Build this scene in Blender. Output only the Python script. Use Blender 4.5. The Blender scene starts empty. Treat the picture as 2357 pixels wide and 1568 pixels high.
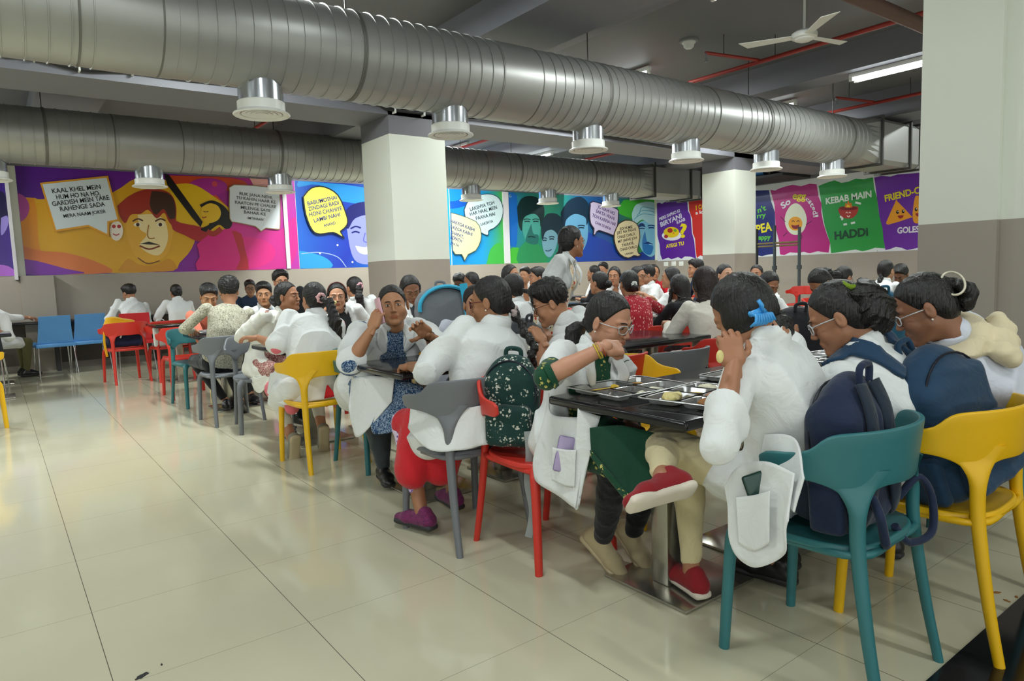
import bpy, bmesh, math, random
import numpy as np
from mathutils import Vector, Matrix
D = bpy.data
SC = bpy.context.scene
COL = SC.collection
R_ = math.radians

# ---------------------------------------------------------------- camera
F_PX, CXP, CYP = 1576.98, 1178.5, 784.0
_y, _p, _r = 0.64558073, -0.09942564, -0.0345612
_f = np.array([math.sin(_y)*math.cos(_p), math.cos(_y)*math.cos(_p), math.sin(_p)])
_r0 = np.array([math.cos(_y), -math.sin(_y), 0.0])
_u0 = np.cross(_r0, _f)
RT = _r0*math.cos(_r)+_u0*math.sin(_r)
UP = -_r0*math.sin(_r)+_u0*math.cos(_r)
FW = _f
EYE = np.array([0, 0, 1.26])
cd = D.cameras.new('camera')
cam = D.objects.new('camera', cd)
COL.objects.link(cam)
cd.sensor_width = 36
cd.lens = F_PX*36/2357
cd.clip_start = .05
cam.matrix_world = Matrix(((RT[0], UP[0], -FW[0], 0), (RT[1], UP[1], -FW[1], 0), (RT[2], UP[2], -FW[2], 1.26), (0, 0, 0, 1)))
SC.camera = cam

# where a sight line of the photograph meets a plane of the room
def ray(x, y):
    return FW*F_PX+RT*(x-CXP)-UP*(y-CYP)
def fl(x, y, z=0.0):
    d = ray(x, y)
    return EYE+(z-1.26)/d[2]*d
def onY(x, y, Y):
    d = ray(x, y)
    return EYE+Y/d[1]*d
def onX(x, y, X):
    d = ray(x, y)
    return EYE+X/d[0]*d
def at(x, y, dist):
    return EYE+dist*ray(x, y)/F_PX

# ---------------------------------------------------------------- world, lights, exposure
W = D.worlds.new('world')
SC.world = W
W.use_nodes = True
bg = W.node_tree.nodes['Background']
bg.inputs[0].default_value = (.95, 1, .97, 1)
bg.inputs[1].default_value = 1.4
vs = SC.view_settings
vs.view_transform = 'Standard'
vs.look = 'None'
vs.gamma = 1
vs.exposure = 0.0
vs.use_curve_mapping = False
SC.cycles.max_bounces = 6
SC.cycles.diffuse_bounces = 3
SC.cycles.glossy_bounces = 3
SC.cycles.transmission_bounces = 4
SC.cycles.transparent_max_bounces = 8
SC.cycles.caustics_reflective = False
SC.cycles.caustics_refractive = False
SC.cycles.sample_clamp_indirect = 4
TUBE_W = 55.0
# (x, y, z, along) of the ceiling tubes, most added as fill; lamps built with fixtures below
TUBES = [(5.15, 3.2, 3.55, 1.0), (8.28, 3.55, 3.38, 1.2), (0.93, 10.85, 3.58, 6.0), (4.95, 10.6, 3.68, 3.0), (8.45, 10.4, 3.42, 1.9),
         (-1.3, 5.8, 3.68, 1.5), (0.9, 1.6, 3.62, .75), (-3.0, 3.4, 3.22, 1.4), (-3.0, 9.4, 3.14, 1.5), (12.2, 3.4, 3.68, 1.2), (12.2, 10.2, 3.68, 1.4),
         (4.9, -1.9, 3.68, .6), (2.4, -1.2, 3.68, .6), (2.3, 3.3, 3.68, .12), (-.6, 3.7, 3.68, .12), (5.3, 6.7, 3.68, .5), (-1.6, -1.2, 3.68, 1.0), (1.9, 5.85, 3.68, 2.2), (6.7, 6.5, 3.68, 1.2), (10.0, 6.5, 3.68, 1.2), (-2.2, 11.5, 3.68, 3.6), (7.4, 11.6, 3.68, 1.9), (11.4, 11.6, 3.68, 1.9)]

# ---------------------------------------------------------------- helpers
def lin(c):
    if isinstance(c, str):
        c = tuple(int(c[i:i+2], 16)/255 for i in (0, 2, 4))
    return tuple(((v/12.92) if v <= .04045 else ((v+.055)/1.055)**2.4) for v in c)

MATS = {}
class NT:
    def __init__(s, name, rough=.5, metal=0., spec=.5):
        s.m = D.materials.new(name); s.m.use_nodes = True
        s.t = s.m.node_tree; s.b = s.t.nodes['Principled BSDF']
        s.b.inputs['Roughness'].default_value = rough
        s.b.inputs['Metallic'].default_value = metal
        s.b.inputs['Specular IOR Level'].default_value = spec
    def n(s, typ, ins=None, **kw):
        nd = s.t.nodes.new(typ)
        for k, v in kw.items():
            setattr(nd, k, v)
        for k, v in (ins or {}).items():
            s.set(nd, k, v)
        return nd
    def set(s, nd, k, v):
        if isinstance(v, tuple) and len(v) == 2 and hasattr(v[0], 'outputs'):
            s.t.links.new(v[0].outputs[v[1]], nd.inputs[k])
        elif hasattr(v, 'outputs'):
            s.t.links.new(v.outputs[0], nd.inputs[k])
        else:
            nd.inputs[k].default_value = v
    def mix(s, fac, a, b):
        nd = s.n('ShaderNodeMix', data_type='RGBA')
        s.set(nd, 0, fac)
        for i, v in ((6, a), (7, b)):
            if isinstance(v, tuple) and len(v) == 3 and not hasattr(v[0], 'outputs'):
                v = (*v, 1)
            s.set(nd, i, v)
        return (nd, 2)
    def ramp(s, fac, stops, interp='LINEAR'):
        nd = s.n('ShaderNodeValToRGB', {0: fac})
        cr = nd.color_ramp; cr.interpolation = interp
        while len(cr.elements) < len(stops):
            cr.elements.new(.5)
        for e, (p, c) in zip(cr.elements, stops):
            e.position = p; e.color = (*c, 1) if len(c) == 3 else c
        return nd
    def coord(s, kind='Object', scale=(1, 1, 1), rot=(0, 0, 0), loc=(0, 0, 0)):
        tc = s.n('ShaderNodeTexCoord')
        mp = s.n('ShaderNodeMapping', {'Scale': scale, 'Rotation': rot, 'Location': loc, 0: (tc, kind)})
        return mp
    def noise(s, vec, scale, detail=2., rough=.5, dist=0.):
        nd = s.n('ShaderNodeTexNoise', {'Scale': scale, 'Detail': detail, 'Roughness': rough, 'Distortion': dist, 0: vec})
        return nd
    def bump(s, h, strength=.3, dist=.01):
        b = s.n('ShaderNodeBump', {'Strength': strength, 'Distance': dist, 'Height': h})
        s.t.links.new(b.outputs[0], s.b.inputs['Normal'])
    def col(s, v):
        if isinstance(v, tuple) and len(v) == 3 and not hasattr(v[0], 'outputs'):
            v = (*v, 1)
        s.set(s.b, 'Base Color', v)

def plain(name, c, rough=.5, metal=0., spec=.5, var=.06, bump=0., bscale=60.):
    if name in MATS:
        return MATS[name]
    N = NT(name, rough, metal, spec)
    c = lin(c)
    if var > 0:
        v = N.coord()
        ns = N.noise(v, 9, 3)
        N.col(N.mix(ns, tuple(x*(1-var) for x in c), tuple(min(1, x*(1+var)) for x in c)))
        if bump > 0:
            nb = N.noise(v, bscale, 3)
            N.bump(nb, bump, .003)
    else:
        N.col(c)
    MATS[name] = N.m
    return N.m

def emit(name, c, s):
    if name in MATS:
        return MATS[name]
    N = NT(name)
    N.col(lin(c)); N.b.inputs['Emission Color'].default_value = (*lin(c), 1)
    N.b.inputs['Emission Strength'].default_value = s
    MATS[name] = N.m
    return N.m

def cloth(name, c, bump=.35, rough=.85, kind=None, c2=None, c3=None, sc=1.):
    """woven cloth; kind picks a printed pattern"""
    if name in MATS:
        return MATS[name]
    N = NT(name, rough, 0, .25)
    c = lin(c); v = N.coord()
    base = N.mix(N.noise(v, 7, 3), tuple(x*.94 for x in c), tuple(min(1, x*1.04) for x in c))
    if kind == 'floral':
        vo = N.n('ShaderNodeTexVoronoi', {0: v, 'Scale': 42*sc, 'Randomness': .9})
        w = N.noise(v, 130*sc, 2)
        a = N.n('ShaderNodeMath', {0: (vo, 0), 1: w}, operation='ADD')
        m = N.ramp(a, [(.0, (1, 1, 1)), (.83, (1, 1, 1)), (.88, (0, 0, 0))])
        vo2 = N.n('ShaderNodeTexVoronoi', {0: v, 'Scale': 15*sc})
        m2 = N.ramp((vo2, 0), [(0, (1, 1, 1)), (.42, (1, 1, 1)), (.5, (0, 0, 0))])
        mm = N.n('ShaderNodeMath', {0: m, 1: m2}, operation='MULTIPLY')
        base = N.mix(mm, base, lin(c2))
        if c3:
            vo3 = N.n('ShaderNodeTexVoronoi', {0: v, 'Scale': 21*sc})
            m3 = N.ramp((vo3, 0), [(0, (1, 1, 1)), (.2, (1, 1, 1)), (.25, (0, 0, 0))])
            base = N.mix(m3, base, lin(c3))
    elif kind == 'paisley':
        ns = N.noise(v, 34*sc, 2, .5, 3.)
        m = N.ramp(ns, [(0, (0, 0, 0)), (.5, (0, 0, 0)), (.53, (1, 1, 1)), (.58, (1, 1, 1)), (.61, (0, 0, 0))])
        base = N.mix(m, base, lin(c2))
    elif kind == 'squiggle':
        ns = N.noise(v, 48*sc, 2, .5, 2.)
        m = N.ramp(ns, [(0, (0, 0, 0)), (.46, (0, 0, 0)), (.49, (1, 1, 1)), (.52, (1, 1, 1)), (.55, (0, 0, 0))])
        base = N.mix(m, base, lin(c2))
    elif kind == 'rings':
        vo = N.n('ShaderNodeTexVoronoi', {0: v, 'Scale': 45*sc, 'Randomness': .15})
        m = N.ramp((vo, 0), [(0, (0, 0, 0)), (.28, (0, 0, 0)), (.33, (1, 1, 1)), (.43, (1, 1, 1)), (.5, (0, 0, 0))])
        base = N.mix(m, base, lin(c2))
    elif kind == 'dashes':
        vo = N.n('ShaderNodeTexVoronoi', {0: N.coord(scale=(1, 1, .45)), 'Scale': 55*sc})
        m = N.ramp((vo, 0), [(0, (1, 1, 1)), (.22, (1, 1, 1)), (.3, (0, 0, 0))])
        base = N.mix(m, base, lin(c2))
    N.col(base)
    n1 = N.noise(v, 14, 3, .5, .8); n2 = N.noise(v, 4.5, 3, .45, 1.2); n2.noise_type = 'RIDGED_MULTIFRACTAL'
    h = N.n('ShaderNodeMath', {0: n2, 1: .5, 2: n1}, operation='MULTIPLY_ADD')
    N.bump(h, bump*1.4, .02)
    N.b.inputs['Sheen Weight'].default_value = .15
    MATS[name] = N.m
    return N.m

def hairmat(name, c, rough=.38):
    if name in MATS:
        return MATS[name]
    N = NT(name, rough, 0, .5)
    v = N.coord(scale=(1, 1, .12))
    n1 = N.noise(v, 110, 3, .6, .4)
    c = lin(c)
    N.col(N.mix(n1, tuple(x*.55 for x in c), tuple(x*1.8 for x in c)))
    N.bump(n1, .9, .008)
    MATS[name] = N.m
    return N.m

def link(o, parent=None):
    COL.objects.link(o)
    if parent is not None:
        o.parent = parent
    return o
def mesh_obj(name, verts, faces, m=None, parent=None, smooth=False, loc=None, rot=None):
    me = D.meshes.new(name)
    me.from_pydata([tuple(map(float, v)) for v in verts], [], faces)
    me.update()
    o = D.objects.new(name, me)
    if m is not None:
        for x in (m if isinstance(m, (list, tuple)) else [m]):
            me.materials.append(x)
    if smooth:
        me.shade_smooth()
    link(o, parent)
    if loc is not None: o.location = loc
    if rot is not None: o.rotation_euler = rot
    return o
def bmobj(name, bm, m=None, parent=None, smooth=False, loc=None, rot=None, autos=None):
    me = D.meshes.new(name)
    bmesh.ops.recalc_face_normals(bm, faces=bm.faces[:])
    bm.to_mesh(me); bm.free()
    o = D.objects.new(name, me)
    if m is not None:
        for x in (m if isinstance(m, (list, tuple)) else [m]):
            me.materials.append(x)
    if smooth:
        me.shade_smooth()
        if autos:
            me.set_sharp_from_angle(angle=R_(autos))
    link(o, parent)
    if loc is not None: o.location = loc
    if rot is not None: o.rotation_euler = rot
    return o
def tag(o, label=None, cat=None, group=None, kind=None):
    if label: o['label'] = label
    if cat: o['category'] = cat
    if group: o['group'] = group
    if kind: o['kind'] = kind
    return o
def thing(name, label, cat, loc=(0, 0, 0), rz=0., group=None):
    o = D.objects.new(name, None); link(o)
    o.location = tuple(map(float, loc)); o.rotation_euler = (0, 0, rz)
    o.empty_display_size = .1
    return tag(o, label, cat, group)
def copy_tree(o, parent=None):
    c = o.copy(); COL.objects.link(c)
    if parent is not None:
        c.parent = parent
    for ch in list(o.children):
        copy_tree(ch, c)
    return c

def bbox(bm, x0, x1, y0, y1, z0, z1, M=None, bev=0., seg=2):
    r = bmesh.ops.create_cube(bm, size=1)
    vs_ = r['verts']
    bmesh.ops.scale(bm, vec=(x1-x0, y1-y0, z1-z0), verts=vs_)
    bmesh.ops.translate(bm, vec=((x0+x1)/2, (y0+y1)/2, (z0+z1)/2), verts=vs_)
    if bev > 0:
        es = list({e for v in vs_ for e in v.link_edges})
        g = bmesh.ops.bevel(bm, geom=es, offset=bev, segments=seg, affect='EDGES', profile=.5)
        vs_ = list({v for f in g['faces'] for v in f.verts} | {v for v in vs_ if v.is_valid})
    if M is not None:
        bmesh.ops.transform(bm, matrix=M, verts=vs_)
    return bm
def box(name, x0, x1, y0, y1, z0, z1, m, parent=None, bev=0., seg=2, M=None):
    bm = bmesh.new(); bbox(bm, x0, x1, y0, y1, z0, z1, M, bev, seg)
    return bmobj(name, bm, m, parent, smooth=bev > 0, autos=40)
def tube_into(bm, pts, rad, seg=12, caps=True, flat=None):
    """swept tube; rad: number or list of r or (ra, rb); flat: up vector of the second radius"""
    pts = [Vector(p) for p in pts]
    n = len(pts)
    rs = rad if isinstance(rad, (list, tuple)) else [rad]*n
    rings = []
    pn = None
    for i, p in enumerate(pts):
        t = (pts[min(i+1, n-1)]-pts[max(i-1, 0)]).normalized()
        if flat is not None:
            b = Vector(flat)
            a = t.cross(b)
            a = a.normalized() if a.length > 1e-4 else t.orthogonal().normalized()
            b = a.cross(t)
        else:
            if pn is None:
                a = t.orthogonal().normalized()
            else:
                a = (pn-t*pn.dot(t)).normalized()
            pn = a; b = t.cross(a)
        r = rs[i]
        ra, rb = r if isinstance(r, (list, tuple)) else (r, r)
        rings.append([bm.verts.new(p+a*ra*math.cos(2*math.pi*k/seg)+b*rb*math.sin(2*math.pi*k/seg)) for k in range(seg)])
    for i in range(n-1):
        for k in range(seg):
            bm.faces.new((rings[i][k], rings[i][(k+1) % seg], rings[i+1][(k+1) % seg], rings[i+1][k]))
    if caps:
        bm.faces.new(rings[0][::-1]); bm.faces.new(rings[-1])
    return bm
def tube(name, pts, rad, m, parent=None, seg=12, flat=None):
    bm = bmesh.new(); tube_into(bm, pts, rad, seg, True, flat)
    return bmobj(name, bm, m, parent, smooth=True, autos=50)
def lathe_into(bm, prof, seg=32, M=None):
    rings = []
    for r, z in prof:
        if r < 1e-5:
            rings.append([bm.verts.new((0, 0, z))])
        else:
            rings.append([bm.verts.new((r*math.cos(2*math.pi*k/seg), r*math.sin(2*math.pi*k/seg), z)) for k in range(seg)])
    for a, b in zip(rings, rings[1:]):
        for k in range(seg):
            q = [a[k % len(a)], a[(k+1) % len(a)], b[(k+1) % len(b)], b[k % len(b)]]
            q2 = []
            for v in q:
                if v not in q2: q2.append(v)
            if len(q2) > 2: bm.faces.new(q2)
    if M is not None:
        bmesh.ops.transform(bm, matrix=M, verts=[v for r in rings for v in r])
    return bm
def smoothpts(pts, n=6):
    """Catmull-Rom through pts"""
    P = [Vector(p) for p in pts]
    out = []
    for i in range(len(P)-1):
        p0, p1, p2, p3 = P[max(i-1, 0)], P[i], P[i+1], P[min(i+2, len(P)-1)]
        for k in range(n):
            t = k/n
            out.append(.5*((2*p1)+(-p0+p2)*t+(2*p0-5*p1+4*p2-p3)*t*t+(-p0+3*p1-3*p2+p3)*t**3))
    out.append(P[-1])
    return out

def text_obj(name, s, size, m, origin, ux, uz, parent=None, weight=.0, thick=.0015, align='CENTER', sx=1., shear=0.):
    """flat lettering on a wall: origin, ux = reading direction, uz = up"""
    cu = D.curves.new(name, 'FONT')
    cu.body = s; cu.size = size; cu.align_x = align; cu.align_y = 'CENTER'
    cu.offset = weight*size; cu.extrude = thick; cu.resolution_u = 3; cu.shear = shear
    cu.space_line = .95
    o = D.objects.new(name, cu)
    COL.objects.link(o)
    dg = bpy.context.evaluated_depsgraph_get()
    me = D.meshes.new_from_object(o.evaluated_get(dg))
    D.objects.remove(o); D.curves.remove(cu)
    me.materials.clear(); me.materials.append(m)
    ob = D.objects.new(name, me)
    ux = Vector(ux).normalized(); uz = Vector(uz).normalized(); n = ux.cross(uz)
    ux_ = ux*sx
    ob.matrix_local = Matrix(((ux_[0], uz[0], n[0], origin[0]), (ux_[1], uz[1], n[1], origin[1]), (ux_[2], uz[2], n[2], origin[2]), (0, 0, 0, 1)))
    link(ob, parent)
    return ob

# ================================================================ soft-body builder: blended volumes -> one skin
def A3(v): return np.array(v, dtype=np.float32)
def rotm(rx=0, ry=0, rz=0):
    """degrees, about x then y then z"""
    return np.array((Matrix.Rotation(R_(rz), 3, 'Z') @ Matrix.Rotation(R_(ry), 3, 'Y') @ Matrix.Rotation(R_(rx), 3, 'X')), dtype=np.float32)
I3 = np.eye(3, dtype=np.float32)
# a primitive is (function, lo, hi)
def cap(a, b, ra, rb=None, sq=None, R=None):
    """tapered capsule; sq = flatten factors (x,y,z) in frame R"""
    a = A3(a); b = A3(b); rb = ra if rb is None else rb
    m = max(ra, rb)
    if sq is None:
        ab = b-a; L = float(ab@ab)+1e-9
        def f(P):
            d = P-a
            t = np.clip((d@ab)/L, 0, 1)
            return np.sqrt(((d-t[..., None]*ab)**2).sum(-1))-(ra+(rb-ra)*t)
        return f, np.minimum(a, b)-m, np.maximum(a, b)+m
    R = I3 if R is None else R
    s = A3(sq); ra_, rb_ = a@R/s, b@R/s
    ab = rb_-ra_; L = float(ab@ab)+1e-9; smin_ = float(s.min())
    def f(P):
        d = (P@R)/s-ra_
        t = np.clip((d@ab)/L, 0, 1)
        return (np.sqrt(((d-t[..., None]*ab)**2).sum(-1))-(ra+(rb-ra)*t))*smin_
    m *= max(1, float(s.max()))
    return f, np.minimum(a, b)-m, np.maximum(a, b)+m
def ell(c, r, R=None):
    c = A3(c); r = A3(r) if hasattr(r, '__len__') else A3((r, r, r)); R = I3 if R is None else R
    def f(P):
        q = (P-c)@R
        k0 = np.sqrt(((q/r)**2).sum(-1)); k1 = np.sqrt(((q/(r*r))**2).sum(-1))+1e-9
        return k0*(k0-1)/k1
    m = float(r.max())
    return f, c-m, c+m
def rbox(c, h, rad=.01, R=None):
    c = A3(c); h = A3(h); R = I3 if R is None else R
    def f(P):
        q = np.abs((P-c)@R)-h+rad
        return np.sqrt((np.maximum(q, 0)**2).sum(-1))+np.minimum(q.max(-1), 0)-rad
    m = float(np.linalg.norm(h))
    return f, c-m, c+m
def plane(n, c, lo, hi):
    """half space n.p > c, inside a box"""
    n = A3(n); n = n/np.linalg.norm(n)
    def f(P): return c-P@n
    return f, A3(lo), A3(hi)
def loft(ctrl, X, grow=0.):
    """elliptical sections (point, half width, half depth) strung on a bent spine"""
    C_ = [A3(c[0]) for c in ctrl]; u = C_[-1]-C_[0]; Lc = float(np.linalg.norm(u)); u = u/Lc
    X = A3(X); X = X-u*(X@u); X = X/np.linalg.norm(X); F_ = np.cross(u, X).astype(np.float32)
    ts = np.array([(c-C_[0])@u for c in C_], dtype=np.float64)
    n = 48; tt = np.linspace(ts[0], ts[-1], n)
    def sm(vals):
        y = np.interp(tt, ts, vals)
        k = np.array([1, 2, 3, 2, 1.])/9; return np.convolve(np.pad(y, 2, mode='edge'), k, 'valid')
    cx = sm([c@X for c in C_]); cy = sm([c@F_ for c in C_]); aa = sm([c[1]+grow for c in ctrl]); bb = sm([c[2]+grow for c in ctrl])
    lo = np.min(C_, 0)-max(aa.max(), bb.max()); hi = np.max(C_, 0)+max(aa.max(), bb.max())
    o = C_[0]
    def f(P):
        t = (P-o)@u; tc = np.clip(t, tt[0], tt[-1])
        i = (tc-tt[0])/(tt[-1]-tt[0])*(n-1)
        sh = i.shape; i = i.ravel(); xp = np.arange(n)
        x = P@X-np.interp(i, xp, cx).reshape(sh); y = P@F_-np.interp(i, xp, cy).reshape(sh)
        a = np.interp(i, xp, aa).reshape(sh); b = np.interp(i, xp, bb).reshape(sh)
        k0 = (np.abs(x/a)**2.4+np.abs(y/b)**2.4)**(1/2.4)
        k1 = np.sqrt((x/(a*a))**2+(y/(b*b))**2)+1e-6
        dr = k0*(k0-1)/k1; dr = np.maximum(dr, -np.minimum(a, b))
        dz = np.abs(t-tc)
        return np.where(dz > 0, np.sqrt(np.maximum(dr, 0)**2+dz**2)+np.minimum(dr, 0)*.0, dr).astype(np.float32)
    return f, lo, hi
def poly(pts, rads, sq=None, R=None):
    return [cap(pts[i], pts[i+1], rads[i], rads[i+1], sq, R) for i in range(len(pts)-1)]

_rs = np.random.RandomState(5)
_K = _rs.randn(10, 3); _K /= np.linalg.norm(_K, axis=1)[:, None]; _PH = _rs.rand(10)*6.28
def fold_noise(P, s=16., seed=0):
    K = _K.astype(np.float32)
    w = np.sin(P@(K[seed % 10]*s*.5)+_PH[seed % 10])
    u = P@(K[(seed+1) % 10]*s)+2.0*w
    v = P@(K[(seed+2) % 10]*s*1.5)+1.7*np.sin(P@(K[(seed+3) % 10]*s*.8)+w)
    m = .5+.5*np.sin(P@(K[(seed+4) % 10]*s*.45)+w)
    a = 1-np.abs(np.sin(u)); b = 1-np.abs(np.sin(v))
    return (.45-(a*a*m+b*b*(1-m))*1.3).astype(np.float32)

class Vox:
    def __init__(s, lo, hi, res):
        s.res = res; s.lo = A3(lo)-2.5*res
        n = np.ceil((A3(hi)+2.5*res-s.lo)/res).astype(int)+1
        s.n = n; s.F = np.full(tuple(n), 1., np.float32)
    def _box(s, lo, hi, pad):
        i0 = np.maximum(np.floor((lo-pad-s.lo)/s.res).astype(int), 0)
        i1 = np.minimum(np.ceil((hi+pad-s.lo)/s.res).astype(int)+1, s.n)
        if (i1 <= i0).any(): return None, None
        sl = tuple(slice(a, b) for a, b in zip(i0, i1))
        ax = [s.lo[k]+s.res*np.arange(i0[k], i1[k], dtype=np.float32) for k in range(3)]
        P = np.stack(np.meshgrid(*ax, indexing='ij'), -1)
        return sl, P
    def add(s, prims, k=.01):
        for f, lo, hi in (prims if isinstance(prims, list) else [prims]):
            sl, P = s._box(lo, hi, k+3*s.res)
            if sl is None: continue
            a = s.F[sl]; b = f(P)
            h = np.clip(.5+.5*(a-b)/k, 0, 1)
            s.F[sl] = a*(1-h)+b*h-k*h*(1-h)
        return s
    def cut(s, prims, k=.004):
        for f, lo, hi in (prims if isinstance(prims, list) else [prims]):
            sl, P = s._box(lo, hi, k+3*s.res)
            if sl is None: continue
            a = -s.F[sl]; b = f(P)
            h = np.clip(.5+.5*(a-b)/k, 0, 1)
            s.F[sl] = -(a*(1-h)+b*h-k*h*(1-h))
        return s
    def noise(s, amp, scale=16., seed=0):
        m = np.argwhere(np.abs(s.F) < amp*3+2*s.res)
        if len(m):
            P = s.lo+m.astype(np.float32)*s.res
            s.F[m[:, 0], m[:, 1], m[:, 2]] += amp*fold_noise(P, scale, seed)
        return s
    def mesh(s):
        F = s.F; S = F < 0
        S[0] = S[-1] = False; S[:, 0] = S[:, -1] = False; S[:, :, 0] = S[:, :, -1] = False
        n = np.array(F.shape)
        cor = [(i, j, k) for i in (0, 1) for j in (0, 1) for k in (0, 1)]
        sh = tuple(n-1)
        any_ = np.zeros(sh, bool); all_ = np.ones(sh, bool)
        for i, j, k in cor:
            q = S[i:i+sh[0], j:j+sh[1], k:k+sh[2]]
            any_ |= q; all_ &= q
        cells = np.argwhere(any_ & ~all_)
        if len(cells) == 0: return np.zeros((0, 3)), np.zeros((0, 4), int)
        V = {c: F[cells[:, 0]+c[0], cells[:, 1]+c[1], cells[:, 2]+c[2]] for c in cor}
        SS = {c: S[cells[:, 0]+c[0], cells[:, 1]+c[1], cells[:, 2]+c[2]] for c in cor}
        acc = np.zeros((len(cells), 3)); cnt = np.zeros(len(cells))
        for c in cor:
            for ax in range(3):
                if c[ax] == 0:
                    e = list(c); e[ax] = 1; e = tuple(e)
                    x = SS[c] != SS[e]
                    den = V[e]-V[c]
                    t = np.where(np.abs(den) > 1e-9, -V[c]/np.where(np.abs(den) > 1e-9, den, 1), .5)
                    t = np.clip(t, 0, 1)
                    p = np.zeros((len(cells), 3)); p[:] = c; p[:, ax] = t
                    acc[x] += p[x]; cnt[x] += 1
        verts = s.lo+(cells+acc/cnt[:, None])*s.res
        idx = np.full(sh, -1, np.int32); idx[cells[:, 0], cells[:, 1], cells[:, 2]] = np.arange(len(cells))
        quads = []
        for ax in range(3):
            sl0 = [slice(None)]*3; sl1 = [slice(None)]*3
            sl0[ax] = slice(0, -1); sl1[ax] = slice(1, None)
            d = S[tuple(sl0)] != S[tuple(sl1)]
            e = np.argwhere(d)
            b, c = (ax+1) % 3, (ax+2) % 3
            e = e[(e[:, b] > 0) & (e[:, c] > 0)]
            q = []
            for db, dc in ((1, 1), (0, 1), (0, 0), (1, 0)):
                m = e.copy(); m[:, b] -= db; m[:, c] -= dc
                q.append(idx[m[:, 0], m[:, 1], m[:, 2]])
            q = np.stack(q, 1)
            ins = S[e[:, 0], e[:, 1], e[:, 2]]
            q[~ins] = q[~ins][:, ::-1]
            quads.append(q)
        return verts, np.concatenate(quads)

def auto(prims, res, pad=.02):
    P = []
    for p in prims:
        P += p if isinstance(p, list) else [p]
    lo = np.min([p[1] for p in P], 0)-pad; hi = np.max([p[2] for p in P], 0)+pad
    return Vox(lo, hi, res)
def vmesh(name, chunks, m, parent=None, matfn=None):
    """chunks: list of (verts, quads); one mesh object"""
    vs_, qs = [], []; off = 0
    for v, q in chunks:
        if len(v) == 0: continue
        vs_.append(v); qs.append(q+off); off += len(v)
    V = np.concatenate(vs_).astype(np.float32); Q = np.concatenate(qs).astype(np.int32)
    me = D.meshes.new(name)
    me.vertices.add(len(V)); me.vertices.foreach_set('co', V.ravel())
    me.loops.add(Q.size); me.loops.foreach_set('vertex_index', Q.ravel())
    me.polygons.add(len(Q))
    me.polygons.foreach_set('loop_start', np.arange(0, Q.size, 4, dtype=np.int32))
    for x in (m if isinstance(m, (list, tuple)) else [m]):
        me.materials.append(x)
    if matfn is not None:
        me.polygons.foreach_set('material_index', matfn(V[Q].mean(1)).astype(np.int32))
    me.update(calc_edges=True)
    me.shade_smooth()
    o = D.objects.new(name, me)
    return link(o, parent)
def xf(vq, R, t):
    return (vq[0]@np.asarray(R).T+np.asarray(t), vq[1])

# ================================================================ people
def nrm(v):
    v = np.asarray(v, float); return v/(np.linalg.norm(v)+1e-9)
def ik(sh, wr, l1, l2, pole):
    sh, wr = np.asarray(sh, float), np.asarray(wr, float)
    d = wr-sh; L = np.linalg.norm(d)
    if L > (l1+l2)*.995:
        wr = sh+d/L*(l1+l2)*.995; L = (l1+l2)*.995; d = wr-sh
    u = d/L
    a = (l1*l1-l2*l2+L*L)/(2*L)
    h = math.sqrt(max(l1*l1-a*a, 0))
    p = np.asarray(pole, float); p = p-u*(p@u); p = nrm(p)
    return sh+u*a+p*h, wr

def head_chunk(res, male=False, fat=0., look='eyes'):
    """head in its own frame: centre between the ears, face to +Y"""
    f = 1+fat
    lo, hi = (-.1*f, -.11, -.2), (.1*f, .135, .14)
    v = Vox(lo, hi, res)
    v.add([ell((0, -.012, .035), (.076, .094, .086))], .01)
    v.add([ell((0, .026, -.03), (.061*f, .062, .084))], .03)
    jw = .048*f if not male else .053
    v.add([cap((-jw, .005, -.052), (-.012, .07, -.096), .02*f, .016), cap((jw, .005, -.052), (.012, .07, -.096), .02*f, .016)], .025)
    v.add([ell((0, .076, -.098), (.017, .015, .013))], .02)
    for sx in (-1, 1):
        v.add([ell((sx*.037*f, .06, -.032), (.024*f, .02, .026))], .02)
        v.add([cap((sx*.014, .086, .026), (sx*.044, .07, .03), .008, .007)], .012)
    for sx in (-1, 1):
        v.cut([ell((sx*.031, .098, .008), (.017, .014, .0115))], .012)
        v.add([ell((sx*.031, .0745, .008), (.0165, .0135, .0135))], .003)
    v.add([cap((0, .084, .012), (0, .105, -.026), .0065, .0095)], .009)
    for sx in (-1, 1):
        v.add([ell((sx*.0115, .097, -.031), (.0075, .009, .0065))], .006)
    v.add([ell((0, .082, -.062), (.026, .014, .018))], .012)
    v.add([cap((-.018, .0885, -.0575), (.018, .0885, -.0575), .0048), ell((0, .0935, -.0565), (.01, .0045, .0045))], .004)
    v.add([cap((-.014, .0885, -.0675), (.014, .0885, -.0675), .0058)], .004)
    v.cut([cap((-.022, .1, -.0622), (.022, .1, -.0622), .0025)], .002)
    for sx in (-1, 1):
        v.add([ell((sx*.077*f, -.01, -.004), (.0085, .018, .031), rotm(0, 0, -sx*18))], .008)
        v.cut([ell((sx*.088*f, -.004, -.002), (.006, .009, .016))], .004)
    v.add([cap((0, -.03, -.03), (0, -.036, -.115), .051*(1+fat*.8), .05*(1+fat*.6))], .03)
    return v.mesh()
_HEADS = {}
def head_mesh(res, male, fat):
    k = (res, male, round(fat, 2))
    if k not in _HEADS: _HEADS[k] = head_chunk(res, male, fat)
    return _HEADS[k]

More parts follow.
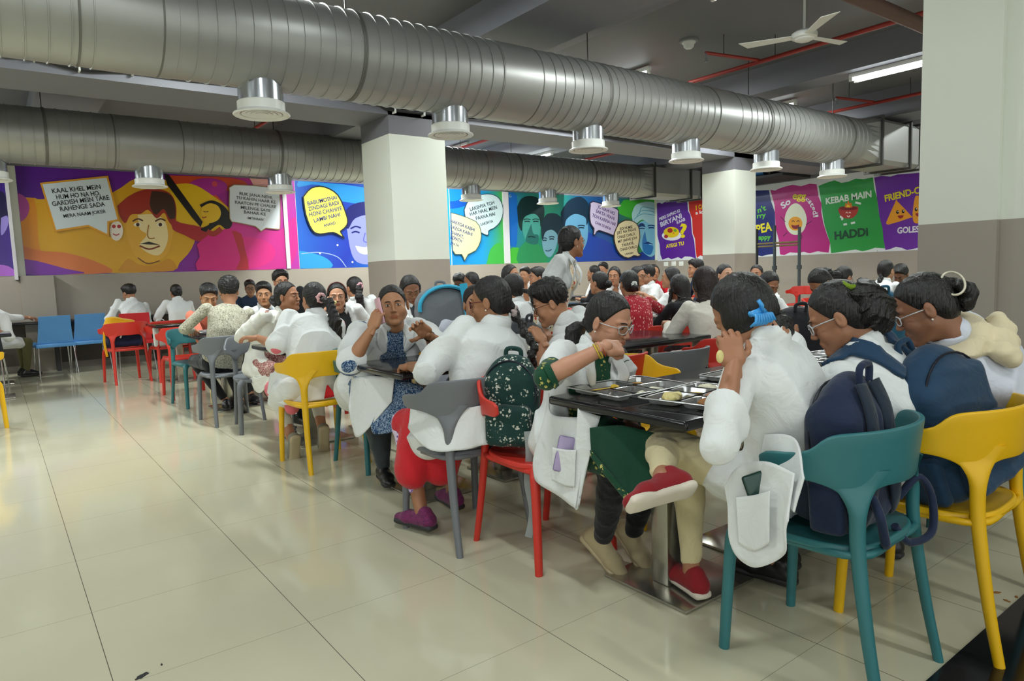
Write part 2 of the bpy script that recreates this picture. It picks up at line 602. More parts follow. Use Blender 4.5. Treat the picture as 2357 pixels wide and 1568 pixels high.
def hand_chunk(res, curl=(35, 35, 35), side=1, spread=4., thumb=(35, 10), fist=False, pinch=False, k=1.):
    """wrist at 0, fingers to +Y, palm to -Z, thumb on side*+X"""
    P = []
    fs = []
    bases = [(.028, .086, 0, .070), (.0095, .092, .002, .078), (-.0095, .089, .001, .073), (-.027, .080, -.002, .057)]
    for i, (bx, by, bz, L) in enumerate(bases):
        c = curl[i] if len(curl) == 4 else curl[0]
        a = R_((1.5-i)*spread)
        p = np.array((bx, by, bz)); pts = [p]
        ang = 0.
        for j, (fr, m) in enumerate(((.45, .75), (.32, 1.1), (.23, .7))):
            ang += R_(c*m)
            d = np.array((math.sin(a)*math.cos(ang), math.cos(a)*math.cos(ang), -math.sin(ang)))
            p = p+d*L*fr; pts.append(p)
        fs.append(poly(pts, [.0092, .0086, .0078, .0068]))
    t0 = np.array((.024, .022, -.006)); ta, tc = thumb
    d1 = nrm((math.sin(R_(ta)), math.cos(R_(ta)), -math.sin(R_(tc))))
    t1 = t0+d1*.042; d2 = nrm(d1+np.array((-.25 if not pinch else -.7, .3, -.25))); t2 = t1+d2*.03; t3 = t2+nrm(d2+np.array((-.2, .3, -.1)))*.022
    th = poly([t0, t1, t2, t3], [.0135, .0105, .0095, .008])
    v = Vox((-.05, -.035, -.1), (.085, .18, .04), res)
    v.add([rbox((0, .05, -.001), (.037, .042, .0135), .0125), cap((0, -.03, 0), (0, .02, 0), .022, .024, (1.1, 1, .75))], .02)
    v.add([ell((.022, .035, -.008), (.016, .028, .014)), ell((-.024, .04, -.007), (.012, .032, .012))], .012)
    for f in fs:
        w = auto([f], res, .005); w.F[:] = 1
        v2 = Vox.__new__(Vox); v2.lo = v.lo; v2.res = v.res; v2.n = v.n; v2.F = np.full(tuple(v.n), 1., np.float32)
        v2.add(f, .004)
        h = np.clip(.5+.5*(v.F-v2.F)/.0035, 0, 1)
        v.F = v.F*(1-h)+v2.F*h-.0035*h*(1-h)
    v.add(th, .008)
    vq = v.mesh()
    if side < 0:
        vq = (vq[0]*np.array((-1, 1, 1)), vq[1][:, ::-1])
    return (vq[0]*k, vq[1])

def frame(fwd, up):
    y = nrm(fwd); z = nrm(np.asarray(up, float)-y*(np.asarray(up, float)@y)); x = np.cross(y, z)
    return np.stack([x, y, z], 1)

SKIN = {}
def skinmat(name, c):
    if name in MATS: return MATS[name]
    N = NT(name, .5, 0, .45)
    v = N.coord(); c = lin(c); L_ = sum(c)/3; c = tuple(min(1, (x*.84+L_*.16)*1.18) for x in c)
    n1 = N.noise(v, 14, 3)
    N.col(N.mix(n1, (c[0]*.9, c[1]*.86, c[2]*.84), (min(1, c[0]*1.06), c[1]*1.05, c[2]*1.04)))
    N.b.inputs['Subsurface Weight'].default_value = .06
    N.b.inputs['Subsurface Radius'].default_value = (.6, .25, .12)
    N.b.inputs['Subsurface Scale'].default_value = .02
    nb = N.noise(v, 220, 2); N.bump(nb, .12, .002)
    MATS[name] = N.m
    return N.m

def head_features(root, Hc, Rh, sp, fat):
    """eyes, brows, glasses, earrings as parts on the head"""
    M = Matrix(np.vstack([np.hstack([Rh, np.array(Hc)[:, None]]), [[0, 0, 0, 1]]]).tolist())
    eyes = sp.get('eyes', 'open')
    for sx in (-1, 1):
        bm = bmesh.new()
        for (c, r, k) in (((sx*.031, .0835, .0075), (.0125, .0062, .0052 if eyes == 'open' else .003), 0),):
            t = bmesh.ops.create_uvsphere(bm, u_segments=16, v_segments=10, radius=1)
            bmesh.ops.scale(bm, vec=r, verts=t['verts']); bmesh.ops.translate(bm, vec=c, verts=t['verts'])
        n0 = len(bm.faces)
        t = bmesh.ops.create_uvsphere(bm, u_segments=12, v_segments=8, radius=1)
        dx, dz = sp.get('gaze', (0, 0))
        bmesh.ops.scale(bm, vec=(.0056, .003, .0052 if eyes == 'open' else .003), verts=t['verts'])
        bmesh.ops.translate(bm, vec=(sx*.031+dx, .0878, .0072+dz), verts=t['verts'])
        bm.faces.ensure_lookup_table()
        for f in bm.faces[n0:]: f.material_index = 1
        bm.transform(M)
        e = bmobj('eye', bm, [plain('eye_white', 'd8d4cc', .25, var=0), plain('iris_dark', '1a0f0a', .15, var=0)], root, smooth=True)
        # upper lid / lash line and brow
        br = [(sx*(.013+.010*i), .0935-.0011*i*i*1.3, .0265+(.004 if i in (1, 2) else .0015 if i == 3 else 0)) for i in range(4)]
        bm = bmesh.new(); tube_into(bm, smoothpts(br, 3), [(.0022, .003)]*10, 8, flat=(0, 0, 1)); bm.transform(M)
        bmobj('eyebrow', bm, MATS['hair_black'], root, smooth=True)
        la = [(sx*(.0175+.009*i), .0895-(.0022 if i in (0, 3) else 0), .0105+(.0030 if i in (1, 2) else 0)-(0 if eyes == 'open' else .0035)) for i in range(4)]
        bm = bmesh.new(); tube_into(bm, smoothpts(la, 3), .0012, 6); bm.transform(M)
        bmobj('eyelash', bm, MATS['hair_black'], root, smooth=True)
        if sp.get('earring'):
            bm = bmesh.new(); bmesh.ops.create_uvsphere(bm, u_segments=10, v_segments=8, radius=.0042)
            bmesh.ops.translate(bm, vec=(sx*.081*(1+fat), -.002, -.036), verts=bm.verts); bm.transform(M)
            bmobj('earring', bm, plain('pearl', 'e8e0d0', .2, .3, var=0), root, smooth=True)
    g = sp.get('glasses')
    if g:
        gc, gw = {'clear': ('c9ced2', .0022), 'dark': ('15151a', .0016), 'maroon': ('5a1a22', .0022), 'gold': ('b08a50', .0012)}[g]
        gm = plain('glasses_'+g, gc, .2, .2 if g != 'gold' else .9, var=0)
        fr = link(D.objects.new('glasses', D.meshes.new('glasses')), root)
        bm = bmesh.new()
        def rim(sx):
            pts = []
            for k in range(25):
                a = 2*math.pi*k/24
                px = .0225*abs(math.cos(a))**.8*(1 if math.cos(a) > 0 else -1); pz = .0185*abs(math.sin(a))**.85*(1 if math.sin(a) > 0 else -1)
                px += .004*(pz > 0)*abs(math.cos(a))*(1 if math.cos(a) > 0 else -1) if g == 'clear' else 0
                pts.append((sx*(.0325+px), .1015-abs(.0325+px)**2*4.5, .003+pz))
            return pts
        for sx in (-1, 1):
            tube_into(bm, rim(sx), gw, 6, False)
            tube_into(bm, [(sx*.056, .087, .01), (sx*.074*(1+fat), .05, .01), (sx*.079*(1+fat), -.01, .006)], gw*.9, 6)
        tube_into(bm, [(-.011, .1015, .006), (0, .1045, .009), (.011, .1015, .006)], gw, 6)
        bm.transform(M); bm.to_mesh(fr.data); bm.free(); fr.data.materials.append(gm); fr.data.shade_smooth()
        if sp['lod'] == 0:
            gl = MATS.get('lens')
            if gl is None:
                N = NT('lens', .02, 0, .5); N.b.inputs['Transmission Weight'].default_value = 1; N.b.inputs['IOR'].default_value = 1.05
                N.b.inputs['Alpha'].default_value = .22; N.col((1, 1, 1)); MATS['lens'] = gl = N.m
            for sx in (-1, 1):
                bm = bmesh.new(); pts = rim(sx)[:-1]
                bm.faces.new([bm.verts.new(p) for p in pts]); bm.transform(M)
                bmobj('lens', bm, gl, fr)

def hair_parts(sp, res, Hc, Rh):
    """list of chunks in the person's frame"""
    st = sp.get('hair', 'bun'); out = []
    male = st in ('short', 'short_thick')
    g = 1.0
    v = Vox((-.13, -.2, -.16), (.13, .14, .18), res)
    if male:
        v.add([ell((0, -.014, .044), (.084, .101, .094))], .01)
        v.add([ell((0, .035, .088), (.06, .058, .036)), ell((.01, -.03, .085), (.074, .075, .05))], .03)
        if st == 'short_thick': v.add([ell((0, .0, .085), (.083, .1, .066)), ell((0, -.06, .05), (.078, .06, .075))], .03)
        v.noise(.007 if st == 'short_thick' else .004, 95, 2)
        v.cut([plane((0, .8, -.6), .014, (-.2, -.3, -.3), (.2, .3, .3)), plane((0, .35, -.94), .034, (-.2, -.3, -.3), (.2, .3, .3))], .008)
        for sx in (-1, 1): v.cut([ell((sx*.088, .0, -.014), (.022, .03, .032))], .006)
        v.add([], .01)
    else:
        v.add([ell((0, -.016, .04), (.0835, .1, .0935)), ell((0, -.05, -.005), (.076, .062, .08))], .02)
        if st in ('long', 'longloose'):
            for sx in (-1, 1):
                v.add([cap((sx*.07, .01, .03), (sx*.078, -.02, -.13), .022, .026)], .02)
            v.add([cap((0, -.07, 0), (0, -.085, -.14), .06, .06, (1.2, .7, 1))], .03)
        v.noise(.0022, 110, 4)
        pl = .0125 if sp.get('fringe') else .018
        v.cut([plane((0, .8, -.6), pl, (-.06, -.3, -.3), (.06, .3, .3))], .006)
        v.cut([plane((0, .86, -.5), .012, (-.2, -.3, -.3), (.2, .3, .3))], .006)
        if sp.get('cover'):
            v.add([ell((sx*.055, -.006, -.012), (.037, .062, .058)) for sx in (-1, 1)], .015)
        elif st not in ('long', 'longloose'):
            v.cut([plane((0, .45, -.89), .046, (-.2, -.3, -.3), (.2, .3, .3))], .01)
            for sx in (-1, 1):
                v.cut([ell((sx*.085, .0, -.012), (.02, .03, .032))], .006)
        v.cut([cap((0, .09, .11), (0, -.06, .142), .0022)], .004)
    out.append(xf(v.mesh(), Rh, Hc))
    loc = lambda p: np.asarray(Hc)+Rh@np.asarray(p, float)
    def blob(pr, amp=.004, sc=90, r=None, k=.012):
        w = auto(pr, r or res, .02); 
        for p in pr: w.add(p, k)
        if amp: w.noise(amp, sc, 3)
        out.append(w.mesh())
    if st == 'bun':
        c = loc(sp.get('bun', (0, -.125, -.005))); r = sp.get('bunr', .042)
        b0 = np.array(sp.get('bun', (0, -.125, -.005)), float); blob([ell(c, (r*1.15, r, r*.95), Rh), ell(loc(b0+np.array((.018, .006, -.02))), r*.75), cap(loc(b0*.6), c, r*.8, r*.8)], .008, 85)
    elif st == 'topbun':
        c = loc((0, -.11, .03)); blob([ell(c, (.082, .05, .06)), ell(loc((0, -.115, -.03)), (.088, .06, .07)), ell(loc((.04, -.10, -.07)), (.06, .05, .05))], .011, 70)
    elif st in ('pony', 'braid', 'highpony'):
        tie = loc(sp.get('tie', (0, -.112, -.005) if st != 'highpony' else (0, -.115, .05)))
        L = sp.get('tail', .34); off = np.asarray(sp.get('tailoff', (0, -.03, 0)))
        if st == 'braid':
            pr = [cap(loc((0, -.08, 0)), tie, .03, .02)]
            nseg = 8
            for i in range(nseg):
                t = i/(nseg-1)
                p = tie+off*min(1, t*2)+np.array((.012*math.sin(i*2.1), 0, -.02-L*t))
                r = (.026-.007*t) if i < nseg-1 else .034
                pr.append(ell(p, (r, r*.9, .028)))
                if i: pr.append(cap(q, p, .016))
                q = p
            blob(pr, .003, 140, k=.006)
        else:
            pts = [loc((0, -.09, .0)), tie, tie+off+np.array((0, 0, -.02)), tie+off*1.4+np.array((.01, 0, -L*.4)), tie+off*1.3+np.array((.02, 0, -L*.75)), tie+off+np.array((.045, .0, -L))]
            blob([cap(pts[i], pts[i+1], a, b, (1.25, .8, 1)) for i, (a, b) in enumerate(((.03, .017), (.017, .026), (.026, .036), (.036, .034), (.034, .012)))], .005, 60)
    elif st in ('long', 'longloose'):
        L = sp.get('tail', .28); back = np.asarray(sp.get('tailoff', (0, -.06, 0)))
        a = loc((0, -.06, -.06)); b = np.asarray(Hc)+back+np.array((0, -.05, -.2)); c = np.asarray(Hc)+back+np.array((0, -.04, -L-.06))
        blob([cap(a, b, .068, .075, (1.15, .6, 1)), cap(b, c, .075, .045, (1.2, .5, 1))], .007 if st == 'long' else .011, 60)
        if st == 'longloose':
            for sx in (-1, 1):
                blob([cap(loc((sx*.07, .02, -.02)), np.asarray(Hc)+np.array((sx*.1, .03, -.2)), .02, .018), cap(np.asarray(Hc)+np.array((sx*.1, .03, -.2)), np.asarray(Hc)+np.array((sx*.1, .02, -.3)), .018, .006)], .006, 80)
    return out

def shoe_chunk(an, toe, res, L=.25, high=.0, up=(0, 0, 1), part='all'):
    """an = ankle point, toe = horizontal direction"""
    fr = frame(toe, up); o = np.asarray(an, float)
    def P(x, y, z): return o+fr@np.array((x, y, z))
    b = -.075
    pr = []
    if part in ('all', 'upper'):
        pr += [cap(P(0, -.045, b+.042), P(0, .09, b+.036), .041, .04, (1, 1, .92), fr.astype(np.float32)),
               cap(P(0, .09, b+.034), P(0, .155, b+.024), .04, .028, (1.1, 1, .75), fr.astype(np.float32)),
               cap(P(0, -.05, b+.04), P(0, -.03, b+.075+high), .035, .034), cap(P(0, .02, b+.06), P(0, -.01, b+.075+high), .03, .03)]
    if part in ('all', 'sole'):
        pr += [rbox(P(.0, .045, b+.012), (.036, .125, .014), .012, fr.astype(np.float32)), ell(P(0, .125, b+.012), (.043, .055, .014), fr.astype(np.float32)), ell(P(0, -.05, b+.012), (.036, .04, .014), fr.astype(np.float32))]
    v = auto(pr, res)
    v.add(pr, .012)
    return v.mesh()

def person(sp):
    """builds one person; sp carries place, pose and clothing. Local frame: facing +Y, origin on the floor under the pelvis"""
    lod = sp['lod'] = sp.get('lod', 1)
    rb, rh, rc = ((.0095, .0034, .0085), (.013, .0048, .0125), (.018, .0075, .017), (.024, .0105, .022))[lod]
    seat = np.array(sp['seat'], float); h = R_(sp.get('head', 0))   # heading in degrees
    root = thing('person', sp['label'], 'person', (seat[0], seat[1], 0), h, sp.get('group'))
    Rz = np.array(Matrix.Rotation(-h, 3, 'Z'))
    def toloc(p):
        p = np.asarray(p, float)
        return Rz@(p-np.array((seat[0], seat[1], 0)))
    bulk = sp.get('bulk', 1.); fat = sp.get('fat', 0.); male = sp.get('male', False)
    stand = sp.get('stand', False)
    pz = sp.get('pelvis', .56 if not stand else .88)
    pel = np.array((0, 0, pz))
    Hc = toloc(sp['hp'])
    yaw, pitch, roll = sp.get('look', (0, 0, 0))
    Rh = np.array(Matrix.Rotation(R_(yaw), 3, 'Z') @ Matrix.Rotation(R_(-pitch), 3, 'X') @ Matrix.Rotation(R_(roll), 3, 'Y'))
    up = nrm(Hc-pel)
    neck = Hc+Rh@np.array((0, -.04, -.112))*.6+(-up*.122+np.array((0, -.02, 0)))*.4
    tw = R_(sp.get('twist', 0))
    X = np.array((math.cos(tw), math.sin(tw), 0)); Yf = np.array((-math.sin(tw), math.cos(tw), 0))
    sd = nrm(neck-pel)
    shc = neck-sd*.05-Yf*.01
    X2 = nrm(X-sd*(X@sd))
    sw = sp.get('shw', .165 if not male else .185)*(.6+.4*bulk)
    bow = sp.get('bow', .03)*.8
    ch = pel+(shc-pel)*.62-Yf*bow
    wa = pel+(shc-pel)*.3-Yf*bow*.7
    shp = {s: shc+X2*sw*s-sd*.015+Yf*.02*(1 if sp.get('wr') else 0) for s in (-1, 1)}
    tabz = .79
    wr = sp.get('wr', {})
    dW = {1: (.17, .40, tabz+.02), -1: (-.17, .40, tabz+.02)}
    if stand: dW = {1: (.25, .02, .78), -1: (-.25, .02, .78)}
    W_, El = {}, {}
    L1, L2 = .275, .25
    for s in (-1, 1):
        t = wr.get('R' if s > 0 else 'L')
        if t is not None:
            t = toloc(t[:3]) if len(t) == 4 else np.asarray(t, float)
        else: t = np.array(dW[s])
        pole = sp.get('pole', {}).get('R' if s > 0 else 'L', (s*.6, -.5, -.8))
        El[s], W_[s] = ik(shp[s], t, L1, L2, pole)
    # legs
    hipz = pz-.03
    Hp = {s: np.array((s*.09*bulk, .0, hipz)) for s in (-1, 1)}
    kn = sp.get('knee', {}); an = sp.get('ank', {})
    if stand:
        K = {s: np.array((s*.1, .02, .48)) for s in (-1, 1)}; An = {s: np.array((s*.1, -.0, .08)) for s in (-1, 1)}
    else:
        K = {s: np.array((s*.11, .42, .52)) for s in (-1, 1)}; An = {s: np.array((s*.11, .34, .085)) for s in (-1, 1)}
    for s, n in ((1, 'R'), (-1, 'L')):
        if n in kn: K[s] = np.array(kn[n], float)
        if n in an: An[s] = np.array(an[n], float)
    toes = {1: np.array(sp.get('toe', {}).get('R', (.08, 1, 0)), float), -1: np.array(sp.get('toe', {}).get('L', (-.08, 1, 0)), float)}
    Rt = frame(Yf, (0, 0, 1)).astype(np.float32)
    flat = (1, .78, 1)
    vis_legs = sp.get('legs', lod < 3)
    # ---- body: torso core, arms, neck, calves as one skin
    am = .9+.1*bulk
    B = bulk; mb = 0 if male else 1
    dn = pel-np.array((0, 0, .085))
    spine = [(dn, .15*B, .10*B), (pel, .172*B, .118*B), (wa, (.148+.012*(1-mb))*B, .105*B), (ch, .158*B, .112*B), (ch+(shc-ch)*.6, .168*B, .10*B), (shc+sd*.012, .148*B, .072*B), (neck-(neck-shc)*.35, .075, .058), (neck, .058, .052)]
    tor = [loft(spine, X2, -.008), cap(neck-sd*.02, Hc+Rh@np.array((0, -.035, -.10)), .05*(1+fat*.5), .049*(1+fat*.6))]
    _tor = [cap(pel-X*.07, pel+X*.07, .1, .1, flat, Rt), cap(pel, ch, .1, .105, flat, Rt), cap(ch-X2*.05, ch+X2*.05, .1, .1, flat, Rt), cap(shc-X2*sw*.8, shc+X2*sw*.8, .045, .045),
           cap(shc-sd*.02, neck, .05, .05)]
    body = [([t], .03) for t in tor]
    for s in (-1, 1):
        body.append(([cap(shp[s], El[s], .045*am*bulk, .036*am*bulk), ], .02))
        w0 = W_[s]+nrm(W_[s]-El[s])*.01
        body.append(([cap(El[s], El[s]+(W_[s]-El[s])*.35, .036*am*bulk, .036*am*(.5+.5*bulk)), cap(El[s]+(W_[s]-El[s])*.35, w0, .036*am*(.5+.5*bulk), .0235)], .015))
    if vis_legs:
        for s in (-1, 1):
            body.append(([cap(Hp[s], K[s], .075*bulk, .052*bulk), cap(K[s], An[s], .05*bulk, .032)], .03))
            body.append(([cap(An[s]-np.array((0, 0, .01)), An[s]+nrm(toes[s])*.09-frame(toes[s], (0, 0, 1))[:, 2]*.04, .026, .016)], .02))
    v = auto([p for p, k in body], rb)
    for p, k in body: v.add(p, k*.5)
    chunks = [v.mesh(), xf(head_mesh(rh, male, fat), Rh, Hc)]
    hs = sp.get('hands', {})
    if lod < 3:
        for s, n in ((1, 'R'), (-1, 'L')):
            hd = hs.get(n, {})
            fa = nrm(W_[s]-El[s])
            fw = hd.get('dir'); fw = fa*.6+nrm(np.array((0, 1, -.15)))*.5 if fw is None else np.array(fw, float)
            fr = frame(fw, hd.get('up', (0, 0, 1)))
            hc = hand_chunk((.0026, .0036, .0055)[lod], hd.get('curl', (38, 40, 42, 45)), -s, hd.get('spread', 4.), hd.get('thumb', (40, 15)), pinch=hd.get('pinch', False), k=.95*(.8+.2*bulk))
            chunks.append(xf(hc, fr, W_[s]))
    sk = skinmat('skin_'+sp.get('skin', 'b8835f'), sp.get('skin', 'b8835f'))
    c = lin(sp.get('skin', 'b8835f'))
    lipn = 'lip_'+sp.get('skin', 'b8835f')
    if lipn not in MATS:
        N = NT(lipn, .4); N.col((c[0]*.80, c[1]*.56, c[2]*.56)); MATS[lipn] = N.m
    def mf(P):
        q = (P-Hc)@Rh
        return ((np.abs(q[:, 0]) < .023-np.abs(q[:, 2]+.062)*.7) & (np.abs(q[:, 2]+.062) < .011) & (q[:, 1] > .08))
    sp['skinm'] = sk
    vmesh('body', chunks, [sk, MATS[lipn]], root, mf)
    if lod < 3 or sp.get('glasses'):
        if sp.get('face', True): head_features(root, Hc, Rh, sp, fat)
    # ---- hair
    ho = vmesh('hair', hair_parts(sp, (.0042, .006, .009, .012)[lod], Hc, Rh), hairmat('hair_black', '0e0b0b') if sp.get('haircol') is None else hairmat('hair_'+sp['haircol'], sp['haircol']), root)
    loc = lambda p: Hc+Rh@np.asarray(p, float)
    if sp.get('scrunchie'):
        cc, p, r = sp['scrunchie']
        bm = bmesh.new(); pts = []
        for k in range(25):
            a = 2*math.pi*k/24; rr = r*(1+.12*math.sin(a*7))
            pts.append(loc(np.array(p)+np.array((rr*math.cos(a), .006*math.sin(a*5), rr*math.sin(a)))))
        tube_into(bm, pts, [.011+.003*(k % 2) for k in range(25)], 8, False)
        bmobj('scrunchie', bm, cloth('scrunchie_'+cc, cc), root, smooth=True)
    # ---- lower clothing
    if vis_legs and sp.get('pants'):
        pc = sp['pants']; pr = []
        m = pc[0]; end = pc[1] if len(pc) > 1 else .92; fatk = pc[2] if len(pc) > 2 else 1.
        v = None; L = []
        for s in (-1, 1):
            e = K[s]+(An[s]-K[s])*end
            L.append(([cap(pel+X*.05*s, pel+X*.06*s-np.array((0, 0, .01)), .115*bulk, .115*bulk, flat, Rt), cap(Hp[s], K[s], .088*bulk*fatk, .064*bulk*fatk)], .03))
            L.append(([cap(K[s], K[s]+(e-K[s])*.4, .064*bulk*fatk, .058*bulk*fatk), cap(K[s]+(e-K[s])*.4, e, .058*bulk*fatk, .040*fatk)], .02))
        v = auto([p for p, k in L], rc)
        for p, k in L: v.add(p, k*.5)
        v.noise(.005, 30, 5)
        vmesh('trousers', [v.mesh()], m, root)
    if vis_legs and sp.get('shoes'):
        um, smat = sp['shoes'][:2]
        sups = sp.get('sup', {})
        for s, n in ((1, 'R'), (-1, 'L')):
            r_ = .0055 if lod == 0 else .009
            o = vmesh('shoe', [shoe_chunk(An[s], toes[s], r_, part='upper', up=sups.get(n, (0, 0, 1)))], um, root)
            vmesh('sole', [shoe_chunk(An[s], toes[s], r_, part='sole', up=sups.get(n, (0, 0, 1)))], smat, o)
    # ---- shirt / kurti seen under or instead of the coat
    def torso(grow, waistw=1., bust=True, hip=1.):
        L = [([loft(spine, X2, grow)], .03)]
        if bust and not male:
            for s in (-1, 1):
                L.append(([ell(ch+X2*.07*s*bulk+Yf*.075*bulk+sd*.015, (.062*bulk+grow, .052*bulk+grow, .062*bulk+grow))], .06))
        return L
    def sleeves(frac, grow, taper=1.):
        L = []
        for s in (-1, 1):
            e0 = .047*am*bulk+grow
            if frac <= 1:
                L.append(([cap(shp[s], shp[s]+(El[s]-shp[s])*frac, e0, e0*taper)], .03))
            else:
                e = El[s]+(W_[s]-El[s])*(frac-1)
                L.append(([cap(shp[s], El[s], e0, e0*.95)], .03))
                L.append(([cap(El[s], e, e0*.95, e0*.78*taper)], .012))
        return L
    def buildcloth(name, L, mat_, amp, sc, cuts=(), seed=0, res=None):
        v = auto([p for p, k in L], res or rc)
        for p, k in L: v.add(p, k*.42)
        if amp: v.noise(amp, sc, seed)
        for c in cuts: v.cut([c], .006)
        return vmesh(name, [v.mesh()], mat_, root)
    sd_ = int(abs(seat[0]*37+seat[1]*91)) % 9
    if sp.get('shirt'):
        m, sl = sp['shirt'][:2]
        gs = .006 if not sp.get('coat') else -.003
        L = torso(gs)+sleeves(sl, .005)
        if sp.get('kurti'):   # long kurti over the lap
            for s in (-1, 1): L.append(([cap(Hp[s]+np.array((0, 0, .02)), K[s]+np.array((0, -.02, 0)), .092*bulk, .072*bulk)], .06))
        for e in sp.get('shirt_extra', []): L.append(([e], .03))
        nk = loc((0, .055, -.175)) if not male else loc((0, .06, -.16))
        buildcloth('shirt' if male or not sp.get('kurti') else 'kurti', L, m, .006 if not sp.get('coat') else .003, 20, [ell(neck+Yf*.06+sd*.015, (.05, .06, .055))], sd_)
    if sp.get('coat'):
        m = sp['coat']; g = .012
        L = torso(g, hip=1.05)+sleeves(sp.get('csl', 1.0), .013, 1.12)
        L.append(([cap(neck-Yf*.012, neck+(Hc+Rh@np.array((0, -.045, -.115))-neck)*.6, .062+fat*.04, .062+fat*.04)], .03))
        skirt = sp.get('skirt', True)
        if stand:
            L.append(([cap(pel, (0, .0, .52), .14*bulk, .17*bulk, (1.1, .8, 1))], .05))
        elif skirt:
            for s in (-1, 1):
                L.append(([cap(Hp[s]+np.array((s*.015, -.01, -.0)), Hp[s]+(K[s]-Hp[s])*sp.get('lap', .75), .1*bulk, .088*bulk)], .06))
        for e in sp.get('coat_extra', []): L.append(([e] if not isinstance(e, list) else e, .03))
        cuts = []
        ow = sp.get('open', .035)
        if ow > 0:
            fc = (neck+Yf*.1)
            for a, b, w in ((neck+Yf*.11+sd*.03, ch+Yf*.16*bulk, ow), (ch+Yf*.16*bulk, wa+Yf*.17*bulk, ow*1.15), (wa+Yf*.17*bulk, pel+Yf*.2, ow*1.3)):
                ax = nrm(b-a)
                fr = np.stack([X2, np.cross(ax, X2), ax], 1).astype(np.float32)
                mid = (a+b)/2
                cuts.append(rbox(mid, (w, .075, np.linalg.norm(b-a)/2+.01), .004, fr))
            if not stand:
                cuts.append(rbox(pel+np.array((0, .24, .1)), (ow*1.6, .16, .12), .01))
        cuts.append(ell(neck+Yf*.055+sd*.02, (.052, .07, .06)))
        for e in sp.get('coat_cut', []): cuts.append(e)
        co = buildcloth('coat', L, m, sp.get('fold', .015), 14, cuts, sd_)
        # collar: a folded band standing round the neck
        if lod < 3:
            bm = bmesh.new(); pts = []; rr = []
            for k in range(21):
                a = R_(-150+300*k/20)-math.pi/2
                d = X2*math.cos(a)*.070+Yf*math.sin(a)*.066
                drop = max(0, (abs(k-10)-6)/4)
                pts.append(neck+d-sd*(-.006+.06*drop)+Yf*.02*drop)
                rr.append((.007, .028))
            tube_into(bm, pts, rr, 8, True, flat=tuple(sd))
            bmobj('collar', bm, m, co, smooth=True)
            if ow > 0 and sp.get('lapel', lod == 0 or stand):
                for s in (-1, 1):
                    a = neck+X2*.062*s+Yf*.045-sd*.02; b = ch+X2*(ow+.012)*s+Yf*(.118*bulk+.028)
                    mid = (a+b)/2+X2*.035*s+Yf*.03
                    pts = smoothpts([a, mid, b], 6)
                    bm = bmesh.new(); tube_into(bm, pts, [(.004, .012+.022*math.sin(math.pi*min(1, k/12*.9+.1))) for k in range(13)], 8, True, flat=tuple(nrm(X2*s+sd*.3)))
                    bmobj('lapel', bm, m, co, smooth=True)
    sp.update(root=root, Hc=Hc, Rh=Rh, W=W_, El=El, neck=neck, ch=ch, shp=shp, loc=loc, pel=pel, K=K, An=An, X=X2, Yf=Yf, sd=sd)
    return root

def drape(name, top, bot, m, parent, folds=5, amp=.012, thick=.006, n=40, rows=18, sag=0., phase=0., edge=0.):
    """hanging cloth between an upper and a lower edge, gathering into folds towards the hem (world or local points)"""
    T = [np.array(p, float) for p in smoothpts([tuple(p) for p in top], 12)]; B_ = [np.array(p, float) for p in smoothpts([tuple(p) for p in bot], 12)]
    def samp(L, t):
        x = t*(len(L)-1); i = min(int(x), len(L)-2); return L[i]*(1-(x-i))+L[i+1]*(x-i)
    V = []; 
    for j in range(rows+1):
        f = j/rows
        for i in range(n+1):
            t = i/n
            a, b = samp(T, t), samp(B_, t)
            p = a*(1-f)+b*f
            du = nrm(samp(T, min(1, t+.03))*(1-f)+samp(B_, min(1, t+.03))*f-(samp(T, max(0, t-.03))*(1-f)+samp(B_, max(0, t-.03))*f))
            nn = nrm(np.cross(du, nrm(b-a)))
            w = math.sin(t*math.pi*folds+phase+.8*math.sin(t*7+phase))*.7+.5*math.sin(t*math.pi*folds*1.7+2*f+phase)
            p = p+nn*(amp*w*(.15+.85*f)+sag*math.sin(math.pi*f)*math.sin(math.pi*t))
            V.append(p)
    F_ = [(j*(n+1)+i, j*(n+1)+i+1, (j+1)*(n+1)+i+1, (j+1)*(n+1)+i) for j in range(rows) for i in range(n)]
    o = mesh_obj(name, V, F_, m, parent, True)
    md = o.modifiers.new('t', 'SOLIDIFY'); md.thickness = thick; md.offset = 0
    return o
def wl(sp, pts):
    """photo point + distance -> the person's own frame"""
    h = R_(sp.get('head', 0)); Rz = np.array(Matrix.Rotation(-h, 3, 'Z')); s_ = np.array((sp['seat'][0], sp['seat'][1], 0))
    return [Rz@(at(*p)-s_) for p in pts]
def coat_of(sp, name='coat'):
    return [c for c in sp['root'].children if c.name.split('.')[0] == name][0]

# ================================================================ the hall
YW, XW = 12.8, 14.72          # poster wall, food-poster wall
ZC = 3.75                     # slab
ZL = 1.455                    # top of the taupe dado
def structure(o): o['kind'] = 'structure'; return o

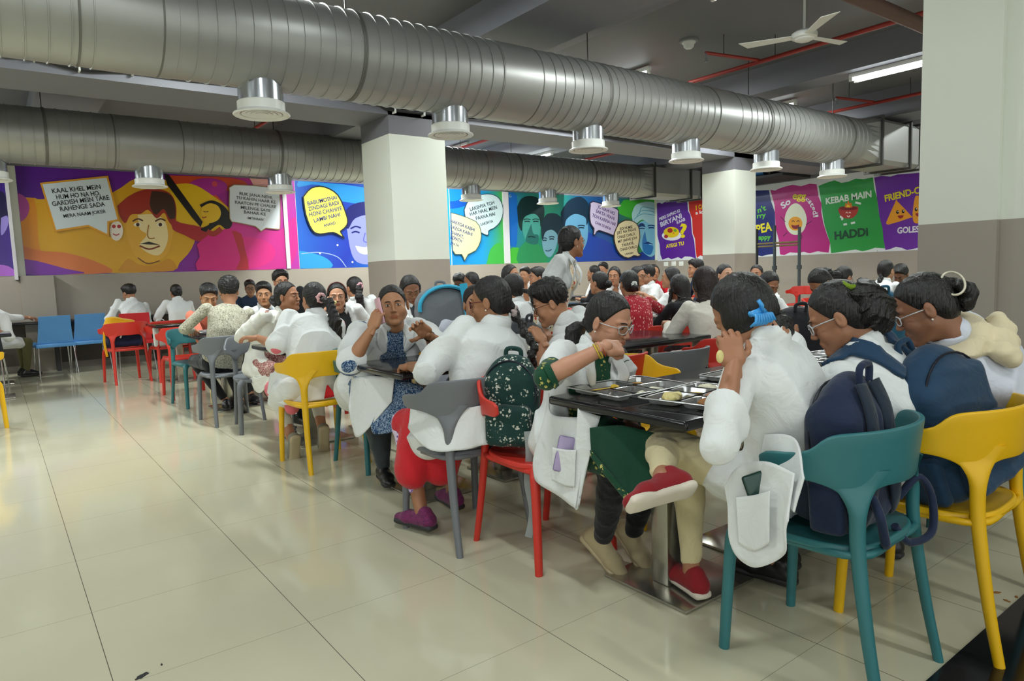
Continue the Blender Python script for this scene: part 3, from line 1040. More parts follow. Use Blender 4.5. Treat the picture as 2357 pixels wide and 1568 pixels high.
def floor_mat():
    N = NT('floor_tile', .09, 0, .5)
    tc = N.n('ShaderNodeTexCoord'); sp_ = N.n('ShaderNodeSeparateXYZ', {0: (tc, 'Object')})
    def m(op, a, b=0., c=0.): return N.n('ShaderNodeMath', {0: a, 1: b, 2: c}, operation=op)
    fx = m('DIVIDE', m('SUBTRACT', (sp_, 0), -.424), .6252); fy = m('DIVIDE', m('SUBTRACT', (sp_, 1), 4.945), .6349)
    px = m('PINGPONG', fx, .5); py = m('PINGPONG', fy, .5)
    lx = m('LESS_THAN', px, .0022); ly = m('LESS_THAN', py, .0020)
    cell = N.n('ShaderNodeCombineXYZ', {0: m('FLOOR', fx), 1: m('FLOOR', fy)})
    wn = N.n('ShaderNodeTexWhiteNoise', {0: cell}, noise_dimensions='2D')
    ns = N.noise(tc, 1.6, 4, .6)
    N.t.links.new(tc.outputs['Object'], ns.inputs[0])
    base = N.mix(ns, lin('c2bea2'), lin('d0ccb4'))
    base = N.mix(N.n('ShaderNodeMath', {0: (wn, 0), 1: .35}, operation='MULTIPLY'), base, lin('c6c4aa'))
    base = N.mix(m('MULTIPLY', lx, .85), base, lin('3c3830'))
    base = N.mix(m('MULTIPLY', ly, .55), base, lin('6a6554'))
    sm = N.noise(tc, .9, 3, .6); N.t.links.new(tc.outputs['Object'], sm.inputs[0])
    N.col(base)
    rg = N.ramp(sm, [(.3, (.07,)*3), (.75, (.16,)*3)])
    N.t.links.new(rg.outputs[0], N.b.inputs['Roughness'])
    wv = N.noise(tc, .55, 2, .5); N.t.links.new(tc.outputs['Object'], wv.inputs[0])
    N.bump(wv, .12, .02)
    return N.m
structure(box('floor', -9, 16, -7, 14, -.1, 0, floor_mat()))
N = NT('granite_black', .12, 0, .5)
v_ = N.coord('Object'); n_ = N.noise(v_, 60, 4, .7)
N.col(N.ramp(n_, [(0, lin('08080a')), (.6, lin('121216')), (.72, lin('2c2c33')), (.8, lin('101014'))])); GRAN = N.m
structure(box('trim_1', 1.55, 4.45, -1.5, .82, 0, .004, GRAN))

taupe = lin('a39a8f'); cream = lin('e2e6da'); grey = lin('77777d')
def wall_mat(name, zt=2.95, top=True, w='wall'):
    """dado, cream field, grey band above: a painted wall, by height in metres"""
    N = NT(name, .5, 0, .35)
    g = N.n('ShaderNodeNewGeometry'); s_ = N.n('ShaderNodeSeparateXYZ', {0: (g, 'Position')})
    a = N.n('ShaderNodeMath', {0: (s_, 2), 1: ZL}, operation='GREATER_THAN')
    b = N.n('ShaderNodeMath', {0: (s_, 2), 1: zt}, operation='GREATER_THAN')
    n1 = N.noise(N.coord('Object'), 1.2, 4)
    c = N.mix(n1, tuple(x*.93 for x in taupe), tuple(x*1.05 for x in taupe))
    c = N.mix(a, c, cream); c = N.mix(b, c, grey) if top else c
    N.col(c)
    return N.m
WM = wall_mat('painted_wall', 3.1); PM = wall_mat('painted_pillar', 2.95); RM = wall_mat('painted_right_wall', 9, False)
GREY = plain('ceiling_grey', '6d6e72', .6, var=.03); GREYB = plain('beam_grey', '7b7c84', .55, var=.03)
structure(box('wall_back', -9, XW+.2, YW, YW+.2, 0, 4.2, WM))
structure(box('wall_right', XW, XW+.2, -7, YW+.2, 0, 4.2, WM))
structure(box('wall_left', -9.2, -9, -2, YW+.2, 0, 4.2, WM))
structure(box('wall_near', 4.44, 4.6, -7, 1.42, 0, 4.2, RM))
structure(box('ceiling', -9, XW, -3.5, YW, ZC, ZC+.2, GREY))
# shallow piers on the poster wall
for i, (x0, x1) in enumerate(((-.05, .28), (.33, .62), (7.65, 7.95))):
    pass
structure(box('pillar', 3.925, 4.70, 7.5, 8.26, 0, ZC, PM))
structure(box('pillar', 10.75, 11.40, 7.5, 8.20, 0, ZC, PM))
structure(box('pillar', 4.40, 5.15, 1.41, 1.81, 0, ZC, RM))
structure(box('pillar', .36, .78, YW-.12, YW, 0, 1.455, WM))
structure(box('pillar', -4.0, -3.2, 7.5, 8.26, 0, ZC, PM))
bi = 0
def beam(x0, x1, y0, y1, z):
    structure(box('beam', x0, x1, y0, y1, z, ZC, GREYB))
beam(-9, XW, 7.5, 8.26, 3.17); beam(-9, XW, .55, 1.3, 3.35)
beam(3.82, 4.62, 1.3, 7.5, 3.45); beam(3.925, 4.7, 8.26, YW, 3.2)
beam(10.75, 11.4, 1.3, 7.5, 3.35); beam(10.75, 11.4, 8.26, YW, 3.2)
beam(-4.0, -3.2, 1.3, 7.5, 3.3); beam(-4.0, -3.2, 8.26, YW, 3.2)
beam(.6, 1.3, 1.3, 7.5, 3.66); beam(.6, 1.3, 8.26, YW, 3.5); beam(8.05, 8.45, 1.3, 7.5, 3.43); beam(8.15, 8.7, 8.26, YW, 3.46); beam(4.9, 5.2, 1.3, 7.5, 3.66)
beam(12.9, 13.2, 1.3, 7.5, 3.5)
# skirting along the back wall
structure(box('baseboard_back', -3, 3.9, YW-.02, YW, 0, .1, plain('skirting', '8b857c', .4)))

WHITE_P = plain('white_plastic', 'e9ebe6', .35, var=0)
# ---------------------------------------------------------------- tube lights (own labels mark the room's lamps, the rest are added fill)
TUBE = emit('tube_glow', 'f2fbff', 14.)
for i, (x, y, z, pw) in enumerate(TUBES):
    lab = {0: 'bright white tube light on the ceiling left of the fan', 1: 'pair of bright white tubes under the beam by the right pillar', 2: 'glaring tube light above the far duct at left',
           3: 'tube light glowing behind the middle pillar above the far duct', 4: 'tube light glowing above the far duct right of the middle pillar'}.get(i, None)
    t = thing('tube_light', lab or 'added fill tube light under the grey ceiling, %s' % ('behind the big duct' if y > 5 else 'out towards the entrance'), 'light', (x, y, z), 0, 'tube lights on the ceiling')
    box('housing', -.03 if i != 1 else -.08, .03 if i != 1 else .08, -.62, .62, .0, .05, WHITE_P, t, .004)
    if i in (0, 1, 2, 3, 4, 6, 7, 8): pass
    elif z < 3.7: box('mount', -.02, .02, -.1, .1, .05, ZC-z, WHITE_P, t)
    n = (0.,) if i != 1 else (-.06, .06)
    for dx in n:
        tube('tube', [(dx, -.6, -.018), (dx, .6, -.018)], .015, TUBE, t, 12)
        for s in (-1, 1):
            box('end_cap', dx-.018, dx+.018, s*.6-.02, s*.6+.02, -.036, 0, WHITE_P, t, .003)
    la = D.lights.new('tube_lamp', 'AREA'); la.shape = 'RECTANGLE'; la.size = .12; la.size_y = 1.2
    la.energy = TUBE_W*pw; la.color = (.94, 1, .97)
    lo = D.objects.new('tube_lamp', la); link(lo, t); lo.location = (0, 0, -.045)

# ---------------------------------------------------------------- ducts
def galv(name, c, rough, var=.12, ax=0, metal=.85):
    N = NT(name, rough, metal, .5)
    v = N.coord(); c = lin(c)
    n1 = N.noise(v, 1.7, 4, .6); n2 = N.noise(v, 22, 3)
    N.col(N.mix(n1, tuple(x*(1-var) for x in c), tuple(min(1, x*(1+var)) for x in c)))
    N.bump(n2, .05, .004)
    MATS[name] = N.m
    return N.m
DUCT = galv('duct_steel', 'a6a7a4', .4, .06, 0, .55); NECK = galv('neck_steel', 'c6cbd0', .2)
SEAM = plain('duct_seam', '4b4b48', .5, .5)
def duct(name, label, Yc, zc, r, x0, x1, seams, cols, label_g, parts_x, x2):
    t = thing(name, label, 'duct', (0, Yc, zc), 0, label_g)
    rot = Matrix.Rotation(math.pi/2, 4, 'Y')
    bm = bmesh.new()
    prof = []; x = x0
    # spiral-lock ribs along the pipe, plain sleeves between sections
    while x < x1:
        sleeve = any(a <= x < b for a, b in seams)
        w = .115
        if sleeve:
            prof += [(r+.004, x), (r+.004, x+w*.98)]
        else:
            prof += [(r, x), (r, x+w*.93), (r+.007, x+w*.94), (r+.007, x+w*.99)]
        x += w
    prof.append((r, x1))
    lathe_into(bm, prof, 72, rot)
    bmobj('pipe', bm, DUCT, t, True, autos=25)
    for a, b in seams:
        for q in (a, b):
            if x0 < q < x1:
                bm = bmesh.new(); lathe_into(bm, [(r, q-.007), (r+.006, q-.006), (r+.006, q+.006), (r, q+.007)], 72, rot)
                bmobj('joint_band', bm, plain('band_grey', '74746f', .5, .5), t, True, autos=25)
    # square transition at the far end
    bm = bmesh.new()
    n = 32; ra, rb = [], []
    s = r*.98
    for k in range(n):
        a = 2*math.pi*(k+.5)/n
        ra.append(bm.verts.new((x1, r*math.cos(a), r*math.sin(a))))
        m = max(abs(math.cos(a)), abs(math.sin(a)))
        rb.append(bm.verts.new((x1+.35, s*math.cos(a)/m, s*math.sin(a)/m)))
    rc = [bm.verts.new((x2, v.co.y, v.co.z)) for v in rb]
    for A_, B_ in ((ra, rb), (rb, rc)):
        for k in range(n):
            bm.faces.new((A_[k], A_[(k+1) % n], B_[(k+1) % n], B_[k]))
    bm.faces.new(rc)
    bmobj('square_end', bm, DUCT, t)
    for q in (x1+.35, x2-.35, x2):
        bm = bmesh.new()
        for (y0, y1, z0, z1) in ((-s-.03, s+.03, s-.0, s+.03), (-s-.03, s+.03, -s-.03, -s), (s, s+.03, -s, s), (-s-.03, -s, -s, s)):
            bbox(bm, q-.02, q+.02, y0, y1, z0, z1)
        bmobj('flange', bm, SEAM, t)
    for hx in parts_x:
        tube('hanger_rod', [(hx, 0, r), (hx, 0, ZC-zc)], .006, SEAM, t, 6)
        bm = bmesh.new(); lathe_into(bm, [(r+.001, hx-.015), (r+.007, hx-.015), (r+.007, hx+.015), (r+.001, hx+.015)], 72, rot)
        bmobj('hanger_strap', bm, MATS['band_grey'], t, True, autos=25)
    return t
duct('air_duct', 'huge round silver spiral duct crossing the hall near the camera', 5.1, 2.96, .33, -6.5, 10.0,
     [(-1.1, -.25), (.55, 1.0), (3.62, 4.05), (6.6, 7.0)], None, 'round silver air ducts', (-1.3, 2.35, 4.9, 7.6, 9.6), 11.6)
duct('air_duct', 'round silver duct further back, running behind the middle pillar', 9.4, 2.95, .31, -6.5, 10.1,
     [(-1.6, -1.2), (1.28, 2.0), (5.3, 5.7), (6.5, 6.95)], None, 'round silver air ducts', (-1.2, .62, 3.2, 7.2, 8.9), 11.9)
def diffuser(x, y, zc, r, lab):
    t = thing('air_diffuser', lab, 'vent', (x, y, 2.45), 0, 'round ceiling diffusers under the ducts')
    top = zc-math.sqrt(max(r*r-.1**2, 0))-2.45+.05
    bm = bmesh.new(); lathe_into(bm, [(.155, .07), (.155, top), (.147, top), (.147, .07)], 36)
    bmobj('neck', bm, NECK, t, True, autos=40)
    bm = bmesh.new(); lathe_into(bm, [(.157, .085), (.164, .08), (.164, .02), (.193, .004), (.197, -.004), (.19, -.01), (.15, .0), (.145, .012), (.135, .05)], 40)
    bmobj('ring', bm, WHITE_P, t, True, autos=40)
    for k in range(4):
        a = .138-.032*k
        bm = bmesh.new(); lathe_into(bm, [(a, .0), (a-.004, .022), (max(a-.034, .001), .03), (max(a-.03, .001), .004), (a, 0)] if k < 3 else [(a, 0), (a-.003, .02), (0, .02), (0, 0.002), (a, 0)], 36)
        bmobj('cone', bm, WHITE_P, t, True, autos=40)
    bm = bmesh.new(); lathe_into(bm, [(.145, .05), (0, .05)], 30); bmobj('plenum', bm, plain('dark_inside', '151515', .9), t)
    return t
for i, x in enumerate((1.66, 3.26, 4.88, 6.40, 7.98, 9.60)):
    diffuser(x, 5.1, 2.96, .33, '%s round diffuser under the near duct, counted from the left' % ('first', 'second', 'third', 'fourth', 'fifth', 'sixth')[i])
for i, x in enumerate((.10, 1.65, 3.24, 6.35, 7.98, 9.55)):
    diffuser(x, 9.4, 2.95, .31, '%s round diffuser under the far duct, counted from the left' % ('first', 'second', 'third', 'fourth', 'fifth', 'sixth')[i])
diffuser(-.35, 5.5, 2.96, .33, 'cut-off round diffuser at the left edge of the photo')

# ---------------------------------------------------------------- pipes, cable, fan, detector
RED = plain('sprinkler_red', '9c2f26', .4)
def sprinkler(x, y0, y1, lab, br):
    t = thing('sprinkler_pipe', lab, 'pipe', (x, 0, 3.5), 0, 'red sprinkler pipes under the ceiling')
    tube('main_pipe', [(0, y0, 0), (0, y1, 0)], .024, RED, t, 10)
    for y in br:
        tube('branch_pipe', [(0, y, .02), (-.75, y+.15, .02)], .018, RED, t, 10)
        tube('sprinkler_head', [(-.74, y+.15, .02), (-.74, y+.15, -.05), (-.74, y+.15, -.07)], [.014, .012, .02], NECK, t, 8)
        tube('hanger', [(-.5, y+.1, .03), (-.5, y+.1, .24)], .005, SEAM, t, 6)
    tube('hanger', [(0, (y0+y1)/2, .02), (0, (y0+y1)/2, .24)], .005, SEAM, t, 6)
sprinkler(7.05, 1.4, 7.4, 'long red sprinkler pipe behind the ceiling fan', (4.6,))
sprinkler(10.35, 1.4, 7.4, 'red sprinkler pipe above the far end of the near duct', (4.9,))
sprinkler(3.3, 8.4, 12.6, 'red sprinkler pipe left of the middle pillar', (9.2,))
sprinkler(6.9, 8.4, 12.6, 'red sprinkler pipe right of the middle pillar', (8.7,))
sprinkler(9.9, 8.4, 12.6, 'red sprinkler pipe near the far end of the back duct', (9.0,))
tag(tube('rusty_pipe', [(3.4, 2.82, 3.33), (5.6, 2.82, 3.33), (8.2, 2.82, 3.33), (12, 2.82, 3.33)], .06, plain('rusty_brown', '5c4238', .6), None, 16), 'thick rusty brown pipe crossing the top right corner', 'pipe')
CBL = plain('cable_black', '0d1012', .45, var=0)
t = thing('power_cable', 'thick black cable looping along the big beam behind the duct', 'cable')
p = [tuple(onY(x, y, 7.46)) for x, y in ((0, 126), (70, 130), (140, 148), (200, 160), (300, 163), (400, 176), (520, 190), (700, 212), (790, 224), (865, 238), (890, 250), (930, 256), (990, 262), (1100, 272), (1250, 291), (1400, 313), (1560, 338))]
tube('cable', smoothpts(p, 5), .022, CBL, t, 8)
for x, y in ((78, 131), (182, 155), (305, 164), (908, 254), (975, 261)):
    q = onY(x, y, 7.45); box('cable_clip', q[0]-.008, q[0]+.008, 7.42, 7.5, q[2]-.035, q[2]+.035, WHITE_P, t)
t = thing('ceiling_fan', 'white three-blade ceiling fan at rest', 'fan', (6.42, 3.7, 3.42))
bm = bmesh.new(); lathe_into(bm, [(0, -.055), (.05, -.055), (.085, -.04), (.09, -.03), (.115, -.022), (.12, .0), (.115, .022), (.08, .045), (.03, .05), (0, .05)], 32)
bmobj('motor_hub', bm, WHITE_P, t, True, autos=40)
tube('down_rod', [(0, 0, .04), (0, 0, .33)], .012, WHITE_P, t, 10)
for k, a in enumerate((118, -10, 232)):
    bm = bmesh.new()
    bbox(bm, .09, .56, -.07, .07, -.003, .003, None, .002, 1)
    for v in bm.verts:
        if v.co.x > .5: v.co.x += v.co.y*.5
        if v.co.x < .2: v.co.y *= .62
        v.co.z += v.co.y*.12
    o = bmobj('blade', bm, WHITE_P, t, loc=(0, 0, -.005), rot=(0, 0, R_(a)))
t = thing('smoke_detector', 'small white smoke detector on the ceiling left of the fan', 'detector', (6.4, 5.05, ZC))
bm = bmesh.new(); lathe_into(bm, [(.075, 0), (.075, -.03), (.06, -.045), (.055, -.07), (.035, -.09), (0, -.092)], 28); bmobj('sensor_body', bm, WHITE_P, t, True, autos=40)
bm = bmesh.new(); lathe_into(bm, [(.1, 0), (.1, -.018), (0, -.018)], 28); bmobj('mounting_plate', bm, plain('plate_grey', '8b8d8c', .5), t, True, autos=40)
# small strips on the ceiling
tag(box('conduit_strip', 4.75, 4.79, 4.2, 4.75, 3.64, 3.66, WHITE_P), 'short white conduit strip on the ceiling above the duct', 'conduit')
# scaffold by the food posters
t = thing('scaffold', 'old steel scaffold frame standing before the egg poster', 'scaffold', (13.2, 8.1, 0))
STL = plain('scaffold_steel', '4d5559', .5, .5, var=.2); WOOD = plain('weathered_plank', '7a6a45', .8, var=.25)
pa = onX(1840, 540, 13.3); pb = onX(1783, 560, 13.3); pc = onX(1742, 560, 13.3)
for q, zt, c in ((pa, 1.98, STL), (pb, 2.05, STL), (pc, 2.0, plain('pole_dark', '24282a', .6))):
    x, y = q[0]-13.2, q[1]-8.1
    o = tube('pole', [(x, y, 0), (x, y, zt)], .032, c, t, 12)
    tube('coupler', [(x, y, 1.12), (x, y, 1.2)], .052, c, o, 12)
for z in (1.68, 1.62):
    tube('crossbar', [(pa[0]-13.2, pa[1]-8.1, z), (pc[0]-13.2, pc[1]-8.1+.1, z)], .022 if z > 1.65 else .018, WOOD, t, 8)
# air handler recess high on the food wall and pipework
t = thing('air_handler', 'orange painted recess with a grey unit high by the corner', 'air conditioner', (XW, 11.0, 3.28))
box('orange_panel', -.12, -.02, -1.2, 1.0, -.1, .5, plain('orange_paint', 'c8461c', .5), t)
box('unit_body', -.5, -.12, .15, 1.0, -.06, .42, plain('unit_grey', '6f7272', .4, .3), t, .01)
for k in range(5): box('louvre', -.52, -.5, .2, .95, -.02+.08*k, .02+.08*k, SEAM, t)
t = thing('pipe_manifold', 'cluster of dark pipes and a blue valve above the blue poster', 'pipe', (14.3, 8.75, 3.24))
BR = plain('pipe_brown', '3f3531', .6, .3)
for k in range(4):
    tube('pipe', [(-.1-.15*k, -.42, -.0+.09*k), (-.1-.15*k, 1.0, -.0+.09*k)], .05, BR, t, 10)
for y in (-.3, .1, .45): tube('riser', [(-.3, y, -.0), (-.3, y, .5)], .035, BR, t, 10)
tube('valve', [(-.36, .2, .05), (-.36, .42, .05)], [.07, .07], plain('valve_blue', '2a5f8a', .4), t, 12)
tag(box('dark_soffit', 13.6, XW-.02, 8.3, YW-.05, 3.12, 3.17, plain('soffit', '2a2a2c', .8)), 'dark soffit ledge above the food posters', 'ledge')
# sockets under the food posters
for i, (x, y) in enumerate(((1533, 608), (1551, 607), (1568, 607), (1592, 608), (1612, 605))):
    q = onX(x, y, XW-.005) if x > 1520 else onY(x, y, YW)
    t = tag(box('switch_plate', XW-.014, XW, q[1]-.075, q[1]+.075, q[2]-.06, q[2]+.06, WHITE_P, None, .004), 'white switch plate on the wall below the posters, %s from the left' % ('first', 'second', 'third', 'fourth', 'fifth')[i], 'switch', 'switch plates under the posters')

# long counter along the back wall
BLACK = NT('counter_black', .14, 0, .5); BLACK.col(lin('17171a')); v_ = BLACK.coord(); n_ = BLACK.noise(v_, 90, 3); BLACK.col(BLACK.mix(n_, lin('101012'), lin('222226'))); BLACK = BLACK.m
t = thing('wall_counter', 'long black counter running along the poster wall', 'counter', (0, YW, 0))
box('worktop', -4, 8.5, -.42, -.02, .73, .77, BLACK, t, .008)
for k in range(9): box('bracket', -3.5+1.4*k, -3.45+1.4*k, -.36, -.02, .0, .73, plain('bracket_dark', '2f2f31', .6), t)
box('kick_panel', -4, 8.5, -.04, -.005, .1, .73, plain('panel_brown', '57504a', .7), t)

# ================================================================ printed posters
def pm(c, rough=.28):
    return plain('print_'+c, c, rough, var=.0)
class Art:
    """a board lying on a wall; shapes traced on it are thin layers of its print"""
    def __init__(s, wall, crop):
        s.w = wall; s.c = crop; s.layer = 1; s.par = None; s.zlo, s.zhi = 1.462, 3.098; s.clip = None
    def pt(s, u, v):
        x, y = s.c[0]+s.c[2]*u, s.c[1]+s.c[2]*v
        q = onY(x, y, YW) if s.w == 'Y' else onX(x, y, XW)
        return (q[0], q[2]) if s.w == 'Y' else (-q[1], q[2])
    def P3(s, a, z, d):
        return (a, YW-d, z) if s.w == 'Y' else (XW-d, -a, z)
    def board(s, name, a0, a1, z0, z1, m, label, group='printed posters along the walls', lay=0):
        d0, d1 = 0., .004
        bm = bmesh.new()
        v = [bm.verts.new(s.P3(a, z, d)) for d in (d0, d1) for a, z in ((a0, z0), (a1, z0), (a1, z1), (a0, z1))]
        for f in ((0, 1, 2, 3), (4, 5, 6, 7), (0, 1, 5, 4), (1, 2, 6, 5), (2, 3, 7, 6), (3, 0, 4, 7)): bm.faces.new([v[i] for i in f])
        s.par = tag(bmobj(name, bm, m), label, 'poster', group); s.layer = 5; s.clip = (a0, a1)
        return s.par
    def poly(s, name, pts, c, thick=0., par=None, smooth=0, uv=True, lift=None, clamp=True):
        q = [s.pt(*p) if uv else p for p in pts]
        if smooth:
            q = [(p[0], p[1]) for p in smoothpts([(a, b, 0) for a, b in q+[q[0]]], smooth)][:-1]
        if clamp and s.clip:
            q = [(min(max(a, s.clip[0]+.002), s.clip[1]-.002), min(max(z, s.zlo), s.zhi)) for a, z in q]
        d = (.004+s.layer*.00035 if lift is None else lift); s.layer += 1
        bm = bmesh.new()
        vs_ = [bm.verts.new(s.P3(a, z, d)) for a, z in q]
        es = [bm.edges.new((vs_[i], vs_[(i+1) % len(vs_)])) for i in range(len(vs_)) if (vs_[i].co-vs_[(i+1) % len(vs_)].co).length > 1e-7]
        bmesh.ops.triangle_fill(bm, edges=es, use_beauty=True)
        if thick:
            g = bmesh.ops.extrude_face_region(bm, geom=bm.faces[:])
            vv = [x for x in g['geom'] if isinstance(x, bmesh.types.BMVert)]
            n = (0, thick, 0) if s.w == 'Y' else (thick, 0, 0)
            bmesh.ops.translate(bm, vec=n, verts=vv)
        return bmobj(name, bm, c if not isinstance(c, str) else pm(c), par or s.par)
    def ell(s, name, u, v, ru, rv, c, n=28, a0=0, a1=360, **k):
        pts = [(u+ru*math.cos(R_(a0+(a1-a0)*i/n)), v+rv*math.sin(R_(a0+(a1-a0)*i/n))) for i in range(n)]
        return s.poly(name, pts, c, **k)
    def stroke(s, name, pts, w, c, par=None):
        """thin drawn line"""
        q = smoothpts([(*p, 0) for p in pts], 4); L, Rr = [], []
        for i, p in enumerate(q):
            t = (q[min(i+1, len(q)-1)]-q[max(i-1, 0)]).normalized(); n = Vector((-t.y, t.x, 0))
            L.append((p.x+n.x*w/2, p.y+n.y*w/2)); Rr.append((p.x-n.x*w/2, p.y-n.y*w/2))
        return s.poly(name, L+Rr[::-1], c, par=par)
    def text(s, t, p0, p1, cap, c, par=None, weight=.02, lift=None):
        a = s.pt(*p0); b = s.pt(*p1)
        L = math.hypot(b[0]-a[0], b[1]-a[1]); d = (s.bl+.0025) if par is not None else .005+s.layer*.00035; s.layer += 1
        ux = (b[0]-a[0])/L, (b[1]-a[1])/L
        hi = s.pt(p0[0], p0[1]-cap); size = abs(hi[1]-a[1])/.70
        mid = ((a[0]+b[0])/2, (a[1]+b[1])/2)
        O = s.P3(mid[0], mid[1], d)
        X_ = (ux[0], 0, ux[1]) if s.w == 'Y' else (0, -ux[0], ux[1]); Z_ = (-ux[1], 0, ux[0]) if s.w == 'Y' else (0, ux[1], ux[0])
        o = text_obj('lettering', t, size, pm(c), O, X_, Z_, par or s.par, weight)
        xs = [v.co.x for v in o.data.vertices]
        if xs:
            w = max(xs)-min(xs); f = L/w
            o.data.transform(Matrix.Diagonal((f, 1, 1, 1)))
            xs = [v.co.x for v in o.data.vertices]; ys = [v.co.y for v in o.data.vertices]
            o.data.transform(Matrix.Translation((-(max(xs)+min(xs))/2, -(max(ys)+min(ys))/2, 0)))
        return o
    def bubble(s, name, pts, fill, border, bw, label=None, smooth=0):
        ar = sum(pts[i-1][0]*pts[i][1]-pts[i][0]*pts[i-1][1] for i in range(len(pts))); bw = abs(bw)*(1 if ar > 0 else -1)
        s.bl = getattr(s, 'bl', .018)+.012
        o = s.poly('speech_bubble', pts, border, thick=.016, smooth=smooth, lift=s.bl)
        inner = []
        n = len(pts)
        for i in range(n):
            a = Vector(pts[i-1]); b = Vector(pts[i]); c = Vector(pts[(i+1) % n])
            e1 = (b-a).normalized(); e2 = (c-b).normalized()
            nn = Vector((-(e1+e2).y, (e1+e2).x))
            nn = nn.normalized() if nn.length > 1e-6 else Vector((0, 0))
            k = bw/max(.35, nn.dot(Vector((-e1.y, e1.x))))
            inner.append(tuple(b+nn*k))
        s.poly('bubble_face', inner, fill, smooth=smooth, lift=s.bl+.001, par=o)
        return o
A = Art('Y', (0, 380, .45916)); B = Art('Y', (1000, 380, .32244))
xa = lambda px: float(onY(px, 500, YW)[0])
STRIP = plain('joint_strip', 'd9d6dc', .4, var=0)
def grad_mat(name, stops, ax=0, lo=0, hi=1):
    """printed colour bands that run along the wall"""
    N = NT(name, .28, 0, .45)
    g = N.n('ShaderNodeNewGeometry'); s_ = N.n('ShaderNodeSeparateXYZ', {0: (g, 'Position')})
    ns = N.noise(N.coord(), .9, 1, .4)
    m = N.n('ShaderNodeMapRange', {0: (s_, ax), 1: lo, 2: hi})
    m2 = N.n('ShaderNodeMath', {0: N.n('ShaderNodeMath', {0: ns, 1: .5}, operation='SUBTRACT'), 1: .25}, operation='MULTIPLY')
    N.col(N.ramp(N.n('ShaderNodeMath', {0: m, 1: m2}, operation='ADD'), [(p, lin(c)) for p, c in stops])); return N.m

# --- poster 0: purple sliver at the left edge
A.board('wall_poster', -1.6, xa(22), 1.46, 3.1, pm('3b1f7a'), 'purple poster cut by the left edge of the photo')
A.poly('printed_figure', [(-60, 150), (0, 130), (30, 160), (42, 230), (30, 260), (0, 300), (-60, 320)], '1a1440', smooth=4)
A.poly('printed_ear', [(5, 265), (35, 255), (42, 290), (28, 330), (5, 350)], '8f7fc8', smooth=4)
A.ell('printed_circle', 0, 560, 85, 60, 'a45cc0')
# --- poster 1: purple, orange and magenta with two people
A.board('wall_poster', xa(46), xa(682), 1.46, 3.1, grad_mat('print_left', [(0, '54248a'), (.35, '6a2692'), (.62, '8a2590'), (.8, 'c22a8c'), (1, 'b73aa8')], 0, xa(46), xa(682)), 'long purple, orange and magenta poster with two painted people')
A.poly('printed_field', [(62, 160), (175, 165), (205, 172), (420, 150), (560, 140), (700, 60), (860, 90), (960, 240), (985, 330), (960, 420), (900, 490), (850, 530), (500, 541), (440, 500), (300, 450), (205, 430), (170, 400), (100, 395)], 'd9a21c', smooth=3)
A.poly('printed_field', [(62, 230), (170, 165), (192, 380), (205, 470), (120, 470), (70, 420)], 'dd8c22', smooth=3)
A.poly('printed_wave', [(100, 400), (205, 430), (330, 440), (470, 480), (560, 540), (210, 548), (150, 500), (95, 470)], 'd8763a', smooth=3)
A.poly('printed_wave', [(85, 470), (180, 480), (330, 520), (420, 543), (90, 548)], '7a2ba6', smooth=3)
A.ell('printed_circle', 85, 215, 62, 72, 'b0489c')
A.poly('printed_wave', [(840, 52), (1160, 65), (1240, 100), (1150, 130), (1060, 120), (1140, 210), (1160, 260), (1060, 180), (960, 120), (870, 90)], 'cf4a24', smooth=4)
A.ell('printed_circle', 1040, 110, 100, 45, 'ad2f92')
A.ell('printed_circle', 1075, 95, 14, 14, 'd04a5a')
A.poly('printed_field', [(850, 100), (960, 95), (1060, 150), (1180, 250), (1160, 330), (1060, 360), (900, 300)], 'e5b71c', smooth=4)
A.poly('printed_wave', [(1120, 260), (1250, 300), (1400, 330), (1480, 260), (1490, 420), (1430, 515), (1200, 525)], 'cc2f8e', smooth=3)
A.ell('printed_circle', 1230, 440, 150, 80, 'd92c86')
A.poly('printed_wave', [(1250, 62), (1350, 62), (1350, 100), (1280, 110)], 'e8a8a0', smooth=3)
# painted head with red hair: a plain stand-in
A.poly('printed_collar', [(590, 532), (640, 470), (700, 500), (780, 500), (850, 470), (870, 530)], 'c98a1e', smooth=4)
A.poly('printed_face', [(632, 250), (740, 215), (850, 250), (872, 300), (862, 370), (842, 440), (792, 482), (735, 492), (682, 462), (650, 400), (632, 330)], 'dfa730', smooth=5)
A.poly('printed_light', [(690, 250), (780, 250), (830, 290), (840, 380), (800, 450), (740, 440), (700, 400), (735, 350), (700, 320)], 'efd9a0', smooth=5)
A.poly('printed_hair', [(588, 205), (640, 160), (705, 128), (770, 120), (835, 132), (872, 170), (884, 235), (872, 305), (846, 285), (822, 240), (785, 268), (742, 225), (705, 245), (655, 250), (628, 292), (600, 255)], '9c2e1e', smooth=4)
A.poly('printed_hair_shade', [(760, 130), (835, 140), (872, 180), (878, 260), (850, 270), (820, 220), (780, 250), (750, 200)], '3e2516', smooth=4)
for u in (690, 803):
    A.ell('printed_eye', u, 299, 20, 10, 'f2e6c8'); A.ell('printed_eye', u, 299, 9, 9, '3a1c10')
    A.stroke('printed_brow', [(u-26, 283), (u, 270), (u+26, 280)], 7, '4a2614')
A.stroke('printed_nose', [(745, 300), (738, 345), (748, 368), (775, 366)], 5, 'a5661c')
A.poly('printed_moustache', [(700, 396), (745, 384), (800, 400), (745, 399)], '241410')
A.stroke('printed_mouth', [(700, 405), (748, 422), (800, 406)], 8, '7c3014')
A.stroke('printed_fold', [(690, 465), (740, 494), (800, 480)], 6, '7a4c14')
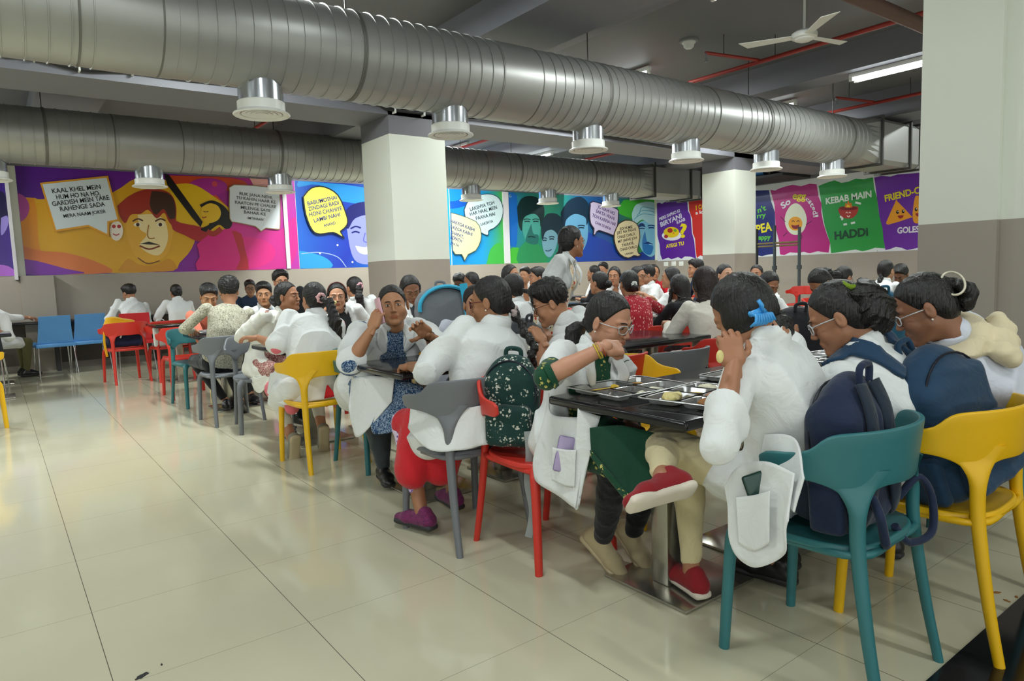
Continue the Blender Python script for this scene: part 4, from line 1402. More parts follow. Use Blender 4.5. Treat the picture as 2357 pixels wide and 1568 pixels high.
# small clown mask
A.ell('printed_mask', 583, 330, 33, 50, 'eadfd0'); A.ell('printed_mask_eye', 570, 308, 10, 9, 'b02a30'); A.ell('printed_mask_eye', 596, 308, 10, 9, 'b02a30'); A.stroke('printed_mask_mouth', [(565, 345), (582, 352), (598, 345)], 6, 'b04a4a')
# raised-arm figure
A.poly('printed_pole', [(822, 42), (846, 50), (1015, 285), (1005, 312), (960, 262), (838, 100)], '17100e')
A.poly('printed_arm', [(862, 268), (905, 290), (1010, 312), (1065, 352), (1000, 384), (925, 352), (865, 322)], 'a8282c', smooth=3)
A.poly('printed_body', [(985, 400), (1045, 350), (1140, 318), (1205, 345), (1222, 420), (1242, 523), (988, 527), (1000, 460)], 'd0247c', smooth=2)
A.poly('printed_arm', [(1160, 330), (1208, 345), (1226, 420), (1246, 522), (1180, 522), (1205, 470)], 'b32a36', smooth=2)
A.poly('printed_hair', [(1000, 200), (1060, 178), (1120, 205), (1158, 260), (1160, 305), (1132, 322), (1095, 300), (1040, 335), (1005, 320), (1050, 290)], '140f0e', smooth=4)
A.poly('printed_face', [(1010, 212), (1050, 192), (1090, 205), (1106, 240), (1092, 275), (1050, 292), (1020, 280), (1015, 255), (1006, 250)], 'e7b92c', smooth=4)
A.stroke('printed_neckline', [(1036, 332), (1070, 346), (1108, 320)], 26, 'a3302a')
A.stroke('printed_eye', [(1018, 232), (1032, 236), (1044, 232)], 4, '2a1608'); A.stroke('printed_mouth', [(1012, 262), (1022, 264), (1034, 260)], 5, 'a02a20')
b = A.bubble('speech_bubble', [(200, 90), (540, 55), (598, 280), (545, 290), (545, 360), (440, 310), (275, 335)], 'd3dde2', 'dd9b24', -9)
for t, p, q, h in (('KAAL KHEL MEIN', (260, 132), (502, 110), 23), ('HUM HO NA HO,', (281, 164), (500, 143), 23), ('GARDISH MEIN TARE', (260, 196), (545, 163), 23), ('RAHENGE SADA', (300, 222), (524, 196), 23), ('MERA NAAM JOKER', (318, 260), (528, 235), 17)):
    A.text(t, p, q, h, '1d2024', b, .008, None)
b = A.bubble('speech_bubble', [(1145, 130), (1170, 98), (1380, 115), (1400, 140), (1402, 300), (1390, 325), (1330, 318), (1305, 336), (1275, 310), (1180, 290), (1147, 270)], 'd9dfe6', '9c7f5c', -4, smooth=2)
for t, p, q, h in (('RUK JANA NEHI,', (1197, 146), (1362, 167), 15), ('TU KAHIN HAAR KE', (1180, 163), (1378, 188), 15), ('KAATON PE CHALKE', (1175, 187), (1380, 210), 15), ('MILENGE SAYE', (1204, 213), (1352, 230), 15), ('BAHAR KE', (1220, 236), (1328, 248), 15), ('IMTIHAAN', (1238, 266), (1316, 275), 12)):
    A.text(t, p, q, h, '25272c', b, .008, None)
tag(box('joint_strip', xa(19), xa(27), YW-.14, YW, 1.4, 3.5, STRIP), 'pale upright strip between the posters at the far left', 'trim')
tag(box('joint_strip', xa(652), xa(661), YW-.03, YW, 1.47, 3.09, STRIP), 'pale upright strip left of the yellow speech bubble', 'trim')
# --- poster 2: blue, yellow bubble
A.board('wall_poster', xa(683), 8.06, 1.46, 3.1, grad_mat('print_mid', [(0, '2a62c4'), (.3, '2438a8'), (.6, '1c7fd2'), (1, '2098e0')], 0, xa(683), 8.06), 'blue poster with a yellow speech bubble, left of the middle pillar')
A.poly('printed_wave', [(1495, 80), (1820, 112), (1900, 190), (1700, 180), (1600, 100), (1495, 110)], '2f8fd8', smooth=3)
A.poly('printed_wave', [(1495, 430), (1560, 440), (1640, 470), (1660, 515), (1495, 518)], '2f95dc', smooth=3)
A.stroke('printed_line', [(1510, 445), (1600, 438), (1690, 460), (1735, 512)], 4, '9db4e8')
A.poly('printed_face', [(1735, 300), (1780, 262), (1880, 240), (1935, 300), (1930, 420), (1880, 490), (1800, 492), (1760, 440)], '8b90dc', smooth=4)
A.poly('printed_hair', [(1722, 300), (1735, 225), (1790, 190), (1880, 185), (1945, 230), (1950, 330), (1925, 290), (1860, 250), (1780, 268), (1745, 320)], '1c1f68', smooth=4)
for u in (1782, 1880):
    A.stroke('printed_eye', [(u-20, 340), (u, 334), (u+20, 340)], 8, '20226a'); A.stroke('printed_brow', [(u-26, 320), (u, 308), (u+26, 316)], 8, '1c1f68')
A.stroke('printed_nose', [(1830, 340), (1822, 380), (1845, 388)], 5, '5a5fb8')
A.poly('printed_smile', [(1780, 405), (1830, 412), (1880, 400), (1860, 440), (1825, 448), (1795, 435)], 'e6e8fa', smooth=3)
for u, v in ((1691, 402), (1603, 443), (1766, 487)): A.ell('printed_dot', u, v, 5, 5, 'c8d4f4')
b = A.bubble('speech_bubble', [(1512, 160), (1555, 114), (1620, 108), (1690, 150), (1730, 240), (1740, 290), (1722, 320), (1705, 335), (1722, 370), (1665, 342), (1600, 350), (1558, 330), (1525, 250)], 'dcd65e', '22242c', -6, smooth=3)
for t, p, q, h in (('BABUMOSHAI', (1536, 195), (1682, 163), 20), ('ZINDAGI BADI', (1540, 222), (1692, 190), 20), ('HONI CHAHIYE', (1545, 250), (1708, 218), 20), ('LAMBI NAHI', (1568, 280), (1698, 248), 20), ('ANAND', (1617, 305), (1676, 290), 14)):
    A.text(t, p, q, h, '2c2f7c', b, .008, None)
# right of the pillar, same blue poster
xb0 = xa(1030)
B.par = A.par; B.clip = A.clip; B.layer = 40
B.clip = (5.0, 10.35)
B.board('wall_poster', 8.08, xa(1157), 1.46, 3.1, grad_mat('print_mid_b', [(0, '1f86d8'), (.5, '2296de'), (.75, '2e9fb4'), (1, '46ae52')], 0, 8.08, xa(1157)), 'blue and green poster with two speech bubbles, right of the middle pillar')
B.poly('printed_wave', [(100, 260), (170, 250), (240, 190), (250, 270), (190, 300), (110, 310)], '1456b8', smooth=3)
B.poly('printed_wave', [(370, 720), (400, 600), (470, 560), (488, 705)], '44b04a', smooth=3)
b = B.bubble('speech_bubble', [(205, 320), (240, 250), (320, 212), (400, 207), (460, 240), (488, 320), (470, 400), (425, 450), (385, 470), (378, 505), (335, 490), (250, 440), (215, 380)], 'cbdfe4', '2a4a60', -5, smooth=3)
for t, p, q, h in (('LAKSHYA TOH', (248, 318), (420, 268), 26), ('HAR HAAL MEIN', (247, 352), (440, 302), 26), ('PAANA HAI', (290, 382), (425, 348), 26), ('LAKSHYA', (325, 425), (412, 400), 20)):
    B.text(t, p, q, h, '1c2c3c', b, .008, None)
b = B.bubble('speech_bubble', [(96, 338), (160, 352), (290, 402), (326, 470), (325, 540), (290, 612), (235, 640), (208, 690), (185, 640), (96, 612)], 'd9d9a8', '4a5a4a', -5, smooth=2)
for t, p, q, h in (('HAKEGA KABHI', (108, 398), (278, 465), 24), ('UKEGA KABHI', (108, 440), (262, 497), 24), ('SHAPAT,', (110, 482), (200, 517), 24), ('EEPATH', (110, 515), (188, 545), 24), ('EPATH', (110, 558), (165, 577), 18)):
    B.text(t, p, q, h, '23307a', b, .008, None)
tag(box('joint_strip', xa(1158), xa(1170), YW-.03, YW, 1.47, 3.09, STRIP), 'pale upright strip between the blue posters right of the pillar', 'trim')
# --- poster 4: teal with three people and turban figure
B.board('wall_poster', xa(1171), XW-.04, 1.46, 3.1, grad_mat('print_right', [(0, '2a78b8'), (.2, '2a9070'), (.4, '235f78'), (.62, '1f4c8c'), (.8, '2a7a4a'), (1, '3fae3a')], 0, xa(1171), XW), 'teal and green poster with three painted faces and a turbaned man')
B.poly('printed_bar', [(520, 210), (588, 215), (588, 560), (560, 580), (535, 560), (522, 400)], '1669c2', smooth=2)
B.poly('printed_wave', [(525, 600), (600, 590), (640, 705), (528, 708)], '48b43e', smooth=2)
B.poly('printed_wave', [(1100, 480), (1260, 560), (1430, 640), (1582, 560), (1582, 690), (1060, 700), (900, 700)], '1a3f94', smooth=3)
B.poly('printed_wave', [(1350, 250), (1582, 260), (1582, 420), (1400, 380), (1300, 330)], '3eac34', smooth=3)
def face(ps, skin, hair, hp, eyes, sh=None):
    B.poly('printed_face', ps, skin, smooth=4); 
    if sh: B.poly('printed_shade', sh[0], sh[1], smooth=4)
    B.poly('printed_hair', hp, hair, smooth=4)
    for u, v, w in eyes:
        B.stroke('printed_brow', [(u-w, v-14), (u, v-20), (u+w, v-14)], 7, hair)
        B.stroke('printed_eye', [(u-w*.8, v), (u, v-3), (u+w*.8, v)], 8, hair)
B.poly('printed_body', [(600, 600), (655, 545), (725, 560), (775, 600), (800, 702), (600, 704)], '2f8f5a', smooth=3)
face([(622, 370), (690, 335), (750, 365), (757, 440), (745, 520), (715, 562), (688, 566), (652, 540), (628, 470)], '4aa498', '0f2f30',
     [(588, 300), (620, 240), (680, 220), (745, 242), (782, 310), (776, 400), (756, 440), (748, 385), (715, 350), (655, 362), (630, 400), (622, 470), (598, 420)], [(660, 405, 24), (722, 405, 24)], ([(690, 420), (705, 490), (740, 500), (735, 560), (690, 566), (650, 540), (665, 480)], '2a6e68'))
B.stroke('printed_mouth', [(665, 515), (690, 510), (718, 517)], 7, '0f2f30')
face([(765, 470), (830, 460), (875, 500), (868, 580), (830, 655), (790, 640), (768, 570)], '79a9bc', '1b3440',
     [(758, 420), (800, 352), (865, 348), (915, 392), (935, 470), (905, 560), (880, 500), (840, 462), (790, 480), (768, 540)], [(785, 540, 16), (835, 530, 20)])
B.stroke('printed_mouth', [(790, 610), (810, 614), (835, 602)], 8, '3a5a70')
face([(925, 400), (1000, 345), (1080, 370), (1094, 470), (1082, 560), (1040, 625), (980, 600), (940, 520)], '5a90b0', '152b3c',
     [(900, 340), (955, 255), (1040, 228), (1095, 275), (1106, 360), (1084, 430), (1074, 375), (1000, 350), (940, 390), (925, 450), (905, 400)], [(965, 455, 26), (1045, 450, 26)])
face([(1440, 440), (1480, 400), (1582, 410), (1584, 600), (1545, 655), (1490, 625), (1455, 560)], '7cc0d8', '12386e',
     [(1446, 455), (1455, 425), (1480, 415), (1500, 432), (1470, 440)], [(1478, 455, 24), (1545, 450, 26)], ([(1500, 470), (1520, 560), (1560, 580), (1540, 640), (1490, 620), (1480, 540)], '2a78b8'))
B.poly('printed_turban', [(1405, 350), (1435, 285), (1520, 262), (1575, 285), (1582, 410), (1540, 425), (1480, 390), (1430, 425), (1412, 400)], 'a9d6d8', smooth=4)
for k in range(3): B.stroke('printed_turban_fold', [(1420+20*k, 390-20*k), (1480, 350-25*k), (1575, 360-22*k)], 5, '5fa8b8')
B.poly('printed_moustache', [(1482, 562), (1520, 548), (1560, 566), (1520, 562)], '12386e')
B.text('G', (528, 222), (545, 222), 20, '9fd0e0', None, .0)
b = B.bubble('speech_bubble', [(1100, 290), (1120, 258), (1290, 310), (1305, 345), (1300, 420), (1285, 490), (1262, 505), (1165, 470), (1137, 500), (1122, 495), (1126, 455), (1102, 420), (1095, 350)], 'b3a9c2', '2c2836', -6, smooth=2)
for t, p, q, h in (('JO NAHI HO', (1155, 300), (1275, 352), 24), ('SAKTA WAHI', (1143, 328), (1273, 385), 24), ('TOH KARNA HAI', (1116, 358), (1280, 425), 24), ('CHAK DE INDIA', (1137, 410), (1250, 458), 19)):
    B.text(t, p, q, h, '4a2c66', b, .008, None)
b = B.bubble('speech_bubble', [(1300, 420), (1350, 392), (1410, 402), (1446, 440), (1456, 520), (1440, 600), (1448, 630), (1468, 640), (1440, 656), (1410, 650), (1370, 668), (1310, 640), (1275, 570), (1268, 490)], 'd2c79e', '3a342a', -6, smooth=2)
for t, p, q, h in (('KOI HUMSE', (1310, 457), (1400, 442), 20), ('JEET NA PAAVE', (1288, 490), (1425, 463), 20), ('CHALE CHALO,', (1293, 520), (1420, 492), 20), ('MIT JAAVE JOH', (1297, 552), (1430, 522), 20), ('TAKRAVE,', (1325, 577), (1410, 557), 20), ('CHALE CHALO', (1310, 607), (1430, 582), 20), ('LAAGAN', (1347, 637), (1405, 627), 14)):
    B.text(t, p, q, h, '2c2a2a', b, .008, None)
# --- food posters
Cc = Art('X', (1500, 320, .2551)); Dd = Art('X', (1600, 360, .32117))
yy = lambda px: -float(onX(px, 520, XW)[1])
for a_ in (Cc, Dd): a_.zlo, a_.zhi = 1.42, 3.10
Cc.board('food_poster', yy(1513), yy(1690), 1.42, 3.1, pm('d9dde4'), 'food poster with a plate of biryani on torn purple paper', 'food posters on torn coloured paper')
Cc.poly('torn_paper', [(45, 582), (70, 575), (95, 585), (120, 568), (320, 555), (330, 650), (352, 690), (358, 760), (365, 850), (385, 920), (392, 1000), (402, 1080), (350, 1062), (300, 1060), (270, 1082), (240, 1066), (180, 1086), (150, 1070), (98, 1090), (80, 1045), (72, 950), (50, 870)], '5b2292')
Cc.poly('torn_paper', [(335, 555), (520, 535), (640, 522), (650, 1048), (560, 1052), (470, 1062), (440, 1050), (408, 1075), (398, 1000), (392, 900), (372, 850), (366, 720), (340, 650)], 'c22a22')
for t, p, q, h, c in (('MERE SAPNO KI', (70, 725), (255, 645), 28, 'd8d4e4'), ('BIRYANI', (80, 775), (272, 690), 42, 'd8d4e4'), ('KAAB', (228, 755), (303, 722), 28, 'd8d4e4'), ('?', (255, 830), (320, 825), 120, 'e8d222'), ('AYEGI TU', (130, 970), (292, 940), 32, 'e8d222'), ('I', (400, 622), (408, 620), 40, 'f0c81c'), ('CA', (424, 615), (474, 608), 38, 'f0c81c'), ('a lo', (398, 668), (470, 655), 30, 'e8e4e4')):
    Cc.text(t, p, q, h, c, None, .03)
Cc.ell('printed_plate', 182, 872, 88, 45, 'e6e2e6'); Cc.ell('printed_rice', 180, 842, 70, 48, 'e3c21c')
for u, v, r, c in ((168, 826, 24, 'b02a24'), (132, 880, 18, 'b02a24'), (214, 826, 15, '6fa32c'), (200, 850, 8, 'd8742c')): Cc.ell('printed_morsel', u, v, r, r*.9, c)
Dd.board('food_poster', yy(1692), yy(1785), 1.42, 3.1, pm('dfe3e6'), 'dark blue food poster beside the far pillar, reading PEA', 'food posters on torn coloured paper')
Dd.poly('torn_paper', [(285, 260), (360, 250), (440, 245), (530, 242), (545, 320), (572, 400), (575, 510), (600, 600), (602, 685), (575, 698), (520, 705), (480, 716), (440, 708), (290, 715)], '1b206c')
for t, p, q, h, c in (("n't", (448, 388), (508, 365), 38, '62c03c'), ('rry', (445, 438), (508, 430), 34, '62c03c'), ('PEA', (440, 525), (550, 500), 62, 'e8dc28'), ('appy', (455, 592), (543, 588), 34, '62c03c')):
    Dd.text(t, p, q, h, c, None, .03)
Dd.board('food_poster', yy(1785.5), yy(1890), 1.42, 3.1, pm('e3e5e8'), 'magenta food poster with a smiling boiled egg', 'food posters on torn coloured paper')
Dd.clip = (yy(1770), yy(1915))
Dd.poly('torn_paper', [(540, 240), (575, 246), (600, 232), (650, 215), (700, 204), (760, 214), (820, 196), (872, 200), (885, 290), (908, 340), (905, 400), (920, 480), (945, 560), (968, 620), (958, 690), (915, 686), (880, 680), (820, 695), (780, 684), (740, 692), (680, 688), (640, 708), (610, 703), (600, 600), (578, 510), (570, 350)], 'bd2080')
egg = [(722+80*math.sin(R_(a))*(1-.16*math.cos(R_(a))*(1 if math.cos(R_(a)) > 0 else 0)), 450-114*math.cos(R_(a))) for a in range(0, 360, 12)]
Dd.poly('printed_egg', egg, 'e6ead0'); Dd.ell('printed_yolk', 720, 482, 50, 50, 'eea41c')
Dd.poly('printed_smile', [(690, 490), (720, 496), (748, 490), (740, 515), (718, 522), (698, 512)], '8a1c20', smooth=3)
Dd.stroke('printed_eye', [(694, 470), (704, 460), (714, 470)], 5, '5a2a10'); Dd.stroke('printed_eye', [(730, 470), (740, 460), (750, 470)], 5, '5a2a10')
for q in ([(650, 470), (630, 450), (612, 430)], [(795, 490), (820, 475), (838, 462)], [(660, 545), (645, 560), (632, 572)], [(760, 560), (768, 580), (762, 592)]): Dd.stroke('printed_limb', q, 4, '301820')
Dd.text('So', (620, 360), (680, 315), 44, 'e8e4ec', None, .03); Dd.text('egg', (700, 297), (795, 300), 50, 'eedc28', None, .03)
for ch, u, v, a in (('c', 806, 312, 35), ('i', 824, 328, 45), ('t', 838, 348, 55), ('e', 851, 374, 68), ('d', 862, 402, 78), ('!', 868, 428, 85)):
    w = 9 if ch in 'i!' else 13
    Dd.text(ch, (u-w*math.cos(R_(a)), v-w*math.sin(R_(a))), (u+w*math.cos(R_(a)), v+w*math.sin(R_(a))), 36 if ch in 'td!' else 26, 'e8e4ec', None, .02)
Dd.board('food_poster', yy(1890.5), yy(2020), 1.42, 3.1, pm('e1e5e6'), 'green food poster with a flaming red bowl', 'food posters on torn coloured paper')
Dd.clip = (yy(1880), yy(2040))
Dd.poly('torn_paper', [(885, 212), (940, 190), (1000, 172), (1050, 190), (1100, 182), (1150, 160), (1210, 164), (1275, 150), (1285, 230), (1305, 300), (1312, 370), (1322, 430), (1345, 520), (1350, 590), (1362, 660), (1290, 655), (1240, 672), (1200, 680), (1150, 668), (1100, 675), (1040, 686), (975, 695), (968, 620), (930, 500), (915, 420), (905, 330), (898, 280)], '2f9c46')
Dd.text('KEBAB MAIN', (938, 322), (1265, 268), 44, 'dfe9e0', None, .03); Dd.text('HADDi', (1000, 570), (1240, 538), 56, '1f4a2e', None, .04)
Dd.poly('printed_bowl', [(1025, 378), (1100, 362), (1170, 362), (1155, 420), (1115, 445), (1062, 440), (1036, 412)], 'b2362a', smooth=2); Dd.ell('printed_bowl_mouth', 1098, 372, 66, 15, '7a1c18')
Dd.poly('printed_flame', [(1072, 366), (1080, 330), (1092, 345), (1096, 308), (1110, 340), (1120, 330), (1126, 366)], 'e2781c'); Dd.poly('printed_flame', [(1084, 366), (1092, 344), (1104, 350), (1114, 366)], 'f0c828')
for u in (1088, 1110): Dd.stroke('printed_eye', [(u-7, 408), (u, 399), (u+7, 408)], 4, 'f0e8e0')
Dd.stroke('printed_smile', [(1090, 424), (1100, 434), (1112, 424)], 6, 'f0e8e0')
for q in ([(1040, 430), (1058, 445), (1050, 455)], [(1065, 490), (1090, 485)], [(1118, 480), (1148, 474)], [(1150, 330), (1190, 340)]): Dd.stroke('printed_glove', q, 14, 'e8ece8')
Dd.board('food_poster', yy(2021), -3.8, 1.42, 3.1, pm('e0e3ea'), 'purple food poster with smiling triangle chips, cut by the right pillar', 'food posters on torn coloured paper')
Dd.clip = (yy(2005), -3.8)
Dd.poly('torn_paper', [(1285, 152), (1340, 140), (1400, 146), (1450, 130), (1610, 118), (1900, 92), (1950, 640), (1700, 650), (1600, 655), (1560, 664), (1520, 672), (1480, 655), (1440, 648), (1400, 664), (1365, 672), (1350, 590), (1345, 520), (1322, 430), (1305, 300)], '6c2ca0')
Dd.text('FRIEND-C', (1360, 303), (1612, 240), 46, 'e6d628', None, .035); Dd.text('GOLES', (1450, 532), (1608, 520), 42, 'e6e2ee', None, .035)
Dd.poly('printed_chip', [(1372, 470), (1438, 322), (1450, 322), (1548, 425), (1545, 440), (1385, 490)], 'eea028', smooth=2); Dd.poly('printed_chip', [(1560, 400), (1575, 300), (1600, 282), (1660, 320), (1680, 440), (1600, 480), (1565, 465)], 'eea028', smooth=3)
for u, v in ((1452, 400), (1492, 395), (1585, 380), (1625, 378)): Dd.ell('printed_eye', u, v, 10, 13, '1a1210'); Dd.ell('printed_glint', u+3, v-4, 4, 4, 'f0f0f0')
Dd.poly('printed_smile', [(1452, 426), (1495, 422), (1485, 442), (1465, 445)], 'a02828', smooth=2); Dd.poly('printed_smile', [(1580, 410), (1625, 405), (1612, 428), (1592, 430)], 'a02828', smooth=2)

# ================================================================ furniture
def plast(name, c, rough=.42):
    if name in MATS: return MATS[name]
    N = NT(name, rough, 0, .5); v = N.coord(); c = lin(c)
    N.col(N.mix(N.noise(v, 5, 3), tuple(x*.93 for x in c), tuple(min(1, x*1.05) for x in c)))
    N.bump(N.noise(v, 500, 2), .06, .001); MATS[name] = N.m
    return N.m
PL = {'teal': plast('plastic_teal', '2f6f74'), 'yellow': plast('plastic_yellow', 'e6b406'), 'grey': plast('plastic_grey', '6b6f74'), 'red': plast('plastic_red', 'cc3226')}
STEEL = galv('brushed_steel', 'b4b2a8', .24, .06, 0, .9); CHROME = galv('chrome', 'c9cccf', .1, .04, 0, 1.)
SCUFF = plain('scuffed_foot', '4a4438', .8)

def band_bm():
    """the wrap-round backrest: high in the middle, dropping to two short arms"""
    bm = bmesh.new(); n = 56; T, Bm = [], []
    hw = 1.62
    rows = 6; grid = []
    for i in range(n+1):
        th = -hw+2*hw*i/n; a = abs(th)
        x = .262*math.sin(th)*1.02; y = -.235*math.cos(th)-.0
        if a > 1.2: y += (a-1.2)*.11
        ft = 1/(1+math.exp(-(a-1.14)*16))
        top = .792-.008*a*a-.058*ft
        bot = .625+.008*a-.045*math.exp(-((a-.74)/.2)**2)+.012*ft
        e = max(0, (a-(hw-.13))/.13)
        r = math.sqrt(max(0, 1-e*e)); mid = (top+bot)/2
        top = mid+(top-mid)*(.55+.45*r); bot = mid+(bot-mid)*(.55+.45*r)
        lean = 1.0
        col = []
        for j in range(rows+1):
            z = bot+(top-bot)*j/rows
            k = 1+.09*(z-.6)/.2
            col.append(bm.verts.new((x*k, y*k, z)))
        grid.append(col)
    for i in range(n):
        for j in range(rows):
            bm.faces.new((grid[i][j], grid[i+1][j], grid[i+1][j+1], grid[i][j+1]))
    bmesh.ops.recalc_face_normals(bm, faces=bm.faces[:])
    return bm
def make_chair(name, label, c, group):
    t = thing(name, label, 'chair', (0, 0, 0), 0, group); m = PL[c]
    o = bmobj('backrest', band_bm(), m, t, True, autos=60)
    md = o.modifiers.new('s', 'SOLIDIFY'); md.thickness = .016; md.offset = 0
    md = o.modifiers.new('b', 'BEVEL'); md.width = .005; md.segments = 3; md.limit_method = 'ANGLE'
    # seat: dished square slab
    bm = bmesh.new(); n = 14; G = []
    def q(u, v):
        e = 3.4; x = u; y = v
        r = (abs(u)**e+abs(v)**e)**(1/e); mx = max(abs(u), abs(v))
        s = mx/r if r > 1e-6 else 1
        return x*s, y*s
    for i in range(n+1):
        row = []
        for j in range(n+1):
            u, v = -1+2*i/n, -1+2*j/n
            x, y = q(u, v); X_ = x*(.222-.012*(v < 0)*abs(v)); Y_ = y*.215+.0
            dd = max(abs(u), abs(v))
            z = .452-.018*(1-dd**2)+(.006 if dd > .9 else 0)-(.012 if v > .95 else 0)
            row.append(bm.verts.new((X_, Y_, z)))
        G.append(row)
    for i in range(n):
        for j in range(n): bm.faces.new((G[i][j], G[i+1][j], G[i+1][j+1], G[i][j+1]))
    bmesh.ops.recalc_face_normals(bm, faces=bm.faces[:])
    if bm.faces[0].normal.z < 0: bmesh.ops.reverse_faces(bm, faces=bm.faces[:])
    bmesh.ops.solidify(bm, geom=bm.faces[:], thickness=.024)
    s = bmobj('seat', bm, m, t, True, autos=60)
    md = s.modifiers.new('b', 'BEVEL'); md.width = .007; md.segments = 3; md.limit_method = 'ANGLE'
    for sx in (-1, 1):
        pts = smoothpts([(sx*.175, .175, .43), (sx*.196, .2, .40), (sx*.203, .212, .3), (sx*.212, .228, 0)], 5)
        rr = [(.027-.009*k/(len(pts)-1), .024-.008*k/(len(pts)-1)) for k in range(len(pts))]
        l = tube('leg', pts, rr, m, t, 14)
        pts = smoothpts([(sx*.182, -.1755, .675), (sx*.1835, -.1785, .63), (sx*.187, -.185, .57), (sx*.19, -.19, .44), (sx*.2, -.225, .2), (sx*.208, -.265, 0)], 5)
        rr = []
        for p in pts:
            z = p.z
            w = .0225+.045*max(0, (z-.53)/.11)**1.9 if z > .53 else .0225-.0065*(1-z/.53)
            rr.append((w, .0205-.006*(1-z/.66)-.0145*min(1, max(0, (z-.56)/.07))))
        l = tube('leg', pts, rr, m, t, 16, flat=(sx*.55, -.83, 0)) if False else None
        bm = bmesh.new()
        # flattened blade that follows the curve of the back, then a round leg
        P = pts; rings = []
        for p, (wa, wb) in zip(P, rr):
            tang = Vector((-.235*sx*0+.72, .0, 0)); a = Vector((math.cos(.74*sx), math.sin(.74*sx), 0)); b = Vector((-a.y, a.x, 0))
            rings.append([bm.verts.new(p+a*wa*math.cos(2*math.pi*k/16)+b*wb*math.sin(2*math.pi*k/16)) for k in range(16)])
        for i in range(len(rings)-1):
            for k in range(16): bm.faces.new((rings[i][k], rings[i][(k+1) % 16], rings[i+1][(k+1) % 16], rings[i+1][k]))
        bm.faces.new(rings[0]); bm.faces.new(rings[-1])
        bmobj('leg', bm, m, t, True, autos=50)
    # rail below the seat
    tube('seat_rail', smoothpts([(-.195, .19, .425), (-.205, 0, .428), (-.19, -.19, .435), (0, -.205, .432), (.19, -.19, .435), (.205, 0, .428), (.195, .19, .425)], 4), (.012), m, t, 8)
    return t
CH0 = {}
CHAIRS = []
def chair(x, y, face, c, label, rzs=0):
    g = {'teal': 'teal plastic chairs', 'yellow': 'yellow plastic chairs', 'grey': 'grey plastic chairs', 'red': 'red plastic chairs'}[c]
    if c not in CH0:
        t = make_chair('plastic_chair', label, c, g); CH0[c] = t
    else:
        t = copy_tree(CH0[c]); t['label'] = label
    t.location = (x, y, 0); t.rotation_euler = (0, 0, R_(face)); CHAIRS.append(t)
    return t
# face: 0 looks towards the poster wall (+Y), 180 towards the camera side, -90 along +X
chair(2.05, 1.10, 2, 'teal', 'teal chair in the foreground carrying the upright navy backpack')
chair(2.56, .98, 2, 'yellow', 'yellow chair in the right foreground, second from the right edge')
chair(3.22, 1.08, 4, 'teal', 'teal chair under the girl with the cream hood, at the right edge')
chair(1.93, 2.36, 178, 'red', 'red chair of the girl in the green kurti, floral backpack on it')
chair(1.77, 2.78, 0, 'grey', 'grey chair of the girl with the long braid, seen from behind')
chair(2.02, 4.22, 182, 'teal', 'teal chair under the woman on the phone')
chair(1.74, 4.52, 2, 'yellow', 'yellow chair of the ponytailed girl with the pink scrunchie')
chair(1.79, 5.98, 170, 'grey', 'grey chair of the girl in profile, tucked at the table end')
chair(1.66, 6.52, 2, 'grey', 'grey chair of the man in the patterned shirt, seen from behind')
chair(1.66, 7.66, 186, 'teal', 'teal chair beside the man in the salmon shirt')
chair(1.68, 8.35, 0, 'red', 'red chair behind the man in the salmon shirt')
chair(1.33, 10.2, 8, 'red', 'red chair with the yellow backpack near the blue chairs')
chair(1.82, 9.95, 4, 'red', 'red chair with the white tote hanging on it')
chair(2.3, 9.3, 180, 'yellow', 'yellow chair mostly hidden behind the salmon shirt table')
chair(-.25, 7.55, -12, 'yellow', 'yellow chair cut by the left edge of the photo')
chair(2.62, 2.42, 180, 'yellow', 'empty yellow chair across the front table, beside the girl in green')
chair(3.15, 2.70, 0, 'grey', 'empty grey chair at the bare table behind the yellow chair')
chair(2.72, 2.80, 0, 'red', 'red chair with a black bag, behind the girl in green')
chair(2.75, 4.15, 180, 'yellow', 'yellow chair beyond the tray of the short-haired girl')
chair(4.30, 4.35, 205, 'red', 'red chair behind the bare table, left of the white sweater')
chair(4.55, 3.75, -35, 'red', 'red chair of the girl with long wavy brown hair in a white sweater')
chair(3.95, 2.85, -20, 'red', 'red chair just right of the grey chair at the bare table')
chair(2.60, 4.85, 0, 'yellow', 'yellow chair under the second table, seen through the legs')
chair(2.75, 6.2, 180, 'red', 'red chair of the girl holding a piece of bread')
chair(5.35, 4.75, 30, 'red', 'red chair under the girl in the red printed kurta')
chair(5.95, 4.45, 150, 'yellow', 'yellow chair behind the red kurta girl')
chair(3.85, 5.85, 0, 'red', 'red chair behind the head of the braided girl, black strap on it')
for i, (x, y, f, c) in enumerate(((6.4, 6.4, 0, 'red'), (7.6, 5.9, 20, 'red'), (8.3, 6.6, 180, 'grey'), (9.0, 7.3, 10, 'red'), (10.9, 5.4, 90, 'red'), (11.6, 5.9, 100, 'red'), (12.6, 7.3, 90, 'red'), (13.3, 6.7, 95, 'red'),
                              (12.0, 4.7, 80, 'red'), (13.6, 6.0, 95, 'red'), (9.9, 4.2, 15, 'red'), (8.5, 4.6, 180, 'red'))):
    chair(x, y, f, c, 'empty %s chair far back on the right, %s' % (c, ('near the red kurta girl', 'past the white sweater', 'below the far tables', 'before the far pillar', 'left of the scaffold', 'right of the scaffold', 'against the egg poster wall', 'below the egg poster', 'behind the girl with glasses', 'below the green poster', 'by the teal bag table', 'beside the mint shirt girl')[i]))

